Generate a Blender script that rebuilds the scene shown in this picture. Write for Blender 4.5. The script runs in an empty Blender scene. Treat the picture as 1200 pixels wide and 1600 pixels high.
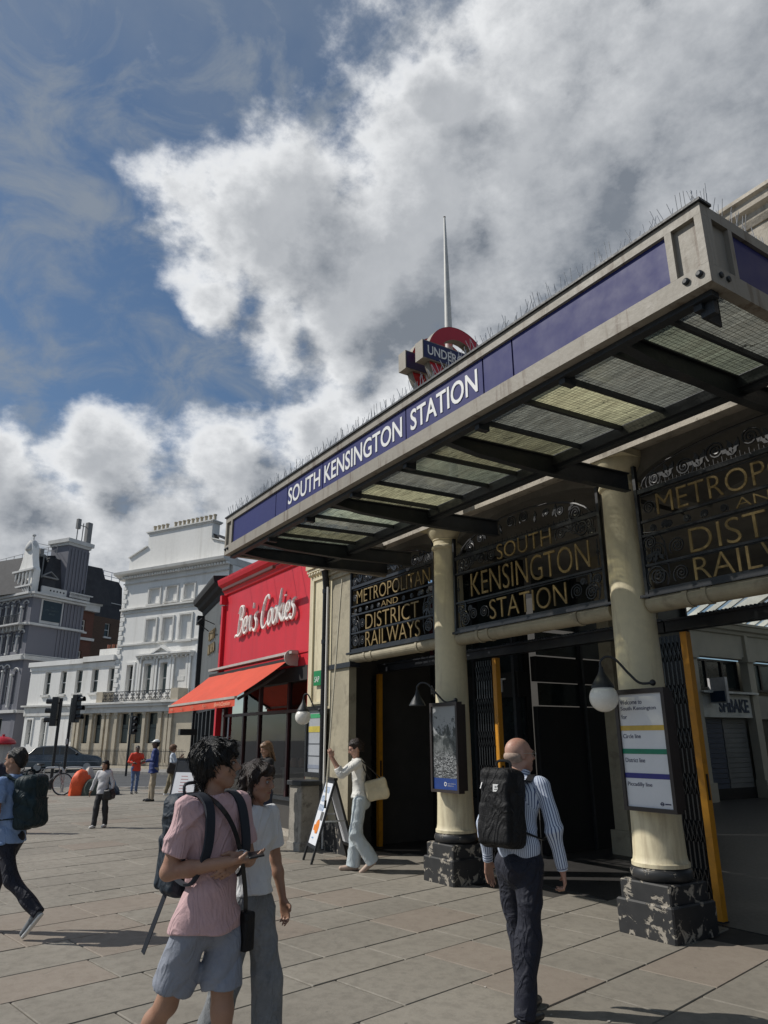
import bpy, bmesh, math, random
import numpy as np
from mathutils import Vector, Matrix
random.seed(7)
SC = bpy.context.scene
COL = SC.collection
PI = math.pi
R = math.radians

# ------------------------------------------------------------ camera
cam = bpy.data.objects.new('camera', bpy.data.cameras.new('camera'))
COL.objects.link(cam); SC.camera = cam
cam.data.sensor_fit = 'HORIZONTAL'; cam.data.sensor_width = 36.0
cam.data.lens = 36.0 * 1117 / 1200
cam.data.clip_end = 3000; cam.data.clip_start = 0.05
_p, _y, _r = R(17.625), R(56.92), R(-0.2)
fw = Vector((-math.sin(_y) * math.cos(_p), math.cos(_y) * math.cos(_p), math.sin(_p)))
rt = Vector((math.cos(_y), math.sin(_y), 0)); up = rt.cross(fw)
rt2 = rt * math.cos(_r) + up * math.sin(_r); up2 = up * math.cos(_r) - rt * math.sin(_r)
mw = Matrix((rt2, up2, -fw)).transposed().to_4x4(); mw.translation = (0, 0, 1.70)
cam.matrix_world = mw

# ------------------------------------------------------------ sun, sky with clouds, exposure
SUN_EL, SUN_AZ = R(43.5), math.atan2(-0.772, -0.636)         # azimuth of the direction towards the sun
SD = Vector((math.cos(SUN_AZ) * math.cos(SUN_EL), math.sin(SUN_AZ) * math.cos(SUN_EL), math.sin(SUN_EL)))
sl = bpy.data.lights.new('sun', 'SUN'); sl.energy = 4.6; sl.angle = R(0.5); sl.color = (1.0, 0.955, 0.88)
so = bpy.data.objects.new('sun', sl); COL.objects.link(so)
so.rotation_euler = SD.to_track_quat('Z', 'Y').to_euler()
so.location = SD * 60
vs = SC.view_settings; vs.view_transform = 'Standard'; vs.look = 'None'; vs.gamma = 1.0
vs.use_curve_mapping = False; vs.exposure = -0.30

class NT:
    """small helper for building node trees"""
    def __init__(s, tree): s.t = tree; s.n = tree.nodes; s.l = tree.links
    def node(s, kind, **kw):
        n = s.n.new(kind)
        for k, v in kw.items(): setattr(n, k, v)
        return n
    def put(s, sock, v):
        if hasattr(v, 'is_output') or isinstance(v, bpy.types.NodeSocket): s.l.new(v, sock)
        else: sock.default_value = v
    def math(s, op, a, b=0.0, c=None, clamp=False):
        n = s.node('ShaderNodeMath', operation=op); n.use_clamp = clamp
        s.put(n.inputs[0], a); s.put(n.inputs[1], b)
        if c is not None: s.put(n.inputs[2], c)
        return n.outputs[0]
    def vmath(s, op, a, b=(0, 0, 0), scale=None):
        n = s.node('ShaderNodeVectorMath', operation=op)
        s.put(n.inputs[0], a); s.put(n.inputs[1], b)
        if scale is not None: s.put(n.inputs['Scale'], scale)
        return n.outputs['Value'] if op in ('DISTANCE', 'LENGTH', 'DOT_PRODUCT') else n.outputs[0]
    def noise(s, vec, scale, detail=4.0, rough=0.5, dist=0.0, out=0):
        n = s.node('ShaderNodeTexNoise')
        if vec is not None: s.l.new(vec, n.inputs['Vector'])
        s.put(n.inputs['Scale'], scale); s.put(n.inputs['Detail'], detail)
        s.put(n.inputs['Roughness'], rough); s.put(n.inputs['Distortion'], dist)
        return n.outputs[out]
    def ramp(s, v, a, b, x=0.0, y=1.0, smooth=True):
        n = s.node('ShaderNodeMapRange'); n.interpolation_type = 'SMOOTHSTEP' if smooth else 'LINEAR'
        s.put(n.inputs[0], v)
        for i, q in enumerate((a, b, x, y)): s.put(n.inputs[1 + i], q)
        return n.outputs[0]
    def mix(s, f, a, b, mode='MIX'):
        n = s.node('ShaderNodeMix', data_type='RGBA', blend_type=mode); n.clamp_factor = True
        def c4(v): return (*v, 1.0) if isinstance(v, tuple) and len(v) == 3 else v
        s.put(n.inputs[0], f); s.put(n.inputs[6], c4(a)); s.put(n.inputs[7], c4(b))
        return n.outputs[2]

# cloud bodies: (direction, angular radius, weight)
CLOUDS = [((-.745, .235, .625), .12, 1.2), ((-.705, .31, .638), .17, 1.4), ((-.686, .448, .574), .20, 1.4), ((-.60, .46, .655), .20, 1.4),
          ((-.53, .44, .725), .12, 1.3), ((-.477, .596, .646), .30, 1.4), ((-.332, .70, .632), .34, 1.4), ((-.33, .62, .71), .26, 1.3), ((-.62, .56, .55), .20, 1.2), ((-.76, .44, .48), .09, 1.0),
          ((-.775, .35, .527), .10, 1.1), ((-.70, .57, .44), .20, 1.3), ((-.96, .05, .26), .10, 1.2),
          ((-.93, .19, .305), .10, 1.2), ((-.875, .33, .335), .11, 1.2), ((-.80, .41, .42), .09, 1.0), ((-.79, .225, .565), .08, 1.1), ((-.97, .02, .23), .16, 1.1), ((-.95, .25, .17), .20, 1.2),
          ((-.40, .36, .84), .16, .6)]
def cloud_group():
    g = bpy.data.node_groups.new('cloud_density', 'ShaderNodeTree')
    g.interface.new_socket('Vector', in_out='INPUT', socket_type='NodeSocketVector')
    g.interface.new_socket('Density', in_out='OUTPUT', socket_type='NodeSocketFloat')
    t = NT(g); gi = t.node('NodeGroupInput'); go = t.node('NodeGroupOutput')
    v = gi.outputs[0]
    w = t.vmath('SUBTRACT', t.noise(v, 3.2, 3.0, .55, out=1), (.5, .5, .5))
    w2 = t.vmath('SUBTRACT', t.noise(v, 11.0, 3.0, .6, out=1), (.5, .5, .5))
    vw = t.vmath('ADD', v, t.vmath('SCALE', w, scale=.20)); vw = t.vmath('ADD', vw, t.vmath('SCALE', w2, scale=.09))
    m = None
    for c, r, wt in CLOUDS:
        d = t.vmath('DISTANCE', vw, c)
        e = t.math('MULTIPLY', t.math('SUBTRACT', 1.0, t.math('DIVIDE', d, r)), wt)
        m = e if m is None else t.math('SMOOTH_MAX', m, e, .18)
    # elsewhere in the sky: broken cumulus that follows the same noise
    gen = t.math('SUBTRACT', t.math('MULTIPLY', t.noise(v, 2.1, 3.0, .5), 2.6), 1.35)
    far = t.ramp(t.vmath('DISTANCE', v, (-.72, .35, .55)), .62, .85)
    m = t.math('ADD', t.math('MULTIPLY', m, t.math('SUBTRACT', 1.0, far)), t.math('MULTIPLY', gen, far))
    n = t.noise(t.vmath('MULTIPLY', v, (1, 1, 1.5)), 6.0, 10.0, .62)
    d = t.math('ADD', t.math('MULTIPLY', m, 1.15), t.math('MULTIPLY', t.math('SUBTRACT', n, .535), 2.7))
    t.l.new(d, go.inputs[0])
    return g
def make_world():
    w = bpy.data.worlds.new('World'); SC.world = w; w.use_nodes = True
    t = NT(w.node_tree); t.n.clear()
    out = t.node('ShaderNodeOutputWorld'); bg = t.node('ShaderNodeBackground'); bg.inputs[1].default_value = 0.080
    sky = t.node('ShaderNodeTexSky', sky_type='NISHITA'); sky.sun_disc = False
    sky.sun_elevation = SUN_EL; sky.sun_rotation = math.atan2(SD.x, SD.y) % (2 * PI)
    sky.altitude = 50; sky.air_density = 1.0; sky.dust_density = 0.6; sky.ozone_density = 1.6
    tc = t.node('ShaderNodeTexCoord'); v = tc.outputs['Generated']
    grp = cloud_group()
    def dens(vec):
        g = t.node('ShaderNodeGroup'); g.node_tree = grp; t.l.new(vec, g.inputs[0]); return g.outputs[0]
    d0 = dens(v); d1 = dens(t.vmath('ADD', v, tuple(SD * .055))); 
    alpha = t.ramp(d0, -.10, .62)
    lit = t.math('ADD', .60, t.math('MULTIPLY', t.math('SUBTRACT', d0, d1), 1.10), clamp=True)
    thick = t.ramp(d0, .25, 1.25)
    lit = t.math('MULTIPLY', lit, t.math('SUBTRACT', 1.0, t.math('MULTIPLY', thick, .62)))
    fine = t.noise(v, 22.0, 6.0, .6)
    lit = t.math('ADD', lit, t.math('MULTIPLY', t.math('SUBTRACT', fine, .5), .25), clamp=True)
    ccol = t.mix(lit, (3.0, 3.4, 4.0), (13.8, 14.0, 14.2))
    # thin high streaks
    cz = t.noise(t.vmath('MULTIPLY', v, (2.2, 5.0, 9.0)), 1.7, 6.0, .62, .6)
    cir = t.math('MULTIPLY', t.ramp(cz, .38, .72), .85)
    base = t.mix(.30, t.mix(1.0, sky.outputs[0], (1.05, 1.2, 1.3), 'MULTIPLY'), (1.2, 2.1, 3.5))
    sep = t.node('ShaderNodeSeparateXYZ'); t.l.new(v, sep.inputs[0])
    veil = t.math('MULTIPLY', t.ramp(t.math('ADD', sep.outputs[2], t.math('MULTIPLY', t.math('SUBTRACT', t.noise(v, 3.0, 6, .6), .5), .5)), .60, .92), .55)
    cir = t.math('MAXIMUM', cir, veil)
    c1 = t.mix(cir, base, (3.9, 4.5, 5.3))
    c2 = t.mix(alpha, c1, ccol)
    c3 = t.mix(t.ramp(sep.outputs[2], -.02, .0), (.9, .95, 1.0), c2)
    t.l.new(c3, bg.inputs[0]); t.l.new(bg.outputs[0], out.inputs[0])
make_world()

# ------------------------------------------------------------ materials
_mc = {}
def mat(name, *a, **k):
    key = (name, str(a[:1]))
    if key not in _mc: _mc[key] = _mat(name, *a, **k)
    return _mc[key]
def _mat(name, col, rough=.75, metal=0.0, var=.18, scale=2.0, dirt=None, dirtamt=.5, dscale=3.0, bump=.0, bscale=40.0, streak=False, spec=None, coat=0, tint=0.0, attr=None, emit=None, pos=False, wrinkle=0.0):
    m = bpy.data.materials.new(name); m.use_nodes = True
    t = NT(m.node_tree); b = t.n['Principled BSDF']
    tc = t.node('ShaderNodeTexCoord'); v = tc.outputs['Object']
    if pos:
        v = t.node('ShaderNodeNewGeometry').outputs['Position']
        if tint and not attr: v = t.vmath('ADD', v, t.vmath('SCALE', (7.0, 3.0, 0.0), scale=t.node('ShaderNodeObjectInfo').outputs['Random']))
    if streak: vv = t.vmath('MULTIPLY', v, (1, 1, .12))
    else: vv = v
    n1 = t.noise(vv, scale, 6.0, .6); n2 = t.noise(v, scale * 11, 3.0, .6)
    f = t.math('ADD', t.math('MULTIPLY', n1, .7), t.math('MULTIPLY', n2, .3))
    lo = tuple(c * (1 - var) for c in col); hi = tuple(min(1, c * (1 + var)) for c in col)
    c = t.mix(t.ramp(f, .3, .7), lo, hi)
    if tint:
        oi = t.node('ShaderNodeObjectInfo')
        rnd = oi.outputs['Random']
        if attr:
            a = t.node('ShaderNodeAttribute', attribute_name=attr); rnd = a.outputs['Fac']
        c = t.mix(1.0, c, t.mix(rnd, (1 - tint, 1 - tint, 1 - tint * .9), (1 + tint * .7, 1 + tint * .55, 1 + tint * .5)), 'MULTIPLY')
    if dirt:
        dn = t.noise(vv, dscale, 8.0, .68, .4)
        c = t.mix(t.math('MULTIPLY', t.ramp(dn, .5, .66), dirtamt), c, dirt)
    t.put(b.inputs['Base Color'], c)
    t.put(b.inputs['Roughness'], t.ramp(n2, .2, .8, max(.02, rough - .08), min(1, rough + .08), False))
    b.inputs['Metallic'].default_value = metal
    if spec is not None: b.inputs['Specular IOR Level'].default_value = spec
    if coat: b.inputs['Coat Weight'].default_value = coat; b.inputs['Coat Roughness'].default_value = .15
    if bump:
        bn = t.node('ShaderNodeBump'); bn.inputs['Strength'].default_value = bump; bn.inputs['Distance'].default_value = .01
        t.l.new(t.noise(t.vmath('MULTIPLY', v, (1, 1, .12)) if (streak and name.endswith('hair')) else v, bscale, 5.0, .6), bn.inputs['Height']); t.l.new(bn.outputs[0], b.inputs['Normal'])
        if wrinkle:
            w0 = t.noise(t.vmath('MULTIPLY', v, (1, 1, .55)), 7.0, 2.0, .5, 1.6); w1 = t.math('ABSOLUTE', t.math('SUBTRACT', w0, .5)); w1 = t.math('SUBTRACT', 1.0, t.ramp(w1, .0, .10))
            w2 = t.noise(v, 5.0, 3.0, .5, 1.0)
            wb = t.node('ShaderNodeBump'); wb.inputs['Strength'].default_value = wrinkle; wb.inputs['Distance'].default_value = .035
            t.l.new(t.math('ADD', t.math('MULTIPLY', w1, .30), w2), wb.inputs['Height']); t.l.new(wb.outputs[0], bn.inputs['Normal'])
    return m
M = {}
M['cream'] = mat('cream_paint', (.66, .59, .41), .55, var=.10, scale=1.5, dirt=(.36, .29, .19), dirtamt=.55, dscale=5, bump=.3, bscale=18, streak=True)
M['creamshaded'] = mat('shaded_cream_paint', (.36, .32, .23), .7, var=.15, dirt=(.14, .12, .09), dirtamt=.5, bump=.3, bscale=25)  # darker copy of the cream, shade put into the colour
M['blackiron'] = mat('black_iron', (.014, .016, .021), .42, var=.3, scale=6, dirt=(.05, .045, .04), dirtamt=.35)
M['darksteel'] = mat('dark_steel_paint', (.018, .022, .027), .55, var=.3, scale=4, dirt=(.055, .05, .045), dirtamt=.4, bump=.3)
M['gold'] = mat('gold_leaf', (.25, .175, .065), .55, metal=.1, var=.25, scale=8, dirt=(.10, .07, .03), dirtamt=.5)
M['greypaint'] = mat('grey_fascia_paint', (.27, .245, .205), .6, var=.12, scale=1.3, dirt=(.11, .075, .05), dirtamt=.75, dscale=7, bump=.25, bscale=30, streak=True)
M['blue'] = mat('blue_enamel', (.014, .018, .120), .60, spec=.3, var=.05, scale=.7, dirt=(.04, .04, .15), dirtamt=.2, dscale=1.0, coat=.1)
M['white'] = mat('white_enamel', (.78, .78, .76), .4, var=.05)
M['red'] = mat('red_paint', (.56, .013, .028), .5, var=.10, scale=1.0, dirt=(.36, .012, .02), dirtamt=.35, streak=True)
M['deepred'] = mat('red_enamel', (.42, .01, .02), .35, var=.1)
M['stonecap'] = mat('weathered_stone', (.42, .38, .32), .85, var=.25, scale=3, dirt=(.16, .14, .11), dirtamt=.6, dscale=7, bump=.5)
def slabmat(name, attr=None):
    m = bpy.data.materials.new(name); m.use_nodes = True
    t = NT(m.node_tree); b = t.n['Principled BSDF']; v = t.node('ShaderNodeNewGeometry').outputs['Position']
    n1 = t.noise(v, .55, 6, .62); n2 = t.noise(v, 9.0, 5, .65); n3 = t.noise(v, 75.0, 2, .5)
    c = t.mix(t.ramp(n1, .3, .7), (.205, .188, .158), (.268, .247, .210))
    c = t.mix(t.math('MULTIPLY', t.ramp(n2, .42, .66), .32), c, (.095, .086, .072))
    c = t.mix(t.math('MULTIPLY', t.ramp(n3, .35, .75), .22), c, (.22, .20, .17))
    if attr: rnd = t.node('ShaderNodeAttribute', attribute_name=attr).outputs['Fac']
    else: rnd = t.node('ShaderNodeObjectInfo').outputs['Random']
    c = t.mix(1.0, c, t.mix(rnd, (.93, .925, .92), (1.07, 1.06, 1.05)), 'MULTIPLY')
    pk = t.ramp(t.math('FRACT', t.math('MULTIPLY', rnd, 7.3)), .80, .86); c = t.mix(t.math('MULTIPLY', pk, .40), c, (.25, .19, .15))
    vo = t.node('ShaderNodeTexVoronoi'); t.l.new(v, vo.inputs['Vector']); vo.inputs['Scale'].default_value = 4.5
    gum = t.math('MULTIPLY', t.math('LESS_THAN', vo.outputs['Distance'], .062), t.math('GREATER_THAN', t.noise(v, 3.0, 1), .48))
    c = t.mix(t.math('MULTIPLY', gum, .5), c, (.05, .046, .042))
    st = t.ramp(t.noise(v, 1.3, 8, .72, 1.5), .60, .70); c = t.mix(t.math('MULTIPLY', st, .42), c, (.085, .075, .062))
    t.put(b.inputs['Base Color'], c); t.put(b.inputs['Roughness'], t.ramp(n2, .2, .8, .68, .92, False))
    bn = t.node('ShaderNodeBump'); bn.inputs['Strength'].default_value = .45; bn.inputs['Distance'].default_value = .006
    t.l.new(t.math('ADD', t.noise(v, 30, 5, .65), t.math('MULTIPLY', n2, .6)), bn.inputs['Height']); t.l.new(bn.outputs[0], b.inputs['Normal'])
    return m
M['slab'] = slabmat('york_stone'); M['slabfar'] = slabmat('york_stone_far', 'tint')
M['mortar'] = mat('mortar', (.045, .041, .036), .95, var=.2, scale=8)
M['asphalt'] = mat('asphalt', (.070, .072, .076), .9, var=.2, scale=.6, bump=.4, bscale=80)
M['kerb'] = mat('granite_kerb', (.28, .27, .25), .8, var=.2, scale=5, tint=.15)
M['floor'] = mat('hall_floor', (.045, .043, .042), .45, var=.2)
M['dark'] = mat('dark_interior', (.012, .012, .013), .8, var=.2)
M['ceiling'] = mat('grey_ceiling', (.20, .19, .17), .9, var=.2, bump=.2)
M['yellow'] = mat('yellow_paint', (.62, .27, .012), .5, var=.15, dirt=(.2, .1, .02), dirtamt=.4)
M['black'] = mat('black_plastic', (.012, .012, .013), .35, var=.2)
M['blackpaint'] = mat('black_gloss_paint', (.013, .014, .017), .3, var=.2)
M['greybrick'] = mat('dark_grey_render', (.085, .095, .10), .75, var=.12, scale=1.2, dirt=(.055, .06, .065), dirtamt=.5, streak=True, bump=.2)
M['whitestucco'] = mat('white_stucco', (.80, .79, .76), .8, var=.07, scale=.4, dirt=(.55, .53, .49), dirtamt=.5, dscale=.6, streak=True, bump=.2, bscale=8)
M['greystucco'] = mat('grey_trim_stucco', (.66, .65, .62), .8, var=.08, scale=.5, dirt=(.3, .28, .25), dirtamt=.5, dscale=.8)  # slightly greyer stucco for trim and cornices
M['stonebeige'] = mat('beige_stone', (.50, .44, .34), .85, var=.12, scale=.5, dirt=(.30, .26, .20), dirtamt=.5, dscale=.8, bump=.2, bscale=6)
M['greypaintwall'] = mat('slate_grey_paint', (.17, .172, .20), .8, var=.06, scale=.3, streak=True)
M['paletrim'] = mat('pale_grey_trim', (.55, .55, .54), .8, var=.12, scale=.8)
M['brick'] = None
M['slate'] = mat('slate_roof', (.030, .031, .037), .75, var=.25, scale=1.5, dirt=(.05, .05, .05), bump=.4, bscale=10)
M['leadtrim'] = mat('lead_trim', (.20, .20, .20), .7)
M['glassdark'] = mat('dark_window_glass', (.018, .026, .028), .08, var=.4, scale=.7)
M['glassblue'] = mat('blind_window_glass', (.09, .12, .12), .15, var=.3, scale=.9)
M['skin'] = mat('skin', (.34, .19, .125), .52, var=.10, scale=9, dirt=(.30, .12, .08), dirtamt=.35, dscale=14, bump=.15, bscale=220)
M['skinpale'] = mat('pale_skin', (.45, .26, .19), .5, var=.14, scale=14, dirt=(.40, .14, .09), dirtamt=.5, dscale=10, bump=.15, bscale=220)
M['skindark'] = mat('dark_skin', (.10, .055, .038), .5, var=.1, scale=9)
M['hairblack'] = mat('black_hair', (.0055, .005, .005), .45, spec=.45, var=.5, scale=30, bump=1.0, bscale=150, streak=True)
M['hairbrown'] = mat('brown_hair', (.022, .012, .008), .45, spec=.45, var=.5, scale=30, bump=1.0, bscale=150, streak=True)
M['hairgrey'] = mat('grey_hair', (.36, .26, .20), .7, var=.3, scale=60)
M['globe'] = mat('opal_glass', (.82, .80, .74), .25, var=.05, spec=.6)
M['chrome'] = mat('bare_steel', (.45, .45, .45), .35, metal=.8, var=.1)
M['concrete'] = mat('rough_concrete', (.30, .28, .245), .9, var=.2, scale=4, dirt=(.09, .08, .07), dirtamt=.7, dscale=5, bump=.6)
M['rubber'] = mat('rubber', (.012, .012, .012), .7)

def chipped():
    m = bpy.data.materials.new('chipped_black_paint'); m.use_nodes = True
    t = NT(m.node_tree); b = t.n['Principled BSDF']
    v = t.node('ShaderNodeTexCoord').outputs['Object']
    n = t.noise(v, 7.5, 10.0, .66, .8); k = t.ramp(n, .545, .575)
    stone = t.mix(t.noise(v, 14, 5, .6), (.20, .18, .15), (.44, .40, .34))
    c = t.mix(k, t.mix(t.noise(v, 9, 3, .5), (.016, .017, .019), (.04, .04, .042)), stone)
    t.put(b.inputs['Base Color'], c); t.put(b.inputs['Roughness'], t.ramp(k, 0, 1, .45, .9, False))
    bn = t.node('ShaderNodeBump'); bn.inputs['Strength'].default_value = .7; bn.inputs['Distance'].default_value = .01; bn.invert = True
    t.l.new(k, bn.inputs['Height']); t.l.new(bn.outputs[0], b.inputs['Normal'])
    return m
M['chipped'] = chipped()
def brickmat(name, a, b_, mort, sc=1.0):
    m = bpy.data.materials.new(name); m.use_nodes = True
    t = NT(m.node_tree); b = t.n['Principled BSDF']
    v = t.node('ShaderNodeTexCoord').outputs['Object']
    s = t.node('ShaderNodeSeparateXYZ'); t.l.new(v, s.inputs[0])
    cmb = t.node('ShaderNodeCombineXYZ'); t.l.new(s.outputs[0], cmb.inputs[0]); t.l.new(s.outputs[2], cmb.inputs[1])
    br = t.node('ShaderNodeTexBrick'); t.l.new(cmb.outputs[0], br.inputs[0])
    br.inputs['Color1'].default_value = (*a, 1); br.inputs['Color2'].default_value = (*b_, 1); br.inputs['Mortar'].default_value = (*mort, 1)
    br.inputs['Scale'].default_value = 1.0; br.inputs['Brick Width'].default_value = .23 * sc; br.inputs['Row Height'].default_value = .075 * sc
    br.inputs['Mortar Size'].default_value = .012
    t.put(b.inputs['Base Color'], t.mix(1.0, br.outputs[0], t.mix(t.noise(v, .5, 4), (.75, .75, .75), (1.15, 1.15, 1.15)), 'MULTIPLY'))
    b.inputs['Roughness'].default_value = .9
    return m
M['brick'] = brickmat('brown_brick', (.15, .075, .045), (.10, .055, .036), (.09, .08, .065))
M['redbrick'] = brickmat('red_brick', (.15, .05, .032), (.11, .042, .03), (.11, .07, .055))

def wired_glass(name, tint, dirt, trans):
    """old wired canopy glass: grimy, let some sun through"""
    m = bpy.data.materials.new(name); m.use_nodes = True
    t = NT(m.node_tree); t.n.remove(t.n['Principled BSDF']); out = t.n['Material Output']
    v = t.node('ShaderNodeTexCoord').outputs['Object']
    s = t.node('ShaderNodeSeparateXYZ'); t.l.new(v, s.inputs[0])
    def grid(o):
        f = t.math('FRACT', t.math('MULTIPLY', t.math('ADD', o, t.math('MULTIPLY', t.noise(v, 9, 2), .012)), 28.0))
        return t.math('LESS_THAN', t.math('ABSOLUTE', t.math('SUBTRACT', f, .5)), .055)
    g = t.math('MAXIMUM', grid(s.outputs[0]), grid(s.outputs[1]))
    sx = t.vmath('MULTIPLY', v, (1.0, 7.0, 1.0))
    rip = t.ramp(t.noise(sx, 4.0, 6, .7, .8), .3, .7)
    blot = t.ramp(t.noise(v, 9.0, 8, .72), .60, .67)
    dk = t.math('MAXIMUM', g, blot)
    tr = t.node('ShaderNodeBsdfTransparent'); tl = t.node('ShaderNodeBsdfTranslucent'); df = t.node('ShaderNodeBsdfDiffuse'); gl = t.node('ShaderNodeBsdfGlossy')
    gl.inputs['Roughness'].default_value = .18; gl.inputs[0].default_value = (.6, .62, .6, 1)
    t.put(tr.inputs[0], (*tint, 1)); 
    t.put(tl.inputs[0], t.mix(rip, tuple(c * .55 for c in dirt), tuple(min(1, c * 1.45) for c in dirt)))
    t.put(df.inputs[0], (.02, .02, .018, 1))
    def mx(f, a, b):
        n = t.node('ShaderNodeMixShader'); t.put(n.inputs[0], f); t.l.new(a, n.inputs[1]); t.l.new(b, n.inputs[2]); return n.outputs[0]
    pat = t.ramp(t.noise(t.vmath('MULTIPLY', v, (1.0, 2.5, 1)), 3.0, 5, .6), .42, .62, trans * .15, trans * 1.5)
    a = mx(pat, tl.outputs[0], tr.outputs[0])
    a = mx(t.math('MULTIPLY', dk, .88), a, df.outputs[0])
    fr = t.node('ShaderNodeFresnel'); fr.inputs[0].default_value = 1.45
    a = mx(t.math('MULTIPLY', fr.outputs[0], .6), a, gl.outputs[0])
    t.l.new(a, out.inputs[0])
    return m
M['wg1'] = wired_glass('wired_glass_yellow', (.82, .80, .58), (.33, .32, .20), .24)
M['wg2'] = wired_glass('wired_glass_grey', (.80, .82, .78), (.29, .30, .26), .20)
M['wg3'] = wired_glass('wired_glass_green', (.78, .84, .72), (.28, .31, .23), .22)
def clear_glass(name, tint=(.9, .95, .93), refl=1.0):
    m = bpy.data.materials.new(name); m.use_nodes = True
    t = NT(m.node_tree); t.n.remove(t.n['Principled BSDF']); out = t.n['Material Output']
    tr = t.node('ShaderNodeBsdfTransparent'); tr.inputs[0].default_value = (*tint, 1)
    gl = t.node('ShaderNodeBsdfGlossy'); gl.inputs['Roughness'].default_value = .02
    fr = t.node('ShaderNodeFresnel'); fr.inputs[0].default_value = 1.52
    n = t.node('ShaderNodeMixShader'); t.put(n.inputs[0], t.math('MULTIPLY', fr.outputs[0], refl)); t.l.new(tr.outputs[0], n.inputs[1]); t.l.new(gl.outputs[0], n.inputs[2])
    t.l.new(n.outputs[0], out.inputs[0]); return m
M['glass'] = clear_glass('shop_glass', (.75, .8, .8), 1.5)

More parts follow.
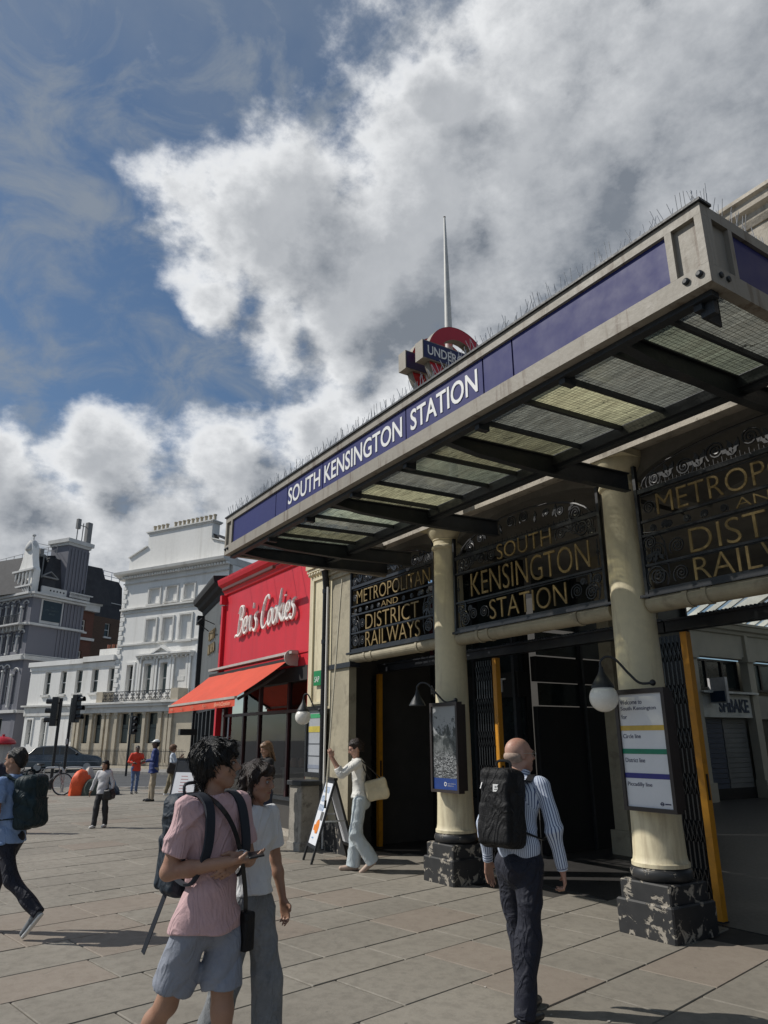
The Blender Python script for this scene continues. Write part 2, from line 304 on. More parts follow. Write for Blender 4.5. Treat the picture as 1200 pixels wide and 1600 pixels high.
# ------------------------------------------------------------ mesh helpers
def link(o, parent=None):
    COL.objects.link(o)
    if parent is not None: o.parent = parent
    return o
def tag(o, label=None, cat=None, group=None, kind=None):
    if label: o['label'] = label
    if cat: o['category'] = cat
    if group: o['group'] = group
    if kind: o['kind'] = kind
    return o
WM = {}                                  # name -> world matrix of a thing's Empty
def thing(name, label, cat, loc=(0, 0, 0), rz=0.0, group=None, kind=None):
    e = bpy.data.objects.new(name, None); COL.objects.link(e)
    e.location = loc; e.rotation_euler = (0, 0, rz); e.empty_display_size = .2
    WM[e.name] = Matrix.Translation(loc) @ Matrix.Rotation(rz, 4, 'Z')
    return tag(e, label, cat, group, kind)
def root_matrix(p):
    while p is not None and p.parent is not None: p = p.parent
    return WM.get(p.name, Matrix.Identity(4)) if p is not None else Matrix.Identity(4)
class MB:
    """collects shapes in world coordinates (or in a frame F) and links them as one mesh"""
    def __init__(s, F=None): s.v = []; s.f = []; s.F = F; s.mi = []; s.m = 0; s.sm = []
    def add(s, vs, fs, smooth=False, L=None):
        o = len(s.v)
        for p in vs:
            p = Vector(p)
            if L is not None: p = L @ p
            if s.F is not None: p = s.F @ p
            s.v.append(p)
        for f in fs: s.f.append([i + o for i in f]); s.mi.append(s.m); s.sm.append(smooth)
        return s
    def box(s, x0, x1, y0, y1, z0, z1, L=None):
        vs = [(x0, y0, z0), (x1, y0, z0), (x1, y1, z0), (x0, y1, z0), (x0, y0, z1), (x1, y0, z1), (x1, y1, z1), (x0, y1, z1)]
        return s.add(vs, [(3, 2, 1, 0), (4, 5, 6, 7), (0, 1, 5, 4), (1, 2, 6, 5), (2, 3, 7, 6), (3, 0, 4, 7)], L=L)
    def bbox(s, x0, x1, y0, y1, z0, z1, b=.01, L=None):
        """box with chamfered vertical and top edges"""
        pr = [(x0 + b, y0), (x1 - b, y0), (x1, y0 + b), (x1, y1 - b), (x1 - b, y1), (x0 + b, y1), (x0, y1 - b), (x0, y0 + b)]
        cx, cy = (x0 + x1) / 2, (y0 + y1) / 2
        ins = [(cx + (x - cx) * (1 - 2 * b / max(x1 - x0, .001)), cy + (y - cy) * (1 - 2 * b / max(y1 - y0, .001))) for x, y in pr]
        vs = [(x, y, z0) for x, y in pr] + [(x, y, z1 - b) for x, y in pr] + [(x, y, z1) for x, y in ins]
        fs = [tuple(range(7, -1, -1)), tuple(range(16, 24))]
        for k in range(2):
            for i in range(8):
                j = (i + 1) % 8; fs.append((k * 8 + i, k * 8 + j, k * 8 + 8 + j, k * 8 + 8 + i))
        return s.add(vs, fs, L=L)
    def prism(s, poly, z0, z1, L=None):
        n = len(poly); vs = [(x, y, z0) for x, y in poly] + [(x, y, z1) for x, y in poly]
        fs = [tuple(range(n - 1, -1, -1)), tuple(range(n, 2 * n))] + [(i, (i + 1) % n, n + (i + 1) % n, n + i) for i in range(n)]
        return s.add(vs, fs, L=L)
    def extr(s, poly, x0, x1, L=None):
        """profile of (y, z) points run along x"""
        n = len(poly); vs = [(x0, y, z) for y, z in poly] + [(x1, y, z) for y, z in poly]
        fs = [tuple(range(n)), tuple(range(2 * n - 1, n - 1, -1))] + [(i, n + i, n + (i + 1) % n, (i + 1) % n) for i in range(n)]
        return s.add(vs, fs, L=L)
    def lathe(s, prof, c, n=32, L=None, a0=0, a1=2 * PI):
        m = len(prof); vs = []; fs = []; full = abs(a1 - a0 - 2 * PI) < 1e-6; k = n if full else n + 1
        for i in range(k):
            a = a0 + (a1 - a0) * i / n
            for r, z in prof: vs.append((c[0] + r * math.cos(a), c[1] + r * math.sin(a), c[2] + z))
        for i in range(n):
            j = (i + 1) % k
            for q in range(m - 1): fs.append((i * m + q, j * m + q, j * m + q + 1, i * m + q + 1))
        return s.add(vs, fs, True, L)
    def tube(s, pts, r, n=8, L=None, closed=False, cap=True):
        P = [Vector(p) for p in pts]; m = len(P); vs = []; fs = []
        rr = r if hasattr(r, '__len__') else [r] * m
        t0 = (P[1] - P[0]).normalized(); u = t0.orthogonal().normalized()
        for i, p in enumerate(P):
            a = P[(i - 1) % m] if (i > 0 or closed) else P[0]; b = P[(i + 1) % m] if (i < m - 1 or closed) else P[-1]
            t = (b - a).normalized(); u = (u - t * u.dot(t)).normalized(); w = t.cross(u)
            for k in range(n):
                an = 2 * PI * k / n; vs.append(p + (u * math.cos(an) + w * math.sin(an)) * rr[i])
        for i in range(m if closed else m - 1):
            j = (i + 1) % m
            for k in range(n): fs.append((i * n + k, i * n + (k + 1) % n, j * n + (k + 1) % n, j * n + k))
        if cap and not closed: fs += [tuple(range(n - 1, -1, -1)), tuple(range((m - 1) * n, m * n))]
        return s.add(vs, fs, n > 5, L)
    def bar(s, a, b, w, h, upv=(0, 0, 1), L=None):
        """rectangular bar between two points: w sideways, h along upv"""
        a, b = Vector(a), Vector(b); t = (b - a).normalized(); u = Vector(upv); sd = t.cross(u).normalized(); u = sd.cross(t).normalized()
        vs = []
        for p in (a, b):
            for q, r_ in ((-1, -1), (1, -1), (1, 1), (-1, 1)): vs.append(p + sd * (q * w / 2) + u * (r_ * h / 2))
        return s.add(vs, [(0, 1, 2, 3), (7, 6, 5, 4), (0, 4, 5, 1), (1, 5, 6, 2), (2, 6, 7, 3), (3, 7, 4, 0)], L=L)
    def ball(s, c, r, n=20, m=12, L=None, sc=(1, 1, 1)):
        vs = []; fs = []
        for j in range(m + 1):
            ph = PI * j / m
            for i in range(n):
                a = 2 * PI * i / n; vs.append((c[0] + r * sc[0] * math.sin(ph) * math.cos(a), c[1] + r * sc[1] * math.sin(ph) * math.sin(a), c[2] + r * sc[2] * math.cos(ph)))
        for j in range(m):
            for i in range(n): fs.append((j * n + i, (j + 1) * n + i, (j + 1) * n + (i + 1) % n, j * n + (i + 1) % n))
        return s.add(vs, fs, True, L)
    def quad(s, a, b, c, d, L=None): return s.add([a, b, c, d], [(0, 1, 2, 3)], L=L)
    def build(s, name, m, parent=None, kind=None, label=None):
        me = bpy.data.meshes.new(name)
        inv = root_matrix(parent).inverted() if parent is not None else None
        vs = [tuple(inv @ p) if inv is not None else tuple(p) for p in s.v]
        me.from_pydata(vs, [], s.f)
        for q in (m if isinstance(m, (list, tuple)) else [m]): me.materials.append(q)
        me.polygons.foreach_set('use_smooth', s.sm); me.polygons.foreach_set('material_index', s.mi)
        bm = bmesh.new(); bm.from_mesh(me); bmesh.ops.recalc_face_normals(bm, faces=bm.faces); bm.to_mesh(me); bm.free()
        me.update()
        if any(s.sm): me.set_sharp_from_angle(angle=R(38))
        o = bpy.data.objects.new(name, me); link(o, parent)
        if kind: o['kind'] = kind
        if label: o['label'] = label
        return o
def face_part(name, m, parent, fn, F=None, **kw):
    b = MB(F); fn(b); return b.build(name, m, parent, **kw)

_fc = {}
def text_islands(txt, bold=.0, shear=0.0):
    key = (txt, bold, shear)
    if key in _fc: return _fc[key]
    cu = bpy.data.curves.new('t', 'FONT'); cu.body = txt; cu.size = 1.0; cu.offset = bold; cu.extrude = .5; cu.shear = shear; cu.resolution_u = 4
    ob = bpy.data.objects.new('t', cu); me = bpy.data.meshes.new_from_object(ob)
    bm = bmesh.new(); bm.from_mesh(me); bmesh.ops.remove_doubles(bm, verts=bm.verts, dist=1e-5)
    bm.verts.index_update(); seen = set(); isl = []
    for v0 in bm.verts:
        if v0.index in seen: continue
        st = [v0]; seen.add(v0.index); comp = []
        while st:
            v = st.pop(); comp.append(v)
            for e in v.link_edges:
                w = e.other_vert(v)
                if w.index not in seen: seen.add(w.index); st.append(w)
        isl.append(comp)
    isl.sort(key=lambda c: min(v.co.x for v in c)); groups = []
    for c in isl:
        a, b = min(v.co.x for v in c), max(v.co.x for v in c)
        if groups and a < groups[-1][1] - .3 * min(b - a, groups[-1][1] - groups[-1][0]): groups[-1][2].extend(c); groups[-1][1] = max(groups[-1][1], b)
        else: groups.append([a, b, list(c)])
    res = []
    for a, b, vs in groups:
        ix = {v.index: i for i, v in enumerate(vs)}; co = [v.co.copy() for v in vs]
        fs = [[ix[v.index] for v in f.verts] for f in bm.faces if f.verts[0].index in ix]
        res.append((co, fs))
    bm.free(); bpy.data.objects.remove(ob); bpy.data.curves.remove(cu)
    _fc[key] = res; return res
def letters(txt, F, width, height, depth, m, parent, name='letter', bold=.0, joined=False, shear=0.0):
    """text from x=0 to width, y=0 to height (in frame F, x right, y up, z out), one object per letter"""
    isl = text_islands(txt, bold, shear)
    allv = [p for co, _ in isl for p in co]
    x0, x1 = min(p.x for p in allv), max(p.x for p in allv); y0, y1 = min(p.y for p in allv), max(p.y for p in allv)
    z0, z1 = min(p.z for p in allv), max(p.z for p in allv)
    big = MB(F)
    for co, fs in isl:
        b = big if joined else MB(F)
        b.add([((p.x - x0) / (x1 - x0) * width, (p.y - y0) / (y1 - y0) * height, (p.z - z0) / max(z1 - z0, 1e-6) * depth) for p in co], fs)
        if not joined: b.build(name, m, parent)
    if joined: return big.build(name, m, parent)
def frameXZ(x, y, z):          # text plane facing -Y, reading towards +X
    return Matrix(((1, 0, 0, x), (0, 0, -1, y), (0, 1, 0, z), (0, 0, 0, 1)))
def frameYZ(x, y, z):          # text plane facing +X, reading towards +Y
    return Matrix(((0, 0, 1, x), (1, 0, 0, y), (0, 1, 0, z), (0, 0, 0, 1)))
def marks(F, width, height, n, depth, m, parent, name='print', seed=0, joined=True):
    """lettering too far or worn to read: n small strokes clusters in a row"""
    rn_ = random.Random(seed); big = MB(F); st_ = width / n
    for i in range(n):
        b = big if joined else MB(F); x = i * st_ + st_ * .12; w = st_ * .70; k = min(st_ * .22, height * .2)
        q = rn_.randrange(4)
        if q in (0, 2): b.tube([(x + k / 2, 0, depth), (x + w * .35, height, depth)], k / 2, 5)
        else: b.tube([(x + w * .5 + w * .4 * math.cos(a), height * .5 + height * .45 * math.sin(a), depth) for a in [rn_.uniform(0, 1) + j * .6 for j in range(9)]], k / 2, 5)
        if q == 2: b.tube([(x + w * .35, height * .9, depth), (x + w * .8, height * .1, depth)], k / 2, 5)
        if not joined: b.build(name, m, parent)
    if joined: return big.build(name, m, parent)
def spiral(cx, cz, r0, r1, a0, turns, n=26):
    return [(cx + (r0 + (r1 - r0) * i / n) * math.cos(a0 + turns * 2 * PI * i / n), cz + (r0 + (r1 - r0) * i / n) * math.sin(a0 + turns * 2 * PI * i / n)) for i in range(n + 1)]
# ============================================================ ground
KA, KB = Vector((-31.6, 3.8)), Vector((-27.6, 11.5))         # kerb line of the pavement, seen from the station
kd = (KB - KA).normalized()
road = MB().quad((-900, -900, -.13), (900, -900, -.13), (900, 900, -.13), (-900, 900, -.13)).build('road', M['asphalt'], kind='structure')
k0, k1 = KA - kd * 60, KB + kd * 4
pv = MB()
pv.prism([(k0.x, k0.y), (14, -50), (14, 6.9), (-12, 6.9), (-17, 7.0), (-21, 8.2), (-26.5, 13.6)], -.14, -.012)
pavement = pv.build('pavement', M['mortar'], kind='structure')
WM['pavement'] = Matrix.Identity(4)
# kerb stones along the road edge
ks = MB().bbox(0, .98, 0, .3, -.13, .005, .012); kst = None
for i in range(-24, 9):
    p = KA + kd * (i * 1.0)
    if kst is None:
        kst = ks.build('kerb_stone', M['kerb'], pavement); o = kst
    else:
        o = bpy.data.objects.new('kerb_stone', kst.data); link(o, pavement)
    o.matrix_local = Matrix.Translation((p.x, p.y, 0)) @ Matrix.Rotation(math.atan2(kd.y, kd.x), 4, 'Z')
# stone slabs in courses
ra = R(100.5); rd = Vector((math.cos(ra), math.sin(ra))); rn = Vector((-rd.y, rd.x))   # rn points away from the camera
def inside(p):
    if p.x > 5 or p.y < -9: return False
    q = Vector((p.x, p.y)) - KA
    if kd.x * q.y - kd.y * q.x > -.45: return False          # beyond the kerb
    if p.x > -12.2: return p.y < 6.75
    if p.x > -17.0: return p.y < 6.35
    return p.y < 6.45 + (-17 - p.x) * .30
slabs = []; w = 0.6; rng = random.Random(11)
while w < 31.5:
    wd = rng.choice((.50, .56, .62, .68, .74)); a = -24 + rng.random()
    while a < 16:
        ln = rng.choice((.60, .75, .85, .95, 1.10, 1.25))
        cpt = rn * (w + wd / 2) + rd * (a + ln / 2)
        if inside(cpt): slabs.append((cpt, wd, ln))
        a += ln
    w += wd
def in_view(p):
    d = Vector((p.x, p.y, -1.7)); z = d.dot(fw)
    if z < .5: return False
    x = 600 + 1117 * d.dot(rt2) / z; y = 800 - 1117 * d.dot(up2) / z
    return -90 < x < 1290 and y < 1720
slabs.sort(key=lambda s: (not in_view(s[0]), s[0].length))
unit = MB().bbox(-.5, .5, -.5, .5, -.04, 0, .006).build('slab', M['slab'], pavement); first = True
far = MB(); tints = []
for i, (c, wd, ln) in enumerate(slabs):
    z = rng.uniform(-.0025, .0015); g = .012
    if i < 296:
        o = unit if first else link(bpy.data.objects.new('slab', unit.data), pavement); first = False
        o.matrix_local = Matrix.Translation((c.x, c.y, z)) @ Matrix.Rotation(ra + rng.uniform(-.003, .003), 4, 'Z') @ Matrix.Rotation(rng.uniform(-.002, .002), 4, 'X') @ Matrix.Diagonal((ln - g, wd - g, 1, 1))
    else:
        L = Matrix.Translation((c.x, c.y, z)) @ Matrix.Rotation(ra, 4, 'Z')
        n0 = len(far.f); far.box(-ln / 2 + g / 2, ln / 2 - g / 2, -wd / 2 + g / 2, wd / 2 - g / 2, -.03, 0, L)
        tints += [rng.random()] * (len(far.f) - n0)
fo = far.build('slab', M['slabfar'], pavement, kind='stuff')
at = fo.data.attributes.new('tint', 'FLOAT', 'FACE'); at.data.foreach_set('value', tints)
# a small iron cover set in the paving
mc = MB(); mc.lathe([(0, .006), (.28, .006), (.30, .004), (.30, -.01)], (-14.6, 5.3, 0), 28)
mc.build('manhole_cover', M['blackiron'], pavement)
lit_ = MB(); rl2 = random.Random(9)
for _ in range(70):
    a = rl2.uniform(-9, 6); w2 = rl2.uniform(1.5, 22); c = rn * w2 + rd * a
    if not inside(c): continue
    r = rl2.uniform(.006, .018); an = rl2.uniform(0, 6); lit_.add([(c.x + r * math.cos(an + k * 1.57) * (1.6 if k % 2 else .7), c.y + r * math.sin(an + k * 1.57) * (1.6 if k % 2 else .7), .003 + .003 * (k % 2)) for k in range(4)], [(0, 1, 2, 3)])
lt_ = lit_.build('litter_scraps', mat('litter', (.45, .42, .38), .9), kind='stuff'); tag(lt_, 'small pale scraps and crumbs scattered over the stone paving', 'litter')
# far pavement in front of the white houses
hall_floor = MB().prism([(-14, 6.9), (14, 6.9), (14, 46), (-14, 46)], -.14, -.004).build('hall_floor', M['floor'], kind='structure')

# ============================================================ columns
def column(cx, label):
    cy = 6.197
    t = thing('station_column', label, 'column', (cx, cy, 0), group='cream columns holding up the station front')
    h = .294
    MB().bbox(cx - h - .015, cx + h + .015, cy - h - .015, cy + h + .03, 0, .29, .014).build('plinth_block', M['chipped'], t)
    MB().bbox(cx - h + .02, cx + h - .02, cy - h + .02, cy + h - .02, .291, .45, .012).build('plinth_block', M['chipped'], t)
    tor = [(0, .451), (.255, .451)] + [(.245 + .035 * math.cos(a), .51 + .055 * math.sin(a)) for a in [i * PI / 8 - PI / 2 for i in range(9)]] + [(.235, .567), (0, .567)]
    MB().lathe(tor, (cx, cy, 0), 40).build('base_torus', M['chipped'], t)
    shaft = [(0, .568), (.262, .568), (.262, .60), (.248, .615), (.240, .66)]
    for i in range(1, 15):
        u = i / 14; shaft.append((.232 - .036 * u ** 1.5, .66 + u * (4.27 - .66)))
    shaft += [(.197, 4.275), (.222, 4.285), (.226, 4.305), (.220, 4.325), (.200, 4.335), (.198, 4.338)]
    MB().lathe(shaft, (cx, cy, 0), 48).build('shaft', M['cream'], t)
    cap = [(.198, 4.339), (.198, 4.40), (.204, 4.402), (.212, 4.41), (.212, 4.425), (.235, 4.45), (.268, 4.50), (.288, 4.55), (.292, 4.575), (0, 4.576)]
    MB().lathe(cap, (cx, cy, 0), 48).build('capital', M['cream'], t)
    MB().bbox(cx - .30, cx + .30, cy - .30, cy + .30, 4.577, 4.66, .006).build('abacus', M['cream'], t)
    return t
column(-4.78, 'thick cream column behind the lamp and white line map, nearer to the camera')
column(-7.847, 'cream column with the black and white poster, further from the camera')

# ============================================================ station building
st = thing('station_building', 'station front with stone entablature over cream columns and dark ticket hall behind', 'station', (-5, 6.5, 0))
X0, X1 = -11.15, 6.0
MB().box(X0, X1, 5.905, 6.50, 4.662, 5.12).build('architrave', M['stonecap'], st)
MB().box(X0, X1, 5.885, 5.904, 4.575, 4.66).build('sunlit_ledge', M['stonecap'], st)
# upper wall with cornice and panels, set back above the canopy
up_ = MB(); up_.box(X0, X1, 6.56, 6.9, 5.12, 6.72); up_.build('upper_wall', M['stonecap'], st)
co = MB(); co.extr([(6.56, 6.72), (6.56, 7.03), (6.40, 7.03), (6.39, 6.98), (6.43, 6.96), (6.44, 6.88), (6.50, 6.85), (6.51, 6.78), (6.54, 6.72)], X0, X1)
co.extr([(6.558, 6.02), (6.558, 6.14), (6.46, 6.14), (6.46, 6.09), (6.50, 6.05), (6.50, 6.02)], X0, X1); co.build('cornice', M['stonecap'], st)
for i in range(9):
    x = X0 + 1.0 + i * 1.9
    f = MB(); f.box(x, x + 1.3, 6.51, 6.558, 6.60, 6.66); f.box(x, x + .06, 6.51, 6.558, 6.16, 6.60); f.box(x + 1.24, x + 1.3, 6.51, 6.558, 6.16, 6.60)
    f.build('wall_panel_moulding', M['stonecap'], st)
MB().box(X0, X1, 6.45, 6.52, 5.121, 6.0).build('lower_attic', M['stonecap'], st)
# end pier beside the drain pipe
MB().box(-11.08, -10.44, 6.10, 6.24, 0, 4.42).build('end_pier', M['creamshaded'], st)
pc = MB(); pc.box(-11.12, -10.42, 6.06, 6.24, 4.421, 4.50); pc.box(-11.16, -10.38, 6.02, 6.24, 4.501, 4.66); pc.build('pier_capital', M['creamshaded'], st)
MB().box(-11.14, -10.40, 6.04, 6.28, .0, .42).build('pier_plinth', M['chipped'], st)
MB().box(-11.2, -10.35, 6.06, 6.26, 2.84, 2.92).build('pier_band', M['blackiron'], st)
# arched plaster soffits behind each ironwork panel
for (a, b) in ((-10.45, -8.0), (-7.7, -4.95), (-4.6, -1.9)):
    n = 14; vs = []; cx = (a + b) / 2; w = (b - a) / 2
    for i in range(n + 1):
        th = PI * i / n; x = cx - w * math.cos(th); z = 4.28 + .30 * math.sin(th)
        vs.append((x, z))
    s = MB()
    for i in range(n):
        (xa, za), (xb, zb) = vs[i], vs[i + 1]
        s.quad((xa, 6.22, za), (xb, 6.22, zb), (xb, 7.6, zb), (xa, 7.6, za))
        s.quad((xa, 6.22, za), (xb, 6.22, zb), (xb, 6.22, 4.661), (xa, 6.22, 4.661))
    s.build('arched_soffit', M['ceiling'], st)
cb = MB(); cb.box(X0, X1, 7.6, 13.1, 4.7, 4.85); cb.box(X0, X1, 6.5, 7.6, 4.86, 4.95); cb.build('hall_ceiling', mat('hall_ceiling_paint', (.34, .32, .28), .9), st)
# lintels and round shutter housings below each panel
for (a, b) in ((-10.44, -8.07), (-7.63, -5.02), (-4.55, -1.7)):
    n = 10; L_ = [(6.10 + .0 + .0, 3.085)]
    pr = [(6.24, 3.085), (6.20, 3.085)] + [(6.20 - .10 * math.sin(PI * i / n), 2.995 + .085 * math.cos(PI * i / n)) for i in range(n + 1)] + [(6.24, 2.91)]
    h = MB(); h.extr(pr, a, b); h.build('shutter_housing', M['creamshaded'], st)
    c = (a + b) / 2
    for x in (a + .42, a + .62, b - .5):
        g = MB(); g.extr([(6.242, 3.09)] + [(6.20 - .112 * math.sin(PI * i / n), 2.995 + .097 * math.cos(PI * i / n)) for i in range(n + 1)] + [(6.242, 2.9)], x, x + .055); g.build('housing_collar', M['creamshaded'], st)
    l = MB(); l.box(a - .4, b + .05, 6.93, 7.07, 2.82, 2.93); l.box(a - .4, b + .05, 6.90, 7.10, 2.931, 2.95)
    l.build('lintel', M['blackiron'], st)
    tk = MB()
    for i in range(int((b - a) / .045)): tk.box(a + i * .045, a + i * .045 + .018, 6.95, 7.05, 2.951, 2.975)
    tk.build('brush_strip', M['blackiron'], st, kind='stuff')
# folding lattice gates, each with its yellow leading post
def gate(px, n, label):
    t = thing('folding_gate', label, 'gate', (px, 7.0, 0), group='black folding gates with yellow posts')
    MB().box(px, px + .075, 6.96, 7.04, 0, 2.80).build('leading_post', M['yellow'], t)
    MB().box(px + .076, px + .082, 6.985, 7.015, 1.1, 1.35).build('lock_plate', M['black'], t)
    for i in range(n):
        x = px - .055 - i * .052; b = MB(); b.box(x, x + .016, 6.97, 7.03, .04, 2.78); b.build('gate_bar', M['blackpaint'], t)
    lt = MB()
    for z in (.25, .7, 1.15, 1.6, 2.05, 2.5):
        for i in range(n):
            x = px - .055 - i * .052; lt.bar((x, 6.965, z), (x + .052, 6.965, z + .2), .006, .02, (0, 1, 0)); lt.bar((x, 6.96, z + .2), (x + .052, 6.96, z), .006, .02, (0, 1, 0))
    lt.build('lattice', M['blackpaint'], t, kind='stuff')
    MB().box(px - .08 - n * .052, px + .08, 6.95, 7.05, -.003, .008).build('floor_track', M['darksteel'], t)
gate(-4.80, 9, 'folded black gate and yellow post right of the near column')
gate(-7.87, 7, 'folded black gate and yellow post between the two columns')
gate(-10.95, 3, 'folded black gate and yellow post behind the woman in white')
# interior
wl = MB(); wl.box(X0 - .15, X0, 6.26, 8.3, 0, 4.7); wl.box(4.0, 4.2, 6.55, 46, 0, 5.0); wl.box(-14, -8.86, 12.9, 13.1, 0, 5.1); wl.box(-4.2, 4.2, 46, 46.2, 0, 9); wl.box(-14, -4.2, 46, 46.2, 0, 9)  # right and back walls are added to darken the hall
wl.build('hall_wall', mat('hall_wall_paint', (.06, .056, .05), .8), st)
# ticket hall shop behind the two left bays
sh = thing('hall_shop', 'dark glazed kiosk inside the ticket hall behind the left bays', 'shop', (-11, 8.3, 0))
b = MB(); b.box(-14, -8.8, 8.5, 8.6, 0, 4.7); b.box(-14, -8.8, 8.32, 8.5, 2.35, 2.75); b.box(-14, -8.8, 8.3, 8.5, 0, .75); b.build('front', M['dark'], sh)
for x in (-13.2, -12.1, -11.0, -9.9, -8.9): MB().box(x, x + .06, 8.28, 8.5, 0, 4.5).build('mullion', M['darksteel'], sh)
MB().quad((-14, 8.4, .75), (-8.8, 8.4, .75), (-8.8, 8.4, 2.35), (-14, 8.4, 2.35)).build('window_pane', M['glassdark'], sh)
MB().quad((-14, 8.4, 2.76), (-8.8, 8.4, 2.76), (-8.8, 8.4, 4.5), (-14, 8.4, 4.5)).build('transom_pane', M['glassdark'], sh)
m_sign = mat('dim_sign_white', (.55, .55, .55), .5)
for ch, x in (('F', -11.72), ('A', -11.22), ('T', -9.28)):
    letters(ch, frameXZ(x, 8.318, 2.44), .20, .22, .02, m_sign, sh)
MB().box(-12.3, -11.6, 8.30, 8.315, 1.0, 1.75).build('poster', mat('green_notice', (.02, .06, .05), .4, var=.5, scale=5), sh)
MB().box(-11.45, -11.0, 8.30, 8.315, 1.1, 1.5).build('poster', M['dark'], sh)
sb = MB(); sb.box(-8.8, -8.7, 8.62, 12.88, 0, 2.2); sb.box(-8.8, -8.68, 8.62, 12.88, 2.6, 3.0); sb.build('side_wall', M['dark'], sh)
gl = mat('dim_green_pane', (.035, .045, .042), .35, var=.3)
for i in range(4):
    y = 8.7 + i * 1.05
    MB().quad((-8.74, y, 3.03), (-8.74, y + .98, 3.03), (-8.74, y + .98, 3.42), (-8.74, y, 3.42)).build('transom_pane', gl, sh)
    MB().quad((-8.74, y, 3.48), (-8.74, y + .98, 3.48), (-8.74, y + .98, 4.4), (-8.74, y, 4.4)).build('transom_pane', gl, sh)
    MB().quad((-8.75, y, 2.22), (-8.75, y + .98, 2.22), (-8.75, y + .98, 2.58), (-8.75, y, 2.58)).build('window_pane', M['glassblue'] if i == 3 else M['glassdark'], sh)
    MB().box(-8.78, -8.66, y + .99, y + 1.04, 0, 4.5).build('mullion', M['darksteel'], sh)
# dim pilasters further in
for (x, y) in ((-8.05, 9.6), (-7.52, 9.9)):
    pt = MB(); pt.box(x - .13, x + .13, y, y + .3, .0, 4.7); pt.box(x - .18, x + .18, y - .05, y + .45, 0, .35); pt.box(x - .18, x + .18, y - .04, y + .44, 4.2, 4.4)
    pt.build('hall_pilaster', M['creamshaded'], st)

# arcade behind the right bay: shops, cornice and glazed roof
ar = thing('shopping_arcade', 'cream arcade of small shops under a white glazed roof, seen through the right bay', 'arcade', (-13, 25, 0))
m_arc = mat('arcade_cream', (.42, .40, .34), .8, var=.08)
w_ = MB(); w_.box(-13.3, -13.0, 13.1, 44, 4.05, 5.0); w_.box(-13.6, -13.5, 13.1, 44, 0, 4.05); w_.build('wall', m_arc, ar)
cn = MB(Matrix.Rotation(PI / 2, 4, 'Z'))
for pr in ([(13.0, 4.78), (12.93, 4.80), (12.90, 4.88), (12.80, 4.92), (12.76, 5.04), (12.70, 5.06), (12.70, 5.13), (13.3, 5.13), (13.3, 4.78)],): cn.extr(pr, 13.1, 44)
cn.build('cornice', m_arc, ar)
YS = [13.4 + 2.9 * i for i in range(11)]
for i, y in enumerate(YS[:-1]):
    p = MB(); p.box(-13.15, -12.88, y - .16, y + .16, 0, 3.95); p.box(-13.15, -12.82, y - .20, y + .20, 3.951, 4.12); p.box(-13.0, -12.9, y - .08, y + .08, 4.121, 4.79); p.box(-13.15, -12.80, y - .22, y + .22, 0, .5)
    p.build('pilaster', m_arc, ar)
    nxt = YS[i + 1]
    for k in range(3):
        a = y + .22 + (nxt - y - .44) * k / 3; c = y + .22 + (nxt - y - .44) * (k + 1) / 3
        f = MB(); f.box(-13.28, -13.2, a, a + .05, 3.1, 4.0); f.box(-13.28, -13.2, c - .05, c, 3.1, 4.0); f.box(-13.28, -13.2, a + .05, c - .05, 3.1, 3.16); f.box(-13.28, -13.2, a + .05, c - .05, 3.94, 4.0)
        fo_ = f.build('window', M['blackpaint'], ar)
        MB().quad((-13.25, a + .05, 3.16), (-13.25, c - .05, 3.16), (-13.25, c - .05, 3.94), (-13.25, a + .05, 3.94)).build('pane', M['glassblue'] if i >= 3 else M['glassdark'], fo_)
m_ss = mat('pale_shop_sign', (.55, .57, .55), .5); m_navy = mat('navy_lettering', (.012, .035, .08), .5)
m_shut = mat('blue_shutter', (.035, .055, .10), .45, var=.1)
s = MB(); s.box(-13.1, -12.95, 19.33, 21.9, 2.28, 2.94); s.build('shop_sign', m_ss, ar)
letters('SHBAKE', frameYZ(-12.948, 20.22, 2.42), 1.52, .40, .02, m_navy, ar, bold=.03)
s = MB(); s.box(-13.1, -12.75, 19.3, 22.1, 2.96, 3.02); s.build('sign_rail', m_ss, ar)
s = MB(); s.box(-12.9, -12.35, 19.75, 19.87, 2.66, 3.38); s.build('hanging_sign', mat('white_box_sign', (.5, .5, .52), .4), ar)
s = MB(); s.box(-12.86, -12.4, 19.735, 19.749, 2.70, 3.0); s.build('hanging_sign_panel', m_navy, ar)
for k in range(2):
    s = MB()
    for q in range(14): s.box(-13.22, -13.19 + .01 * (q % 2), 19.4 + k * 1.25, 19.4 + k * 1.25 + 1.2, .3 + q * .14, .3 + q * .14 + .13)
    s.build('shutter', m_shut if k < 1 else mat('grey_shutter', (.16, .17, .18), .5), ar)
s = MB(); s.box(-13.1, -12.95, 22.25, 24.7, 2.25, 2.94); s.build('shop_sign', mat('grey_sign', (.30, .29, .26), .6), ar)
letters('IL', frameYZ(-12.948, 23.1, 2.45), .3, .36, .02, M['black'], ar)
s = MB(); s.box(-13.25, -13.15, 13.2, 44, 0, .3); s.build('stall_riser', M['dark'], ar)
s = MB(); s.box(-13.22, -13.18, 22.2, 44, .3, 2.3); s.box(-13.22, -13.18, 13.3, 19.2, .3, 2.3); s.build('shop_window', M['glassdark'], ar)
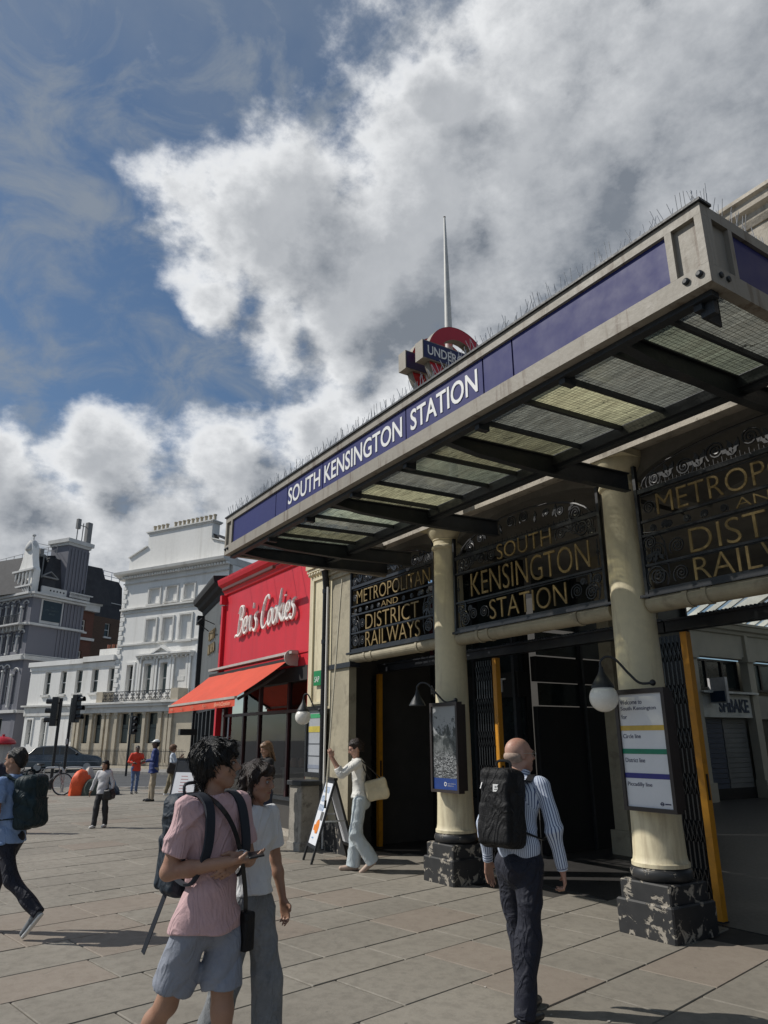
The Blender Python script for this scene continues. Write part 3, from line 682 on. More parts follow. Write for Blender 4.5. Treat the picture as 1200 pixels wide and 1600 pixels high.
# glazed roof with white glazing bars
m_wf = mat('white_roof_frame', (.62, .62, .58), .6)
gb = None
for i in range(58):
    y = 13.6 + i * .53
    b = MB(); b.bar((-13.0, y, 5.15), (-8.6, y, 7.4), .075, .14, (0, 0, 1)); b.bar((-8.6, y, 7.4), (-4.2, y, 5.15), .075, .14, (0, 0, 1)); b.build('glazing_bar', m_wf, ar)
for y in (16, 21, 26, 31, 36):
    b = MB(); b.bar((-13, y, 5.1), (-8.6, y, 7.1), .16, .3); b.bar((-8.6, y, 7.1), (-4.2, y, 5.1), .16, .3); b.bar((-13, y, 5.2), (-4.2, y, 5.2), .1, .2); b.bar((-10.8, y, 5.2), (-11.4, y, 5.9), .1, .15); b.build('roof_truss', m_wf, ar)
rg = MB(); rg.quad((-13, 13.4, 5.24), (-8.6, 13.4, 7.5), (-8.6, 44, 7.5), (-13, 44, 5.24)); rg.quad((-4.2, 13.4, 5.24), (-8.6, 13.4, 7.5), (-8.6, 44, 7.5), (-4.2, 44, 5.24))
rg.build('roof_glass', clear_glass('roof_glass', (.85, .87, .85), .6), ar)
s = MB(); s.box(-4.2, -4.0, 13.4, 44, 0, 5.1); s.build('far_side_wall', m_arc, ar)
s = MB(); s.box(-14, -4.2, 13.11, 13.3, 5.1, 7.6); s.box(-8.3, -4.2, 12.95, 13.1, 4.86, 5.1); s.build('end_wall', M['dark'], ar)

# ============================================================ ironwork name panels
def iron_panel(a, b, zt, lines, label, arch):
    t = thing('ironwork_sign', label, 'sign', ((a + b) / 2, 6.12, 3.1), group='wrought iron name panels between the columns')
    scroll_at = []
    z0 = 3.10; y = 6.12
    def hbar(z, xa=a, xb=b, w=.028): MB().bar((xa, y, z), (xb, y, z), .03, w, (0, 0, 1)).build('rail', M['blackiron'], t)
    rails = [z0, zt] + [l[5] for l in lines if l[5]]
    for z in rails:
        hbar(z, w=.045 if z in (z0, zt) else .024)
    for x in (a, b): MB().bar((x, y, z0 - .06), (x, y, zt + .3), .035, .045, (0, 1, 0)).build('upright', M['blackiron'], t)
    MB().box(a - .12, b + .12, y - .03, y + .03, z0 - .05, z0 - .023).build('foot_rail', M['blackiron'], t)
    for (txt, xa, xb, za, zb, _) in lines:
        letters(txt, frameXZ(xa, y - .012, za), xb - xa, zb - za, .014, M['gold'], t, bold=-.012)
        if len(txt) > 3:
            for z in (za - .035, zb + .035): MB().bar((a, y + .012, z), (b, y + .012, z), .012, .012, (0, 0, 1)).build('rail', M['blackiron'], t)
    def scroll(cx, cz, r, s=1, th=.010):
        sb_ = MB(); sb_.tube([(cx + s * (px - cx), y, pz) for px, pz in spiral(cx, cz, r * .08, r, 0, 2.35)], th, 5)
        c2 = [(cx + s * (px - cx), y, pz) for px, pz in spiral(cx, cz, r, r * 1.35, 2.35 * 2 * PI, .28, 8)]; sb_.tube(c2, th, 5)
        sb_.ball((cx, y, cz), r * .16, 8, 6); sb_.build('scroll', M['blackiron'], t)
    def leaf(cx, cz, ln, ang):
        d = Vector((math.cos(ang), 0, math.sin(ang))); u = Vector((-math.sin(ang), 0, math.cos(ang))); c = Vector((cx, y, cz)); vs = []
        pts = [(0, 0), (.25, .16), (.45, .10), (.6, .22), (.8, .08), (1, .12), (.85, -.02), (.6, -.14), (.45, -.05), (.25, -.12)]
        lb = MB(); n = len(pts); vs = [c + d * (p * ln) + u * (q * ln) + Vector((0, -.008, 0)) for p, q in pts] + [c + d * (p * ln) + u * (q * ln) + Vector((0, .008, 0)) for p, q in pts]
        lb.add(vs, [tuple(range(n)), tuple(range(2 * n - 1, n - 1, -1))] + [(i, (i + 1) % n, n + (i + 1) % n, n + i) for i in range(n)]); lb.build('iron_leaf', M['blackiron'], t)
    w = b - a
    xs_ = [a + .045 * q for q in range(1, int(w / .045))]
    for z_lo, z_hi in ((zt, zt + .05),):
        cr = MB()
        for x in xs_: cr.tube([(x, y, z_lo), (x, y, z_hi + .03 * ((int(x * 22)) % 2))], .004, 4, cap=False)
        cr.build('cresting', M['blackiron'], t, kind='stuff')
    for (txt, xa, xb, za, zb, _) in lines:           # fillers either side of each word
        for s, e, r_ in ((1, a + .05, xa - .03), (-1, xb + .03, b - .05)):
            wd = r_ - e
            if wd < .14 or arch == 1 and zb - za > .28: continue
            k = max(1, int(wd / .17))
            for q in range(k): scroll_at.append((e + wd * (q + .5) / k, (za + zb) / 2, min(.075, (zb - za) * .38, wd / k * .42), s if q % 2 else -s))
    # corner scrolls beside the narrow lines and a cresting on top
    if arch == 1:
        for s, e in ((1, a), (-1, b)):
            scroll(e + s * .26, 3.98, .115, s); scroll(e + s * .12, 3.90, .05, -s); scroll(e + s * .44, 4.06, .05, s)
            for an in (20, 60, 100): leaf(e + s * .42, 3.98, .15, R(an) if s > 0 else PI - R(an))
            scroll(e + s * .20, 3.22, .09, s); scroll(e + s * .10, 3.36, .05, -s); scroll(e + s * .31, 3.36, .035, s)
            leaf(e + s * .2, 3.33, .12, R(80))
            dm = MB(); x = e + s * .07; dm.tube([(x, y, 3.50), (x, y, 3.80)], .008, 5); dm.lathe([(0, -.05), (.028, 0), (0, .05)], (x, y, 3.65), 4); dm.build('iron_drop', M['blackiron'], t)
        cx = (a + b) / 2
        MB().tube([(cx - w * .46 * math.cos(PI * i / 16), y, 4.06 + .38 * math.sin(PI * i / 16)) for i in range(17)], .014, 6).build('arch_bar', M['blackiron'], t)
        for s in (1, -1):
            for (dx, cz, r) in ((.95, 4.17, .08), (.72, 4.26, .06), (.12, 4.34, .07), (.50, 4.30, .045)): scroll(cx + s * dx, cz, r, s)
            for (dx, an) in ((.3, 80), (.6, 60), (.85, 40)): leaf(cx + s * dx, 4.22, .15, R(an) if s > 0 else PI - R(an))
    else:
        for s, e in ((1, a), (-1, b)):
            scroll(e + s * .10, 3.60, .068, s); scroll(e + s * .14, 3.25, .10, s); scroll(e + s * .07, 3.44, .04, -s); scroll(e + s * .30, 3.755, .035, s)
            MB().tube([(e + s * x_, y, z_) for x_, z_ in ((.02, 3.72), (.20, 3.69), (.26, 3.58), (.27, 3.40), (.28, 3.25), (.24, 3.14))], .008, 5).build('scroll', M['blackiron'], t)
            for an in (200, 250, 300): leaf(e + s * .17, 3.50, .13, R(an))
        cx = (a + b) / 2
        for k in range(-3, 4):
            scroll(cx + k * .35, zt + .13 + .05 * math.cos(k), .085, 1 if k % 2 else -1)
            for an in (60, 100, 140): leaf(cx + k * .35 + .17, zt + .06, .17, R(an))
        for s in (1, -1): scroll(cx + s * 1.05, zt + .10, .06, s)
        MB().tube([(cx - w * .47 * math.cos(PI * i / 16), y, zt + .05 + .28 * math.sin(PI * i / 16)) for i in range(17)], .012, 6).build('arch_bar', M['blackiron'], t)
    for q in scroll_at: scroll(*q, th=.008)
IPX = 1
iron_panel(-7.60, -5.03, 4.20 - .12, [('SOUTH', -6.70, -5.75, 3.89, 4.09, 3.86), ('KENSINGTON', -7.24, -5.20, 3.50, 3.81, 3.46), ('STATION', -6.89, -5.58, 3.15, 3.40, None)],
           'black ironwork panel reading South Kensington Station in gold, between the columns', 1)
iron_panel(-4.52, -1.95, 4.16, [('METROPOLITAN', -4.28, -2.05, 3.86, 4.08, 3.83), ('AND', -3.46, -2.95, 3.70, 3.79, 3.68), ('DISTRICT', -3.97, -2.35, 3.39, 3.63, 3.37), ('RAILWAYS', -3.96, -2.35, 3.12, 3.34, None)],
           'black ironwork panel with large gold railway lettering, right of the near column', 2)
iron_panel(-10.42, -8.08, 4.16, [('METROPOLITAN', -10.20, -8.15, 3.86, 4.08, 3.83), ('AND', -9.45, -8.98, 3.70, 3.79, 3.68), ('DISTRICT', -9.92, -8.44, 3.40, 3.64, 3.38), ('RAILWAYS', -9.92, -8.42, 3.12, 3.36, None)],
           'black ironwork panel with dim gold railway lettering, left of the far column', 2)

# ============================================================ canopy
ca = thing('station_canopy', 'long wired glass canopy with grey and blue name fascia over the station front', 'canopy', (-5.5, 4.5, 4.1))
XL, XR, YF, ZB, ZT = -9.14, -1.828, 3.342, 4.095, 4.632
g = MB()
g.box(XL, XR, YF, YF + .07, ZB, ZB + .125)                    # bottom rail
g.box(XL, XR, YF, YF + .07, ZT - .085, ZT - .012)             # top rail
g.build('fascia_rail', M['greypaint'], ca)
MB().box(XL - .015, XR + .015, YF - .018, YF + .10, ZT - .011, ZT + .006).build('drip_edge', M['darksteel'], ca)
MB().box(XL + .05, XR - .05, YF + .071, YF + .14, ZB - .035, ZB + .03).build('bottom_angle', M['darksteel'], ca)
seps = [-8.945, -7.545, -7.23, -6.362, -4.799, -3.745, -3.413, -2.07]
for a, b in zip(seps[:-1], seps[1:]):
    MB().box(a + .008, b - .008, YF + .022, YF + .06, ZB + .127, ZT - .087).build('blue_panel', M['blue'], ca)
for x in (XL, XR - .242):
    c = MB(); c.box(x, x + .045, YF, YF + .07, ZB + .126, ZT - .086); c.box(x + .197, x + .242, YF, YF + .07, ZB + .126, ZT - .086)
    c.box(x + .045, x + .197, YF + .03, YF + .06, ZB + .126, ZT - .086); c.build('corner_panel', M['greypaint'], ca)
for (a, b, w) in ((-7.19, -6.41, 'SOUTH'), (-6.315, -4.855, 'KENSINGTON'), (-4.72, -3.81, 'STATION')):
    letters(w, frameXZ(a, YF + .0215, 4.283), b - a, .200, .006, M['white'], ca, bold=.012)
# right end fascia
s = MB(); s.box(XR - .07, XR, YF + .071, 5.95, ZB, ZB + .125); s.box(XR - .07, XR, YF + .071, 5.95, ZT - .085, ZT - .012); s.box(XR - .07, XR, YF + .071, YF + .10, ZB + .126, ZT - .086); s.box(XR - .07, XR, YF + .26, YF + .30, ZB + .126, ZT - .086); s.box(XR - .055, XR - .03, YF + .10, YF + .26, ZB + .126, ZT - .086)
s.build('end_rail', M['greypaint'], ca)
MB().box(XR - .055, XR - .022, YF + .305, 5.93, ZB + .127, ZT - .087).build('blue_panel', M['blue'], ca)
s = MB(); s.box(XL, XL + .07, YF + .071, 5.95, ZB, ZB + .125); s.box(XL, XL + .07, YF + .071, 5.95, ZT - .085, ZT - .012); s.box(XL + .02, XL + .05, YF + .071, 5.93, ZB + .126, ZT - .086); s.build('end_rail', M['greypaint'], ca)
for x in (XR - .06, XR - .145, XL + .05, XL + .13):
    bt = MB(); L = Matrix.Translation((x, YF, ZB + .075)) @ Matrix.Rotation(PI / 2, 4, 'X'); bt.lathe([(.021, 0), (.021, .012), (.012, .02), (0, .02)], (0, 0, 0), 10, L=L); bt.build('bolt', M['darksteel'], ca)
for y in (YF + .1, YF + .17):
    bt = MB(); L = Matrix.Translation((XR, y, ZB + .07)) @ Matrix.Rotation(PI / 2, 4, 'Y'); bt.lathe([(.018, 0), (.018, .012), (0, .018)], (0, 0, 0), 10, L=L); bt.build('bolt', M['darksteel'], ca)
# deep bracket beams running back to the wall
for x in (XL + .16, -8.35, -6.45, -4.45, -2.58):
    pr = [(YF + .12, 4.13), (YF + .12, 4.19), (5.90, 4.30), (5.90, 4.13), (4.75, 4.085), (3.9, 4.09)]
    b = MB()
    vs = [(x - .012, y, z) for y, z in pr] + [(x + .012, y, z) for y, z in pr]; n = len(pr)
    b.add(vs, [tuple(range(n)), tuple(range(2 * n - 1, n - 1, -1))] + [(i, (i + 1) % n, n + (i + 1) % n, n + i) for i in range(n)])
    b.bar((x, YF + .12, 4.124), (x, 3.9, 4.084), .075, .012); b.bar((x, 3.9, 4.084), (x, 4.75, 4.078), .075, .012); b.bar((x, 4.75, 4.078), (x, 5.90, 4.123), .075, .012)
    b.bar((x, YF + .12, 4.198), (x, 5.90, 4.308), .075, .012)
    b.build('bracket_beam', M['darksteel'], ca)
# gutter beam along the middle, glass either side
gb_ = MB(); gb_.box(XL + .08, XR - .08, 4.80, 4.815, 4.17, 4.42); gb_.box(XL + .08, XR - .08, 4.816, 4.915, 4.17, 4.185); gb_.box(XL + .08, XR - .08, 4.916, 4.93, 4.17, 4.48); gb_.box(XL + .08, XR - .08, 4.825, 4.90, 4.14, 4.169)
gb_.build('gutter_beam', M['darksteel'], ca)
ribs = [XL + .10, -8.62, -8.10, -7.62, -7.16, -6.74, -6.25, -5.80, -5.36, -4.93, -4.52, -4.09, -3.62, -3.20, -2.76, -2.30, XR - .09]
def rz(y): return 4.215 + (y - YF) * .035
kinds = ['wg2', 'wg3', 'wg1', 'wg2', 'wg3', 'wg1', 'wg1', 'wg2', 'wg3', 'wg1', 'wg1', 'wg2', 'wg1', 'wg2', 'wg3', 'wg2']
for i, x in enumerate(ribs):
    rb = MB(); rb.bar((x, YF + .08, rz(YF) - .022), (x, 4.80, rz(4.8) - .022), .028, .04); rb.bar((x, 4.935, 4.50), (x, 5.66, 4.70), .028, .04); rb.build('glazing_rib', M['darksteel'], ca)
    if i < len(ribs) - 1:
        x2 = ribs[i + 1]
        for k, (ya, yb, za, zb) in enumerate(((YF + .075, 4.797, rz(YF + .075), rz(4.797)), (4.935, 5.66, 4.53, 4.73))):
            gp = MB(); th = .006
            gp.add([(x + .003, ya, za), (x2 - .003, ya, za), (x2 - .003, yb, zb), (x + .003, yb, zb)], [(0, 1, 2, 3)])
            gp.build('glass_pane', M[kinds[(i + k * 5) % 16]], ca)
# small hanging lugs under the fascia
for x in (-7.9, -6.9, -5.9, -4.95, -3.95, -3.05, XR - .18):
    l = MB(); l.box(x, x + .05, YF + .09, YF + .20, 4.02, 4.10); l.build('lug', M['darksteel'], ca)
l = MB(); l.box(XR - .16, XR - .075, YF + .12, YF + .16, 3.98, 4.16); l.box(XR - .16, XR - .145, YF + .161, YF + .30, 3.98, 4.16); l.build('corner_bracket', M['darksteel'], ca)
bs = MB(); rg_ = random.Random(4)
x = XL
while x < XR:
    x += .026; lean = rg_.uniform(-.05, .05); ly = rg_.choice((-.04, .0, .045)) + rg_.uniform(-.01, .01)
    bs.tube([(x, YF + .05, ZT), (x + lean, YF + .05 + ly, ZT + .145 + rg_.uniform(-.02, .02))], .0025, 3, cap=False)
y = YF
while y < 5.0:
    y += .034; bs.tube([(XR - .05, y, ZT), (XR - .05 + rg_.uniform(-.05, .05), y + rg_.uniform(-.03, .03), ZT + .145)], .0025, 3, cap=False)
bs.build('bird_spikes', mat('spike_wire', (.55, .55, .55), .4, metal=.3), ca, kind='stuff')

# ============================================================ roundel and mast
def roundel(x, y, label):
    t = thing('station_roundel', label, 'sign', (x, y, 6.3), group='double red roundels on the roof')
    zc = 6.70; yo = y
    ring = MB(); n = 56; ro, ri, dp = .54, .345, .11
    for i in range(n):
        a, c = 2 * PI * i / n, 2 * PI * (i + 1) / n
        def P(r, an, dx): return (x + dx, yo + r * math.cos(an), zc + r * math.sin(an))
        ring.quad(P(ri, a, 0), P(ro, a, 0), P(ro, c, 0), P(ri, c, 0))
    ring.build('red_ring', M['deepred'], t)
    ring = MB()
    for i in range(n):
        a, c = 2 * PI * i / n, 2 * PI * (i + 1) / n; ring.quad(P(ri, a, -dp), P(ro, a, -dp), P(ro, c, -dp), P(ri, c, -dp))
    ring.build('red_ring', M['deepred'], t)
    for r in (ro, ri):
        rim = MB()
        for i in range(n):
            a, c = 2 * PI * i / n, 2 * PI * (i + 1) / n; rim.quad(P(r, a, .004), P(r, c, .004), P(r, c, -dp - .004), P(r, a, -dp - .004))
        rim.build('ring_edge', M['greypaint'], t)
    MB().box(x - dp - .02, x + .04, yo - .66, yo + .66, zc - .135, zc + .145).build('name_bar', M['greypaint'], t)
    MB().box(x + .041, x + .046, yo - .645, yo + .645, zc - .12, zc + .13).build('blue_panel', mat('navy_enamel', (.012, .014, .075), .35), t)
    letters('UNDERGROUND', frameYZ(x + .0465, yo - .58, zc - .065), 1.16, .14, .005, M['white'], t, bold=.008)
    return t
roundel(-6.86, 5.73, 'red ring sign with a blue underground name bar above the canopy')
r2 = roundel(-7.22, 5.70, 'red ring sign behind its twin above the canopy, only its bar end showing')
for o_ in list(r2.children):
    if o_.name.startswith('letter'): bpy.data.objects.remove(o_)
fp = thing('flagpole', 'tall thin white mast rising behind the roundel', 'mast', (-7.06, 5.72, 4.7))
MB().tube([(-7.06, 5.72, 4.7), (-7.06, 5.72, 7.3), (-7.06, 5.72, 8.4), (-7.06, 5.72, 9.28)], [.06, .055, .036, .014], 14).build('pole', mat('white_mast', (.52, .52, .50), .5), fp)
MB().lathe([(.0, 0), (.13, 0), (.13, .03), (.06, .05), (0, .05)], (-7.06, 5.72, 4.7), 16).build('pole_foot', M['darksteel'], fp)
MB().lathe([(.0, 0), (.02, .012), (.0, .03)], (-7.06, 5.72, 9.28), 10).build('finial', M['greypaint'], fp)
# ============================================================ red cookie shop and its neighbour
cs = thing('cookie_shop', 'bright red cookie shop with cream script lettering and an orange awning', 'shop', (-14.5, 6.3, 0))
a, b = -16.95, -12.2
yw = 6.30
MB().box(a + .1, b, yw + .02, 6.9, 3.0, 5.6).build('wall', M['red'], cs)
w_ = MB(); w_.box(a + .1, b - .03, yw, yw + .019, 3.30, 5.06); w_.build('red_panel', M['red'], cs)
MB().box(b - .03, b + .02, yw - .05, 6.9, 0, 5.6).build('edge_strip', M['red'], cs)
cn = MB(); cn.extr([(yw, 5.10), (yw - .03, 5.12), (yw - .05, 5.18), (yw - .10, 5.22), (yw - .11, 5.28), (yw - .20, 5.34), (yw - .23, 5.42), (yw - .24, 5.47), (6.9, 5.55), (6.9, 5.10)], a + .04, b + .02)
cn.build('cornice', M['red'], cs)
MB().box(a + .04, a + .16, yw - .14, yw + .2, 4.88, 5.095).build('cornice_bracket', M['red'], cs)
MB().box(a + .02, a + .12, yw - .08, yw + .06, 0, 4.85).build('corner_post', M['red'], cs)
lb = MB(); lb.bar((-15.6, yw - .55, 4.98), (-12.85, yw - .55, 4.98), .07, .06); lb.build('picture_light', mat('rust_brown_bar', (.09, .03, .02), .5), cs)
for x in (-15.5, -14.6, -14.2, -13.3, -12.9): MB().tube([(x, yw - .55, 5.0), (x + .03, yw - .02, 5.30)], .008, 5).build('light_arm', M['blackiron'], cs)
# script lettering, built from bent strokes
GL = {
 'B': [[(.10, .00), (.20, .50), (.28, 1.0)], [(.02, .82), (.18, 1.0), (.42, 1.04), (.56, .90), (.50, .70), (.26, .56)], [(.26, .56), (.50, .54), (.58, .32), (.46, .08), (.22, -.02), (-.06, .02), (-.16, -.05)]],
 'e': [[(.04, .26), (.26, .30), (.36, .46), (.26, .58), (.12, .50), (.04, .26), (.10, .04), (.26, .02), (.40, .16)]],
 'n': [[(.04, .56), (.02, .30), (.0, .02)], [(.03, .30), (.18, .56), (.30, .50), (.28, .20), (.34, .04), (.44, .14)]],
 "'": [[(.06, 1.0), (.04, .80)]],
 's': [[(.36, .62), (.20, .60), (.12, .46), (.28, .30), (.30, .12), (.14, -.02), (-.04, .06)]],
 'C': [[(.60, .92), (.50, 1.06), (.30, 1.0), (.10, .66), (.04, .28), (.16, .0), (.36, .0), (.54, .18)]],
 'o': [[(.22, .58), (.06, .44), (.04, .16), (.18, .0), (.34, .14), (.36, .42), (.22, .58), (.42, .52)]],
 'k': [[(.22, 1.12), (.12, .56), (.02, .0)], [(.40, .60), (.10, .30)], [(.14, .32), (.26, .18), (.42, .0)]],
 'i': [[(.10, .56), (.05, .20), (.12, .02), (.22, .12)], [(.16, .84), (.17, .80)]],
}
ADV = {'B': .66, 'e': .42, 'n': .46, "'": .14, 's': .42, 'C': .60, 'o': .42, 'k': .44, 'i': .24, ' ': .34}
def smooth(pts, n=5):
    P = [Vector(p) for p in pts]; out = []
    if len(P) < 3: return P
    for i in range(len(P) - 1):
        p0 = P[max(i - 1, 0)]; p1 = P[i]; p2 = P[i + 1]; p3 = P[min(i + 2, len(P) - 1)]
        for k in range(n):
            t = k / n; out.append(.5 * ((2 * p1) + (p2 - p0) * t + (2 * p0 - 5 * p1 + 4 * p2 - p3) * t * t + (3 * p1 - p0 - 3 * p2 + p3) * t ** 3))
    out.append(P[-1]); return out
cx = 0; tot = sum(ADV[c] for c in "Ben's Cookies")
Wd, Hh = 3.05, .62
for ch in "Ben's Cookies":
    if ch != ' ':
        lt = MB()
        for st_ in GL[ch]:
            pts = [(( -15.83 + (cx + x + y * .10) / tot * Wd), yw - .07, 3.99 + y * Hh + .03 * (cx / tot)) for x, y in smooth(st_)]
            n = len(pts); rr = [.034 * (.65 + .5 * math.sin(PI * (i + .6) / (n + .2))) for i in range(n)]
            lt.tube(pts, rr, 6)
        lt.build('letter', mat('cream_letter', (.86, .84, .80), .8, spec=.1) , cs)
    cx += ADV[ch]
# shopfront: stall riser, window frames, glass, dark inside
MB().box(a + .2, -12.25, 6.42, 6.9, .0, .60).build('stall_riser', mat('grey_brown_riser', (.06, .055, .05), .6), cs)
MB().box(a + .2, -12.25, 6.34, 6.6, .60, .66).build('sill', M['darksteel'], cs)
MB().box(-16.3, -12.25, 6.30, 6.42, .001, .10).build('step', M['stonecap'], cs)
m_bf = mat('dark_maroon_frame', (.045, .012, .014), .4)
for x in (-16.75, -15.6, -14.75, -13.35, -12.32): MB().box(x, x + .07, 6.38, 6.46, .661, 2.78).build('window_frame', m_bf, cs)
MB().box(a + .2, -12.25, 6.36, 6.5, 2.2, 2.26).build('transom', m_bf, cs)
MB().box(a + .2, -12.25, 6.30, 6.7, 2.78, 3.05).build('header', M['dark'], cs)
for (p, q) in ((-16.68, -15.6), (-15.53, -14.75), (-14.68, -13.35), (-13.28, -12.32)):
    MB().quad((p, 6.42, .662), (q, 6.42, .662), (q, 6.42, 2.2), (p, 6.42, 2.2)).build('window_pane', M['glass'], cs)
    MB().quad((p, 6.42, 2.262), (q, 6.42, 2.262), (q, 6.42, 2.779), (p, 6.42, 2.779)).build('window_pane', M['glass'], cs)
it = MB(); it.box(a, -12.2, 9.4, 9.5, 0, 3.2); it.box(a, a + .05, 6.6, 9.4, 0, 3.2); it.box(-12.25, -12.2, 6.9, 9.4, 0, 3.2); it.box(a, -12.2, 6.5, 9.4, 2.9, 2.95); it.build('interior', mat('maroon_interior', (.05, .02, .018), .8), cs)
ct = MB(); ct.box(-15.8, -12.8, 7.5, 8.0, 0, 1.05); ct.box(-15.8, -12.8, 7.45, 8.0, 1.05, 1.1); ct.build('counter', mat('counter', (.15, .13, .11), .5), cs)
for k in range(7):
    x = -15.6 + k * .42; q = MB(); q.lathe([(0, 0), (.09, .0), (.10, .12), (.07, .2), (0, .2)], (x, 7.7, 1.101), 10); q.build('cookie_jar', mat('jar', (.25, .12, .06), .4) if k == 0 else bpy.data.materials['jar'], cs)
# awning
aw = MB(); m_aw = mat('orange_awning', (.60, .075, .035), .85, var=.10, scale=1.2, dirt=(.50, .06, .03), dirtamt=.4, dscale=3, bump=.3, bscale=200)
P0, P1, P2, P3 = (-17.15, 6.20, 3.22), (-12.86, 6.20, 3.22), (-12.9, 5.12, 2.46), (-17.15, 5.20, 2.46)
n = 14; rows = 6; grid = []
for j in range(rows + 1):
    for i in range(n + 1):
        u, v = i / n, j / rows
        p = Vector(P0).lerp(Vector(P1), u).lerp(Vector(P3).lerp(Vector(P2), u), v); p.z -= .025 * math.sin(PI * v) + .004 * math.sin(u * 40); grid.append(p)
fs = [(j * (n + 1) + i, j * (n + 1) + i + 1, (j + 1) * (n + 1) + i + 1, (j + 1) * (n + 1) + i) for j in range(rows) for i in range(n)]
aw.add(grid, fs, True); aw.add([p - Vector((0, 0, .005)) for p in grid], fs, True)
awn = aw.build('awning', m_aw, cs)
va = MB(); 
for i in range(24):
    x = -17.15 + 4.25 * i / 24; x2 = x + 4.25 / 24; y0_, y1_ = 5.19 - .08 * i / 24, 5.19 - .08 * (i + 1) / 24; w0, w1 = .006 * math.sin(i * 1.3), .006 * math.sin((i + 1) * 1.3)
    va.quad((x, y0_, 2.425), (x2, y1_, 2.425), (x2, y1_ + w1, 2.285), (x, y0_ + w0, 2.285))
va.build('valance', m_aw, awn)
fb = MB(); fb.bar((-17.17, 5.195, 2.445), (-12.88, 5.115, 2.445), .05, .045); fb.build('front_bar', mat('pale_awning_bar', (.42, .38, .34), .5), awn)
hs = MB(); hs.bar((-17.2, 6.16, 3.30), (-12.62, 6.16, 3.30), .14, .05); hs.build('cassette', mat('cassette_grey', (.42, .40, .37), .5), awn)
en = MB(); L = Matrix.Translation((-12.78, 6.16, 3.21)) @ Matrix.Rotation(PI / 2, 4, 'Y'); en.lathe([(0, 0), (.15, 0), (.15, .03), (0, .03)], (0, 0, 0), 24, L=L); en.box(-12.778, -12.752, 6.16, 6.30, 3.062, 3.358); en.build('end_cap', bpy.data.materials['cassette_grey'], awn)
MB().box(-17.15, -12.84, 6.1, 6.28, 3.09, 3.2).build('roller_box', M['dark'], awn)
for x in (-16.9, -13.0):
    ar_ = MB(); ar_.bar((x, 6.15, 3.0), (x, 5.70, 2.70), .035, .05); ar_.bar((x, 5.70, 2.70), (x, 5.2, 2.42), .035, .05); ar_.build('folding_arm', M['darksteel'], awn)
m_vt = mat('valance_print', (.80, .42, .28), .8)
for k, wd in enumerate((.22, .16, .16, .24)): marks(frameXZ(-16.9 + k * .75, 5.155 - .014 * k, 2.325), wd, .05, 4, .002, m_vt, awn, 'valance_print', k)
letters("Ben's", frameXZ(-13.95, 5.10, 2.315), .36, .075, .002, m_vt, awn, name='valance_print', joined=True, shear=.3)
letters("Cookies", frameXZ(-13.55, 5.09, 2.315), .46, .075, .002, m_vt, awn, name='valance_print', joined=True, shear=.3)

# dark grey neighbour, turning away with the street
GM = Matrix.Translation((-16.97, 6.32, 0)) @ Matrix.Rotation(R(169), 4, 'Z')       # local x runs away along the frontage, local -y... faces the street at +y
gs = thing('grey_restaurant', 'narrow dark grey restaurant front with gold lettering beside the red shop', 'restaurant', (-16.97, 6.32, 0), R(169))
W = 3.5
g_ = MB(GM); g_.box(0, W, -.6, 0, 2.65, 5.15); g_.build('wall', M['greybrick'], gs)
g_ = MB(GM); g_.extr([(-.6, 5.15), (.0, 5.15), (.03, 5.2), (.05, 5.28), (.16, 5.34), (.2, 5.42), (.30, 5.46), (.33, 5.56), (.33, 5.62), (-.6, 5.70)], 0, W + .15); g_.build('cornice', mat('matt_black_paint', (.012, .012, .014), .75), gs)
g_ = MB(GM); g_.box(W - .02, W + .10, -.6, .12, 0, 5.14); g_.build('corner_pilaster', M['blackpaint'], gs)
g_ = MB(GM); g_.box(W - .1, W + .16, -.5, .2, 4.9, 5.149); g_.build('corner_bracket', M['blackpaint'], gs)
g_ = MB(GM); g_.box(.0, W, -.5, .05, 2.4, 2.649); g_.box(0, W, -.5, .03, 0, .4); g_.build('shopfront_band', M['blackpaint'], gs)
for i in range(6):
    g_ = MB(GM); x = .05 + i * .66; g_.box(x, x + .12, -.1, .06, .401, 2.399); g_.build('shopfront_mullion', mat('dark_grey_wood', (.04, .045, .05), .5) if i == 0 else bpy.data.materials['dark_grey_wood'], gs)
    if i < 5:
        g_ = MB(GM); g_.quad((x + .12, -.02, .401), (x + .66, -.02, .401), (x + .66, -.02, 2.399), (x + .12, -.02, 2.399)); g_.build('window_pane', M['glassdark'], gs)
for ln, z in (('a', 4.22), ('b', 3.86)):
    F = GM @ Matrix(((-1, 0, 0, 2.05), (0, 0, 1, .015), (0, 1, 0, z), (0, 0, 0, 1)))
    marks(F, 1.05, .27, 5, .02, mat('old_gold', (.22, .16, .07), .5) if 'old_gold' not in bpy.data.materials else bpy.data.materials['old_gold'], gs, 'gold_lettering', ord(ln), False)
sp = MB(GM); sp.tube([(2.3, .02, 4.55), (2.3, .35, 4.78), (1.0, .40, 4.70)], .014, 5); sp.tube([(1.3, .02, 4.6), (1.3, .38, 4.74)], .012, 5); sp.build('sign_lamp_bar', M['blackiron'], gs)
for z in (4.45, 3.75):
    g_ = MB(GM); g_.box(.10, .28, 0.0, .06, z, z + .22); g_.build('wall_vent', M['blackiron'], gs)
g_ = MB(GM); g_.box(2.9, 3.35, .06, .5, 1.82, 1.98); g_.build('projecting_sign', M['black'], gs)

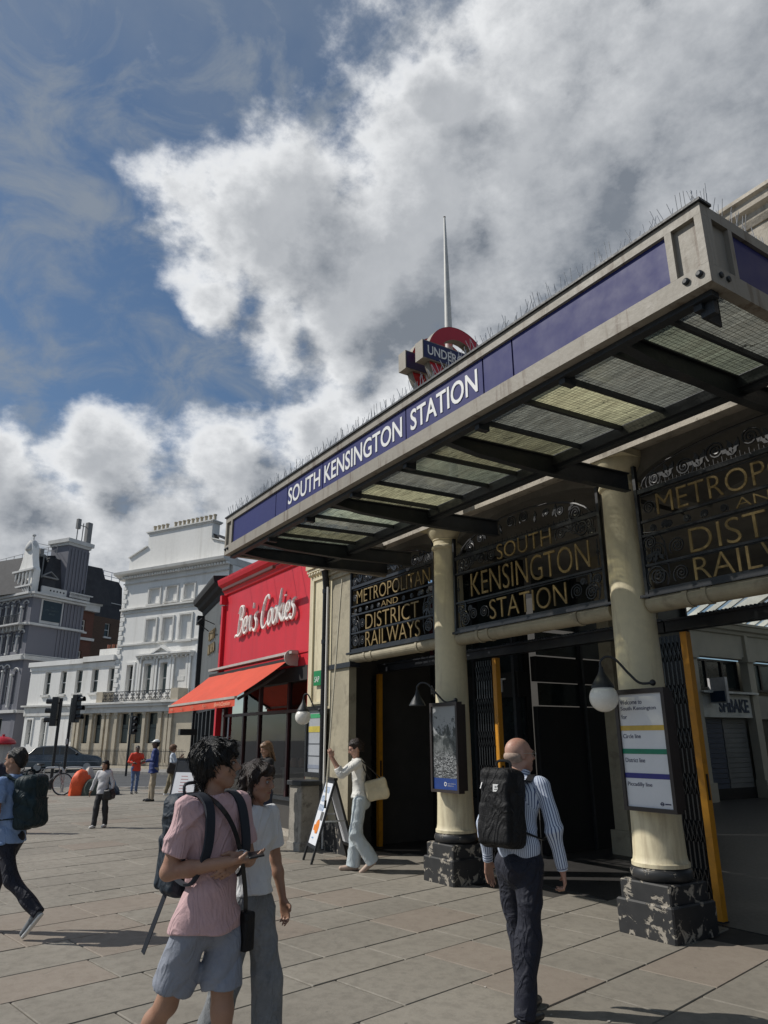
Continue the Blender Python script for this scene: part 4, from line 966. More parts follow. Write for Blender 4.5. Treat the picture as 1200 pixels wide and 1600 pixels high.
# cream pier between the red shop and the station
cp = thing('cream_pier', 'sunlit cream panelled pier between the red shop and the station', 'pier', (-11.7, 6.25, 0))
MB().box(-12.16, -11.20, 6.22, 6.9, 0, 5.3).build('pier', M['cream'], cp)
f = MB()
for (x0_, x1_, z0_, z1_) in ((-12.0, -11.95, 2.3, 4.62), (-11.42, -11.37, 2.3, 4.62), (-11.95, -11.42, 4.57, 4.62), (-11.95, -11.42, 2.3, 2.34)): f.box(x0_, x1_, 6.185, 6.219, z0_, z1_)
f.build('panel_moulding', M['cream'], cp)
f = MB(); f.box(-12.2, -11.18, 6.16, 6.219, 4.75, 4.80); f.box(-12.2, -11.18, 6.13, 6.219, 4.81, 4.90); 
for i in range(9): f.ball((-12.1 + i * .11, 6.18, 4.70), .04, 8, 6)
f.build('capital_moulding', M['cream'], cp)
m_gn = mat('green_plate', (.01, .22, .07), .4)
MB().box(-11.83, -11.56, 6.17, 6.184, 2.62, 2.88).build('green_plate', m_gn, cp)
letters('SAP', frameXZ(-11.79, 6.169, 2.68), .18, .10, .003, M['white'], cp)
# framed line map on the pier
pf = thing('framed_map', 'tall black framed line map on the cream pier behind the leaflet board', 'poster', (-11.6, 6.15, 1.1))
f = MB(); X_, Y_ = -11.98, -11.30
for (x0_, x1_, z0_, z1_) in ((X_, X_ + .05, 1.08, 2.26), (Y_ - .05, Y_, 1.08, 2.26), (X_ + .05, Y_ - .05, 2.19, 2.26), (X_ + .05, Y_ - .05, 1.08, 1.16)): f.box(x0_, x1_, 6.10, 6.18, z0_, z1_)
f.build('frame', M['blackpaint'], pf)
MB().box(X_ + .05, Y_ - .05, 6.14, 6.17, 1.16, 2.19).build('map_sheet', mat('map_paper', (.38, .40, .43), .5, var=.1), pf)
for z, hgt, cc in ((2.06, .07, (.05, .35, .15)), (1.82, .10, (.55, .45, .08)), (1.62, .012, (.03, .03, .04)), (1.42, .012, (.03, .03, .04)), (1.22, .06, (.25, .28, .35))):
    MB().box(X_ + .08, Y_ - .1, 6.134, 6.139, z, z + hgt).build('printed_band', mat('print', cc, .5), pf)
# black drain pipe
dp = thing('drain_pipe', 'black drain pipe running down the corner beside the station pier', 'pipe', (-11.2, 6.05, 0))
MB().tube([(-11.20, 6.05, .02), (-11.20, 6.05, 4.30), (-11.14, 6.0, 4.48), (-11.10, 5.92, 4.75)], .062, 12).build('pipe', M['blackpaint'], dp)
for z in (.9, 2.1, 3.3, 4.2): MB().lathe([(.055, 0), (.07, 0), (.07, .07), (.055, .07)], (-11.20, 6.05, z), 12).build('pipe_collar', M['blackpaint'], dp)
MB().box(-11.125, -11.105, 6.02, 6.05, .02, 4.3).build('white_strip', M['whitestucco'], dp)  # thin white strip between the pipe and the pier

# poster case and map on the columns
def col_case(cx, zc, label, ptype):
    y = 5.84
    t = thing('poster_case', label, 'poster', (cx, y, 1.1))
    hw = .285
    # gently turned so that it hugs the column
    f = MB(); z0_, z1_ = 1.06, 2.15
    for (x0_, x1_, a_, b_) in ((cx - hw, cx - hw + .035, z0_, z1_), (cx + hw - .035, cx + hw, z0_, z1_), (cx - hw + .035, cx + hw - .035, z1_ - .045, z1_), (cx - hw + .035, cx + hw - .035, z0_, z0_ + .035)): f.box(x0_, x1_, y, y + .09, a_, b_)
    f.box(cx - hw + .02, cx + hw - .02, y + .05, y + .16, z0_ + .03, z1_ - .03)
    f.build('case_frame', mat('brown_black_frame', (.03, .022, .02), .45) if 'brown_black_frame' not in bpy.data.materials else bpy.data.materials['brown_black_frame'], t)
    xa, xb = cx - hw + .036, cx + hw - .036
    if ptype == 'map':
        MB().box(xa, xb, y + .02, y + .03, z0_ + .036, z1_ - .046).build('white_sheet', mat('white_sheet', (.70, .71, .74), .45, var=.04), t)
        for z, cc in ((1.77, (.60, .40, .06)), (1.56, (.0, .18, .10)), (1.345, (.02, .02, .20))): MB().box(xa, xb, y + .016, y + .0195, z, z + .045).build('line_band', mat('line_colour', cc, .4), t)
        m_ = mat('navy_print', (.02, .025, .08), .5)
        for s_, x_, z_, w_, h_ in (('Welcome to', xa + .02, 2.01, .25, .042), ('South Kensington', xa + .02, 1.945, .40, .045), ('for', xa + .02, 1.875, .065, .042), ('Circle line', xa + .02, 1.70, .20, .038), ('District line', xa + .02, 1.485, .22, .038), ('Piccadilly line', xa + .02, 1.265, .27, .045)):
            letters(s_, frameXZ(x_, y + .0195, z_), w_, h_, .002, m_, t, name='print', joined=True)
        r_ = MB(Matrix.Translation((xb - .12, y + .018, 1.135)) @ Matrix.Rotation(PI / 2, 4, 'X')); r_.lathe([(.012, 0), (.017, 0), (.017, .002), (.012, .002)], (0, 0, 0), 14); r_.box(-.022, .022, -.004, .004, .002, .004); r_.build('small_roundel', m_, t)
        MB().box(xb - .09, xb - .03, y + .017, y + .0195, 1.13, 1.14).build('print', m_, t)
    else:
        m = bpy.data.materials.new('photo_print'); m.use_nodes = True; tt = NT(m.node_tree); bb = tt.n['Principled BSDF']
        v = tt.node('ShaderNodeTexCoord').outputs['Object']; s_ = tt.node('ShaderNodeSeparateXYZ'); tt.l.new(v, s_.inputs[0])
        n1 = tt.noise(v, 9, 8, .7, .6); n2 = tt.noise(tt.vmath('MULTIPLY', v, (14, 1, 40)), 1.2, 4, .6, 2.0)
        zz = s_.outputs[2]; sky_ = tt.ramp(tt.math('ADD', zz, tt.math('MULTIPLY', tt.math('SUBTRACT', n1, .5), 1.2)), .68, .76)
        c = tt.mix(tt.ramp(n2, .45, .6), (.02, .022, .024), (.32, .33, .34)); c = tt.mix(tt.ramp(zz, .35, .52), c, tt.mix(tt.ramp(n1, .4, .6), (.025, .03, .03), (.14, .15, .15))); c = tt.mix(sky_, c, (.30, .31, .32))
        tt.put(bb.inputs[0], c); bb.inputs['Roughness'].default_value = .35
        MB().box(xa, xb, y + .02, y + .03, z0_ + .17, z1_ - .046).build('photo_sheet', m, t)
        MB().box(xa, xb, y + .02, y + .03, z0_ + .036, z0_ + .169).build('blue_strip', mat('blue_strip', (.015, .05, .22), .4), t)
        letters('O', frameXZ(cx - .03, y + .0195, z0_ + .075), .05, .05, .002, M['white'], t, name='print', joined=True, bold=.02)
        marks(frameXZ(cx + .04, y + .0195, z0_ + .10), .16, .014, 9, .001, M['white'], t, 'print', 3)
        marks(frameXZ(cx + .04, y + .0195, z0_ + .075), .12, .014, 7, .001, M['white'], t, 'print', 4)
        MB().box(cx - hw - .012, cx - hw - .002, y + .01, y + .09, z0_ + .3, z1_ - .2).build('blue_side', bpy.data.materials['blue_strip'], t)
    return t
col_case(-4.56, 1.6, 'white framed sheet with yellow, green and blue line bands on the near column', 'map')
col_case(-7.60, 1.6, 'black framed black and white photograph poster on the far column', 'photo')
# globe lamps on swan neck brackets
def globe_lamp(wx, wy, wz, cx, cy, cz, label, globe=True):
    t = thing('globe_lamp', label, 'lamp', (wx, wy, wz), group='white globe lamps on black swan necks')
    if globe: MB().ball((cx, cy, cz), .135, 32, 20, sc=(1, 1, .98)).build('globe', M['globe'], t)
    MB().lathe([(0, .29), (.020, .29), (.026, .25), (.040, .22), (.062, .185), (.098, .125), (.108, .105), (.108, .095), (0, .095)], (cx, cy, cz), 28).build('lamp_cap', M['darksteel'], t)
    d = Vector((wx - cx, wy - cy, 0)); pts = [(cx, cy, cz + .28), (cx, cy, cz + .34), (cx + d.x * .12, cy + d.y * .12, cz + .385), (cx + d.x * .3, cy + d.y * .3, cz + .36), (cx + d.x * .55, cy + d.y * .55, cz + .22), (cx + d.x * .75, cy + d.y * .75, cz + .13), (wx, wy, wz)]
    P_ = smooth([p for p in pts], 5); MB().tube(P_, .012, 8).build('swan_neck', M['blackiron'], t)
    MB().ball((wx, wy, wz), .03, 10, 8).build('wall_boss', M['blackiron'], t)
    return t
globe_lamp(-4.42, 5.90, 2.20, -4.78, 5.62, 2.07, 'white globe lamp beside the line map on the near column')
globe_lamp(-11.25, 6.0, 2.18, -11.52, 5.82, 2.07, 'white globe lamp in front of the red shop window')
globe_lamp(-7.40, 5.90, 2.17, -7.90, 5.66, 2.02, 'black lamp cap and swan neck without its globe, above the photograph poster', False)
# ============================================================ buildings across the road
BK = 1.17
def Zs(z): return 1.7 + BK * (z - 1.7)
def holed_wall(mb, x0, x1, z0, z1, holes, y=0.0, depth=.3):
    xs = sorted({x0, x1, *[h[0] for h in holes], *[h[1] for h in holes]}); zs = sorted({z0, z1, *[h[2] for h in holes], *[h[3] for h in holes]})
    for xa, xb in zip(xs[:-1], xs[1:]):
        for za, zb in zip(zs[:-1], zs[1:]):
            mx, mz = (xa + xb) / 2, (za + zb) / 2
            if mx < x0 or mx > x1 or mz < z0 or mz > z1 or any(h[0] < mx < h[1] and h[2] < mz < h[3] for h in holes): continue
            mb.quad((xa, y, za), (xb, y, za), (xb, y, zb), (xa, y, zb))
    for a, b, c, d in holes:
        mb.quad((a, y, c), (b, y, c), (b, y + depth, c), (a, y + depth, c)); mb.quad((a, y, d), (b, y, d), (b, y + depth, d), (a, y + depth, d))
        mb.quad((a, y, c), (a, y, d), (a, y + depth, d), (a, y + depth, c)); mb.quad((b, y, c), (b, y, d), (b, y + depth, d), (b, y + depth, c))
def window(F, parent, x0, x1, z0, z1, y=.22, frame='greystucco', pane='glassdark', sash=True, sill=True, w=.07):
    f = MB(F); m = (z0 + z1) / 2
    f.box(x0, x0 + w, y - .05, y + .04, z0, z1); f.box(x1 - w, x1, y - .05, y + .04, z0, z1); f.box(x0 + w, x1 - w, y - .05, y + .04, z0, z0 + w); f.box(x0 + w, x1 - w, y - .05, y + .04, z1 - w, z1)
    if sash: f.box(x0 + w, x1 - w, y - .05, y + .04, m - w * .45, m + w * .45)
    o = f.build('window', M[frame], parent)
    g = MB(F); g.quad((x0 + w, y, z0 + w), (x1 - w, y, z0 + w), (x1 - w, y, z1 - w), (x0 + w, y, z1 - w)); g.build('pane', M[pane], o)
    if sill: s = MB(F); s.box(x0 - .12, x1 + .12, -.14, .02, z0 - .16, z0 - .002); s.build('window_sill', M['greystucco'], parent)
    return o
def frame_at(x, y, ang): return Matrix.Translation((x, y, 0)) @ Matrix.Rotation(ang, 4, 'Z')

UA = math.atan2(.45754305, .88918747)
# ---- tall white house
wh = thing('white_house', 'tall white stucco house with blind windows and a wide chimney wall', 'house', (-53.425, 13.024, 0), UA)
F = frame_at(-53.425, 13.024, UA); S = BK
m_w = M['whitestucco']
def zz(*a): return [Zs(v) for v in a]
xl, xr = -1.10 * S, 7.6 * S
holes = [(-.05 * S, .50 * S, *zz(4.35, 6.05)), (1.45 * S, 2.05 * S, *zz(4.3, 6.05)), (2.78 * S, 3.36 * S, *zz(4.3, 6.05)),
         (1.22 * S, 2.05 * S, *zz(7.36, 8.72)), (2.62 * S, 3.45 * S, *zz(7.36, 8.72)), (4.05 * S, 4.95 * S, *zz(7.30, 8.78)),
         (1.22 * S, 2.15 * S, *zz(9.68, 10.62)), (2.72 * S, 3.60 * S, *zz(9.70, 10.62)), (4.2 * S, 5.0 * S, *zz(9.70, 10.62))]
w_ = MB(F); holed_wall(w_, xl, xr, Zs(3.83), Zs(11.5), holes); w_.box(xl, xr, .35, 8, 0, Zs(11.5)); w_.quad((xl, 0, Zs(3.83)), (xl, .35, Zs(3.83)), (xl, .35, Zs(11.5)), (xl, 0, Zs(11.5)))
w_.build('wall', m_w, wh)
for h in holes[:3]: window(F, wh, *h, pane='glassblue' if h[0] > 0 else 'glassdark', sill=False)
for h in holes[3:]:
    b_ = MB(F); b_.quad((h[0], .14, h[2]), (h[1], .14, h[2]), (h[1], .14, h[3]), (h[0], .14, h[3])); b_.build('blind_window', m_w, wh)
    f = MB(F); w = .12
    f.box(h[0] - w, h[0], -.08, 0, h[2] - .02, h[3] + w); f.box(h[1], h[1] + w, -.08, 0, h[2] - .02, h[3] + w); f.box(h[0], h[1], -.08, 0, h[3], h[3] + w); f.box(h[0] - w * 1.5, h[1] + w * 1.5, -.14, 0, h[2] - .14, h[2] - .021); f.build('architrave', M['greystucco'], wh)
for (x0_, x1_) in ((-.05, .50), (1.45, 2.05), (2.78, 3.36)):
    f = MB(F); w = .16; x0_, x1_ = x0_ * S, x1_ * S; f.box(x0_ - w, x0_, -.10, 0, Zs(4.0), Zs(6.2)); f.box(x1_, x1_ + w, -.10, 0, Zs(4.0), Zs(6.2)); f.box(x0_, x1_, -.10, 0, Zs(6.05), Zs(6.2)); f.build('architrave', m_w, wh)
# blind bay at right of the piano nobile with pilasters
f = MB(F)
for x in (.95, 1.15, 2.28, 2.50, 3.62, 3.85, 4.95, 5.15): f.box(x * S - .09, x * S + .09, -.16, -.101, Zs(4.05), Zs(6.35))
f.build('pilaster', m_w, wh)
f = MB(F); f.box(4.0 * S, 4.7 * S, -.03, .0, Zs(4.95), Zs(5.2)); f.build('wall_tablet', M['greystucco'], wh)
# entablature with pediment
f = MB(F); f.box(.85 * S, 5.35 * S, -.30, 0, Zs(6.42), Zs(6.50)); f.box(.80 * S, 5.40 * S, -.45, 0, Zs(6.505), Zs(6.60))
n_ = [(2.25 * S, Zs(6.605)), (3.03 * S, Zs(7.02)), (3.81 * S, Zs(6.605)), (3.60 * S, Zs(6.605)), (3.03 * S, Zs(6.90)), (2.46 * S, Zs(6.605))]
vs = [(x, -.48, z) for x, z in n_] + [(x, 0, z) for x, z in n_]; k = len(n_)
f.add(vs, [tuple(range(k)), tuple(range(2 * k - 1, k - 1, -1))] + [(i, k + i, k + (i + 1) % k, (i + 1) % k) for i in range(k)])
f.add([(2.46 * S, -.2, Zs(6.605)), (3.60 * S, -.2, Zs(6.605)), (3.03 * S, -.2, Zs(6.90))], [(0, 1, 2)]); f.build('pediment', m_w, wh)
f = MB(F)
for i in range(13): f.box(.9 * S + i * .42, .9 * S + i * .42 + .12, -.28, -.001, Zs(6.30), Zs(6.415))
f.build('dentil', m_w, wh, kind='stuff')
# string courses, main cornice
for z, t_, p in ((7.22, .09, .12), (9.22, .06, .10), (9.42, .10, .22), (11.10, .07, .12)):
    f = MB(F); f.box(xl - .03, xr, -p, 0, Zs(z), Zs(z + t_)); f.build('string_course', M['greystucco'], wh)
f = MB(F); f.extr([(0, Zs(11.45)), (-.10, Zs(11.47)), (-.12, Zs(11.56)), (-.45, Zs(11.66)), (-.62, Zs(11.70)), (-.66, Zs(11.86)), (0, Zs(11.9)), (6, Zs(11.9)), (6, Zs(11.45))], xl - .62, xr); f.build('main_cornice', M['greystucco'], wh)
f = MB(F)
for i in range(40): f.box(xl + i * .26, xl + i * .26 + .13, -.36, -.09, Zs(11.44), Zs(11.56))
f.build('dentil', m_w, wh, kind='stuff')
# quoins
for i in range(26):
    z = Zs(3.9) + i * .335
    if z + .3 > Zs(11.1): break
    w = .46 if i % 2 else .30; f = MB(F); f.bbox(xl - .05, xl + w, -.07, .0, z, z + .29, .02); f.build('quoin', m_w, wh)
# gable chimney wall with pots
pts = [(-.95, 11.9), (-.95, 12.85), (.60, 13.42), (.60, 14.25), (6.0, 14.25), (6.0, 13.2), (7.4, 12.75), (7.6, 11.9)]
vs = [(x * S, .05, Zs(z)) for x, z in pts] + [(x * S, .8, Zs(z)) for x, z in pts]; k = len(pts)
f = MB(F); f.add(vs, [tuple(range(k)), tuple(range(2 * k - 1, k - 1, -1))] + [(i, k + i, k + (i + 1) % k, (i + 1) % k) for i in range(k)]); f.build('chimney_wall', m_w, wh)
f = MB(F); f.box(.52 * S, 6.08 * S, -.03, .88, Zs(14.25), Zs(14.32)); f.box(.46 * S, 6.14 * S, -.09, .94, Zs(14.325), Zs(14.40)); f.build('chimney_cap', M['greystucco'], wh)
f = MB(F); f.bar((-.98 * S, .4, Zs(12.88)), (.60 * S, .4, Zs(13.45)), .95, .08); f.bar((6.0 * S, .4, Zs(13.25)), (7.5 * S, .4, Zs(12.78)), .95, .08); f.build('coping', M['greystucco'], wh)
for i in range(15):
    if i == 4: continue
    f = MB(F); x = (.75 + i * .365) * S; f.lathe([(.10, 0), (.115, .06), (.10, .09), (.11, .42), (.14, .45), (.14, .52), (.09, .52)], (x, .42, Zs(14.40)), 10); f.build('chimney_pot', mat('buff_pot', (.42, .37, .28), .8), wh)
f = MB(F); f.bar((5.2 * S, 3.2, Zs(13.9)), (8.2 * S, 3.2, Zs(12.5)), 6, .1); f.build('slate_roof', M['slate'], wh)
# low white wing to the left
lw = thing('white_wing', 'low two storey white building with five sash windows, left of the tall white house', 'building', (-53.425, 13.024, 0), UA)
xa = -9.35 * S; xb = xl - .06
wn = [(-7.82, -7.22), (-6.25, -5.66), (-4.75, -4.13), (-3.25, -2.63), (-1.72, -1.2)]
hs_ = [(a * S, b * S, *zz(4.52, 5.98)) for a, b in wn]
gn = [(-8.97 * S, -8.45 * S, *zz(1.45, 3.0)), (-7.52 * S, -7.03 * S, *zz(1.2, 3.05)), (-4.75 * S, -4.2 * S, *zz(1.6, 3.03))]
w_ = MB(F); holed_wall(w_, xa, xb, 0, Zs(6.35), hs_ + gn); w_.box(xa, xb, .35, 6, 0, Zs(6.35)); w_.quad((xa, 0, 0), (xa, .35, 0), (xa, .35, Zs(6.35)), (xa, 0, Zs(6.35))); w_.build('wall', m_w, lw)
for h in hs_: window(F, lw, *h)
for h in gn: window(F, lw, *h, pane='glassblue' if h[0] < -8 else 'glassdark', sill=False)
for h in gn:
    f = MB(F); w = .13; f.box(h[0] - w, h[0], -.07, 0, h[2], h[3] + w); f.box(h[1], h[1] + w, -.07, 0, h[2], h[3] + w); f.box(h[0], h[1], -.07, 0, h[3], h[3] + w); f.build('architrave', m_w, lw)
f = MB(F); f.box(xa - .12, -4.0 * S, -.22, .4, Zs(6.36), Zs(6.66)); f.box(-4.0 * S, xb, -.26, .4, Zs(6.42), Zs(6.74)); f.box(xa - .05, xb, -.08, 0, Zs(6.08), Zs(6.355)); f.build('parapet', m_w, lw)
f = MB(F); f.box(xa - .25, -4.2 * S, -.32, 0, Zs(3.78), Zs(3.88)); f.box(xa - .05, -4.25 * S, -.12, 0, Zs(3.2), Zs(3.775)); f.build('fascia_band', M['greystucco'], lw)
f = MB(F); f.box(-3.4 * S, -1.6 * S, .6, 1.6, Zs(6.7), Zs(7.25)); f.build('chimney_stack', M['redbrick'] if False else m_w, lw)
for i in range(4):
    f = MB(F); f.lathe([(.10, 0), (.12, .35), (.10, .38), (0, .38)], (-3.1 * S + i * .5, 1.1, Zs(7.25)), 8); f.build('chimney_pot', mat('terracotta_pot', (.20, .07, .04), .8), lw)
# beige stone bank frontage on the ground floor below the white house
bf = thing('stone_frontage', 'beige stone ground floor with tall windows and pilasters under the white house', 'building', (-53.425, 13.024, 0), UA)
G = [(-2.90, -2.38), (-1.83, -1.24), (.43, 1.13), (1.57, 2.19), (2.66, 3.37)]
gh = [(a * S, b * S, *zz(1.52, 3.18)) for a, b in G]
w_ = MB(F); holed_wall(w_, -3.75 * S, 7.6 * S, 0, Zs(3.24), gh, y=-.6, depth=.5); w_.box(-3.75 * S, 7.6 * S, -.1, .345, 0, Zs(3.24)); w_.quad((-3.75 * S, -.6, 0), (-3.75 * S, 0, 0), (-3.75 * S, 0, Zs(3.24)), (-3.75 * S, -.6, Zs(3.24))); w_.build('wall', M['stonebeige'], bf)
FB = F @ Matrix.Translation((0, -.6, 0))
for h in gh: window(FB, bf, *h, frame='blackpaint', pane='glassdark', sill=False, w=.05)
for a, b in G:
    f = MB(FB); f.box(a * S + .05, b * S - .05, .19, .2, Zs(1.57), Zs(2.55)); f.build('window_blind', mat('green_grey_blind', (.10, .12, .11), .7), bf)
f = MB(FB)
for x in (-3.55, -3.2, -2.08, -1.0, -.6, .1, 1.35, 2.42, 3.7, 4.2, 4.5): f.box(x * S - .13, x * S + .13, -.14, .0, .3, Zs(3.1)); f.box(x * S - .18, x * S + .18, -.19, 0, 0, .298); f.box(x * S - .18, x * S + .18, -.19, 0, Zs(3.1), Zs(3.235))
f.build('pilaster', M['stonebeige'], bf)
f = MB(FB); f.box(-3.95 * S, 7.6 * S, -.22, .6, Zs(3.245), Zs(3.55)); f.box(-4.0 * S, 7.6 * S, -.42, .6, Zs(3.555), Zs(3.72)); f.box(-4.05 * S, 7.6 * S, -.55, .6, Zs(3.725), Zs(3.83)); f.build('entablature', M['greystucco'], bf)
# iron balcony above
bl = thing('iron_balcony', 'lacy black iron balcony along the first floor of the white house', 'balcony', (-53.425, 13.024, 0), UA)
x0_, x1_ = -.95 * S, 4.6 * S; z0_, z1_ = Zs(3.84), Zs(4.40)
f = MB(FB); f.bar((x0_, -.4, z1_), (x1_, -.4, z1_), .05, .05); f.bar((x0_, -.4, z0_ + .06), (x1_, -.4, z0_ + .06), .04, .04); f.build('handrail', M['blackiron'], bl)
for i in range(12):
    x = x0_ + (x1_ - x0_) * (i + .5) / 12; f = MB(FB)
    for s in (1, -1):
        f.tube([(px, -.4, pz) for px, pz in spiral(x + s * .12, z0_ + .2, .02, .1, 0, 1.6, 12)], .014, 4); f.tube([(px, -.4, pz) for px, pz in spiral(x + s * .12, z0_ + .44, .02, .1, 2, 1.6, 12)], .014, 4)
    f.tube([(x, -.4, z0_ + .05), (x, -.4, z1_)], .018, 5); f.bar((x - .26, -.4, z0_ + .08), (x + .26, -.4, z1_ - .05), .02, .02); f.bar((x + .26, -.4, z0_ + .08), (x - .26, -.4, z1_ - .05), .02, .02)
    f.build('scrollwork', M['blackiron'], bl)
f = MB(FB); f.box(-1.5 * S, -.98 * S, -.42, .55, z0_, z1_ + .06); f.build('balcony_pier', M['stonebeige'], bl)
f = MB(FB); f.box(4.62 * S, 5.2 * S, -.42, .55, z0_, z1_ + .1); f.build('balcony_pier', M['stonebeige'], bl)
# street railings
rl = thing('street_railings', 'black iron railings on a low kerb before the stone frontage', 'railings', (-53.4, 13.0, 0), UA)
FR = F @ Matrix.Translation((0, -2.4, 0))
f = MB(FR); f.bar((-4.6, 0, 1.02), (8.5, 0, 1.02), .04, .03); f.bar((-4.6, 0, .18), (8.5, 0, .18), .04, .03); f.build('rail', M['blackiron'], rl)
f = MB(FR)
for i in range(104):
    x = -4.6 + i * .125; f.add([(x - .011, -.01, .02), (x + .011, -.01, .02), (x, .012, .02), (x - .011, -.01, 1.1), (x + .011, -.01, 1.1), (x, .012, 1.1), (x, 0, 1.2)], [(0, 1, 4, 3), (1, 2, 5, 4), (2, 0, 3, 5), (3, 4, 6), (4, 5, 6), (5, 3, 6)])
f.build('bar', M['blackiron'], rl, kind='stuff')
f = MB(FR); f.box(-4.6, 8.5, -.12, .12, -.0, .14); f.build('stone_kerb', M['stonebeige'], rl)
fp_ = MB(FR); fp_.box(-20, 12, -3.4, 2.6, -.128, -.0); fp_.build('far_pavement', M['kerb'], kind='structure')

# ---- grey hotel-like building at the corner
gx, gy = -65.988, 7.687
RA = math.atan2(.86054836, -.50936875); LA = math.atan2(.38112169, .92452488)
gb1 = thing('grey_corner_building', 'large slate grey Victorian corner building with white trim, turret gable and tall chimney', 'building', (gx, gy, 0), RA)
FRt = frame_at(gx, gy, RA)      # right face: local x to the right/away, -y towards us
FLt = frame_at(gx, gy, LA) @ Matrix.Translation((0, 0, 0))      # left face: local x negative to the left
S_ = lambda s: (s + 1.8) * BK
m_g = M['greypaintwall']
w_ = MB(FRt); w_.box(0.02, S_(2.8), 0, .5, 0, Zs(11.75)); w_.box(2.0, S_(2.8), .5, 9, 0, Zs(11.75)); w_.build('side_wall', m_g, gb1)
# left face in bays with windows
wl_ = MB(FLt); hl = []
for fl, (za, zb) in enumerate(((4.1, 6.6), (7.75, 9.15), (9.85, 11.3))):
    for k in range(9):
        x = -1.9 - k * .98; hl.append((x - .60, x, Zs(za), Zs(zb)))
hl += [(-1.05, -.45, Zs(4.1), Zs(6.3)), (-1.05, -.45, Zs(7.9), Zs(9.0)), (-1.05, -.45, Zs(9.9), Zs(11.1))]
hl += [(-1.9 - k * 1.5 - .9, -1.9 - k * 1.5, .9, Zs(3.2)) for k in range(6)]
holed_wall(wl_, -16, 0, 0, Zs(11.75), hl); wl_.build('front_wall', m_g, gb1)
bk_ = MB(FLt); bk_.box(-16, -.2, .4, .6, 0, Zs(11.75)); bk_.build('inner_wall', M['dark'], gb1)
for h in hl:
    o_ = window(FLt, gb1, *h, frame='paletrim', pane='glassdark', sill=False, w=.06)
    if h[2] > 2:
        cl = MB(FLt); cl.tube([(h[0] - .17, -.14, h[2] - .1), (h[0] - .17, -.14, h[3] - .3)], .085, 6); cl.box(h[0] - .30, h[0] - .04, -.25, 0, h[3] - .3, h[3] - .16); cl.box(h[0] - .28, h[0] - .06, -.24, 0, h[2] - .25, h[2] - .1); cl.build('window_column', M['paletrim'], gb1)
        am = MB(FLt); cx_ = (h[0] + h[1]) / 2; am.tube([(cx_ - .42 * math.cos(PI * i / 8), -.10, h[3] + .02 + .26 * math.sin(PI * i / 8)) for i in range(9)], .06, 5); am.build('arch_moulding', M['paletrim'], gb1)
for z, t_, p in ((3.5, .2, .3), (7.1, .28, .35), (7.42, .07, .2), (9.55, .16, .3), (11.55, .15, .35), (11.73, .16, .55)):
    a_ = MB(FRt); a_.box(-.0 - p * .6, S_(2.85), -p, -.001, Zs(z), Zs(z + t_)); a_.build('string_course', M['paletrim'], gb1)
    a_ = MB(FLt); a_.box(-16, p * .3, -p, -.001, Zs(z) + .002, Zs(z + t_) + .002); a_.build('string_course', M['paletrim'], gb1)
# balconies of the left face
f = MB(FLt); f.box(-16, -.3, -.75, -.30, Zs(9.55), Zs(9.66)); f.build('balcony_floor', M['paletrim'], gb1)
f = MB(FLt)
for i in range(100): f.bar((-15.8 + i * .155, -.72, Zs(9.66)), (-15.8 + i * .155, -.72, Zs(10.25)), .03, .03, (0, 1, 0))
f.bar((-16, -.72, Zs(10.25)), (-.3, -.72, Zs(10.25)), .06, .05); f.build('balcony_railing', M['blackiron'], gb1, kind='stuff')
# brackets under the string course
f = MB(FLt)
for i in range(18): f.box(-.9 - i * .62, -.9 - i * .62 + .16, -.4, -.0, Zs(9.2), Zs(9.54))
f.build('bracket', M['paletrim'], gb1, kind='stuff')
# parapet: pierced on the right, balustrade on the left
f = MB(FRt); f.box(.5, S_(.78), -.35, -.2, Zs(11.9), Zs(12.42)); f.build('parapet', M['paletrim'], gb1)
for i in range(5):
    f = MB(FRt @ Matrix.Translation((1.35 + i * .34, -.352, Zs(12.18))) @ Matrix.Rotation(PI / 2, 4, 'X')); f.lathe([(0, 0), (.085, 0), (.085, .004), (0, .004)], (0, 0, 0), 8); f.build('parapet_hole', M['black'], gb1)
f = MB(FLt)
for i in range(60): f.lathe([(.05, 0), (.085, .15), (.04, .35), (.06, .5)], (-.3 - i * .26, -.35, Zs(11.9)), 6)
f.box(-16, .1, -.45, -.25, Zs(12.33), Zs(12.45)); f.build('balustrade', M['paletrim'], gb1, kind='stuff')
f = MB(FRt)
for i in range(16): f.lathe([(.04, 0), (.07, .12), (.03, .28), (.05, .36)], (S_(1.0) + i * .14, -.5, Zs(11.95)), 5)
f.box(S_(.95), S_(3.1), -.58, -.42, Zs(12.28), Zs(12.36)); f.build('side_balustrade', M['paletrim'], gb1, kind='stuff')
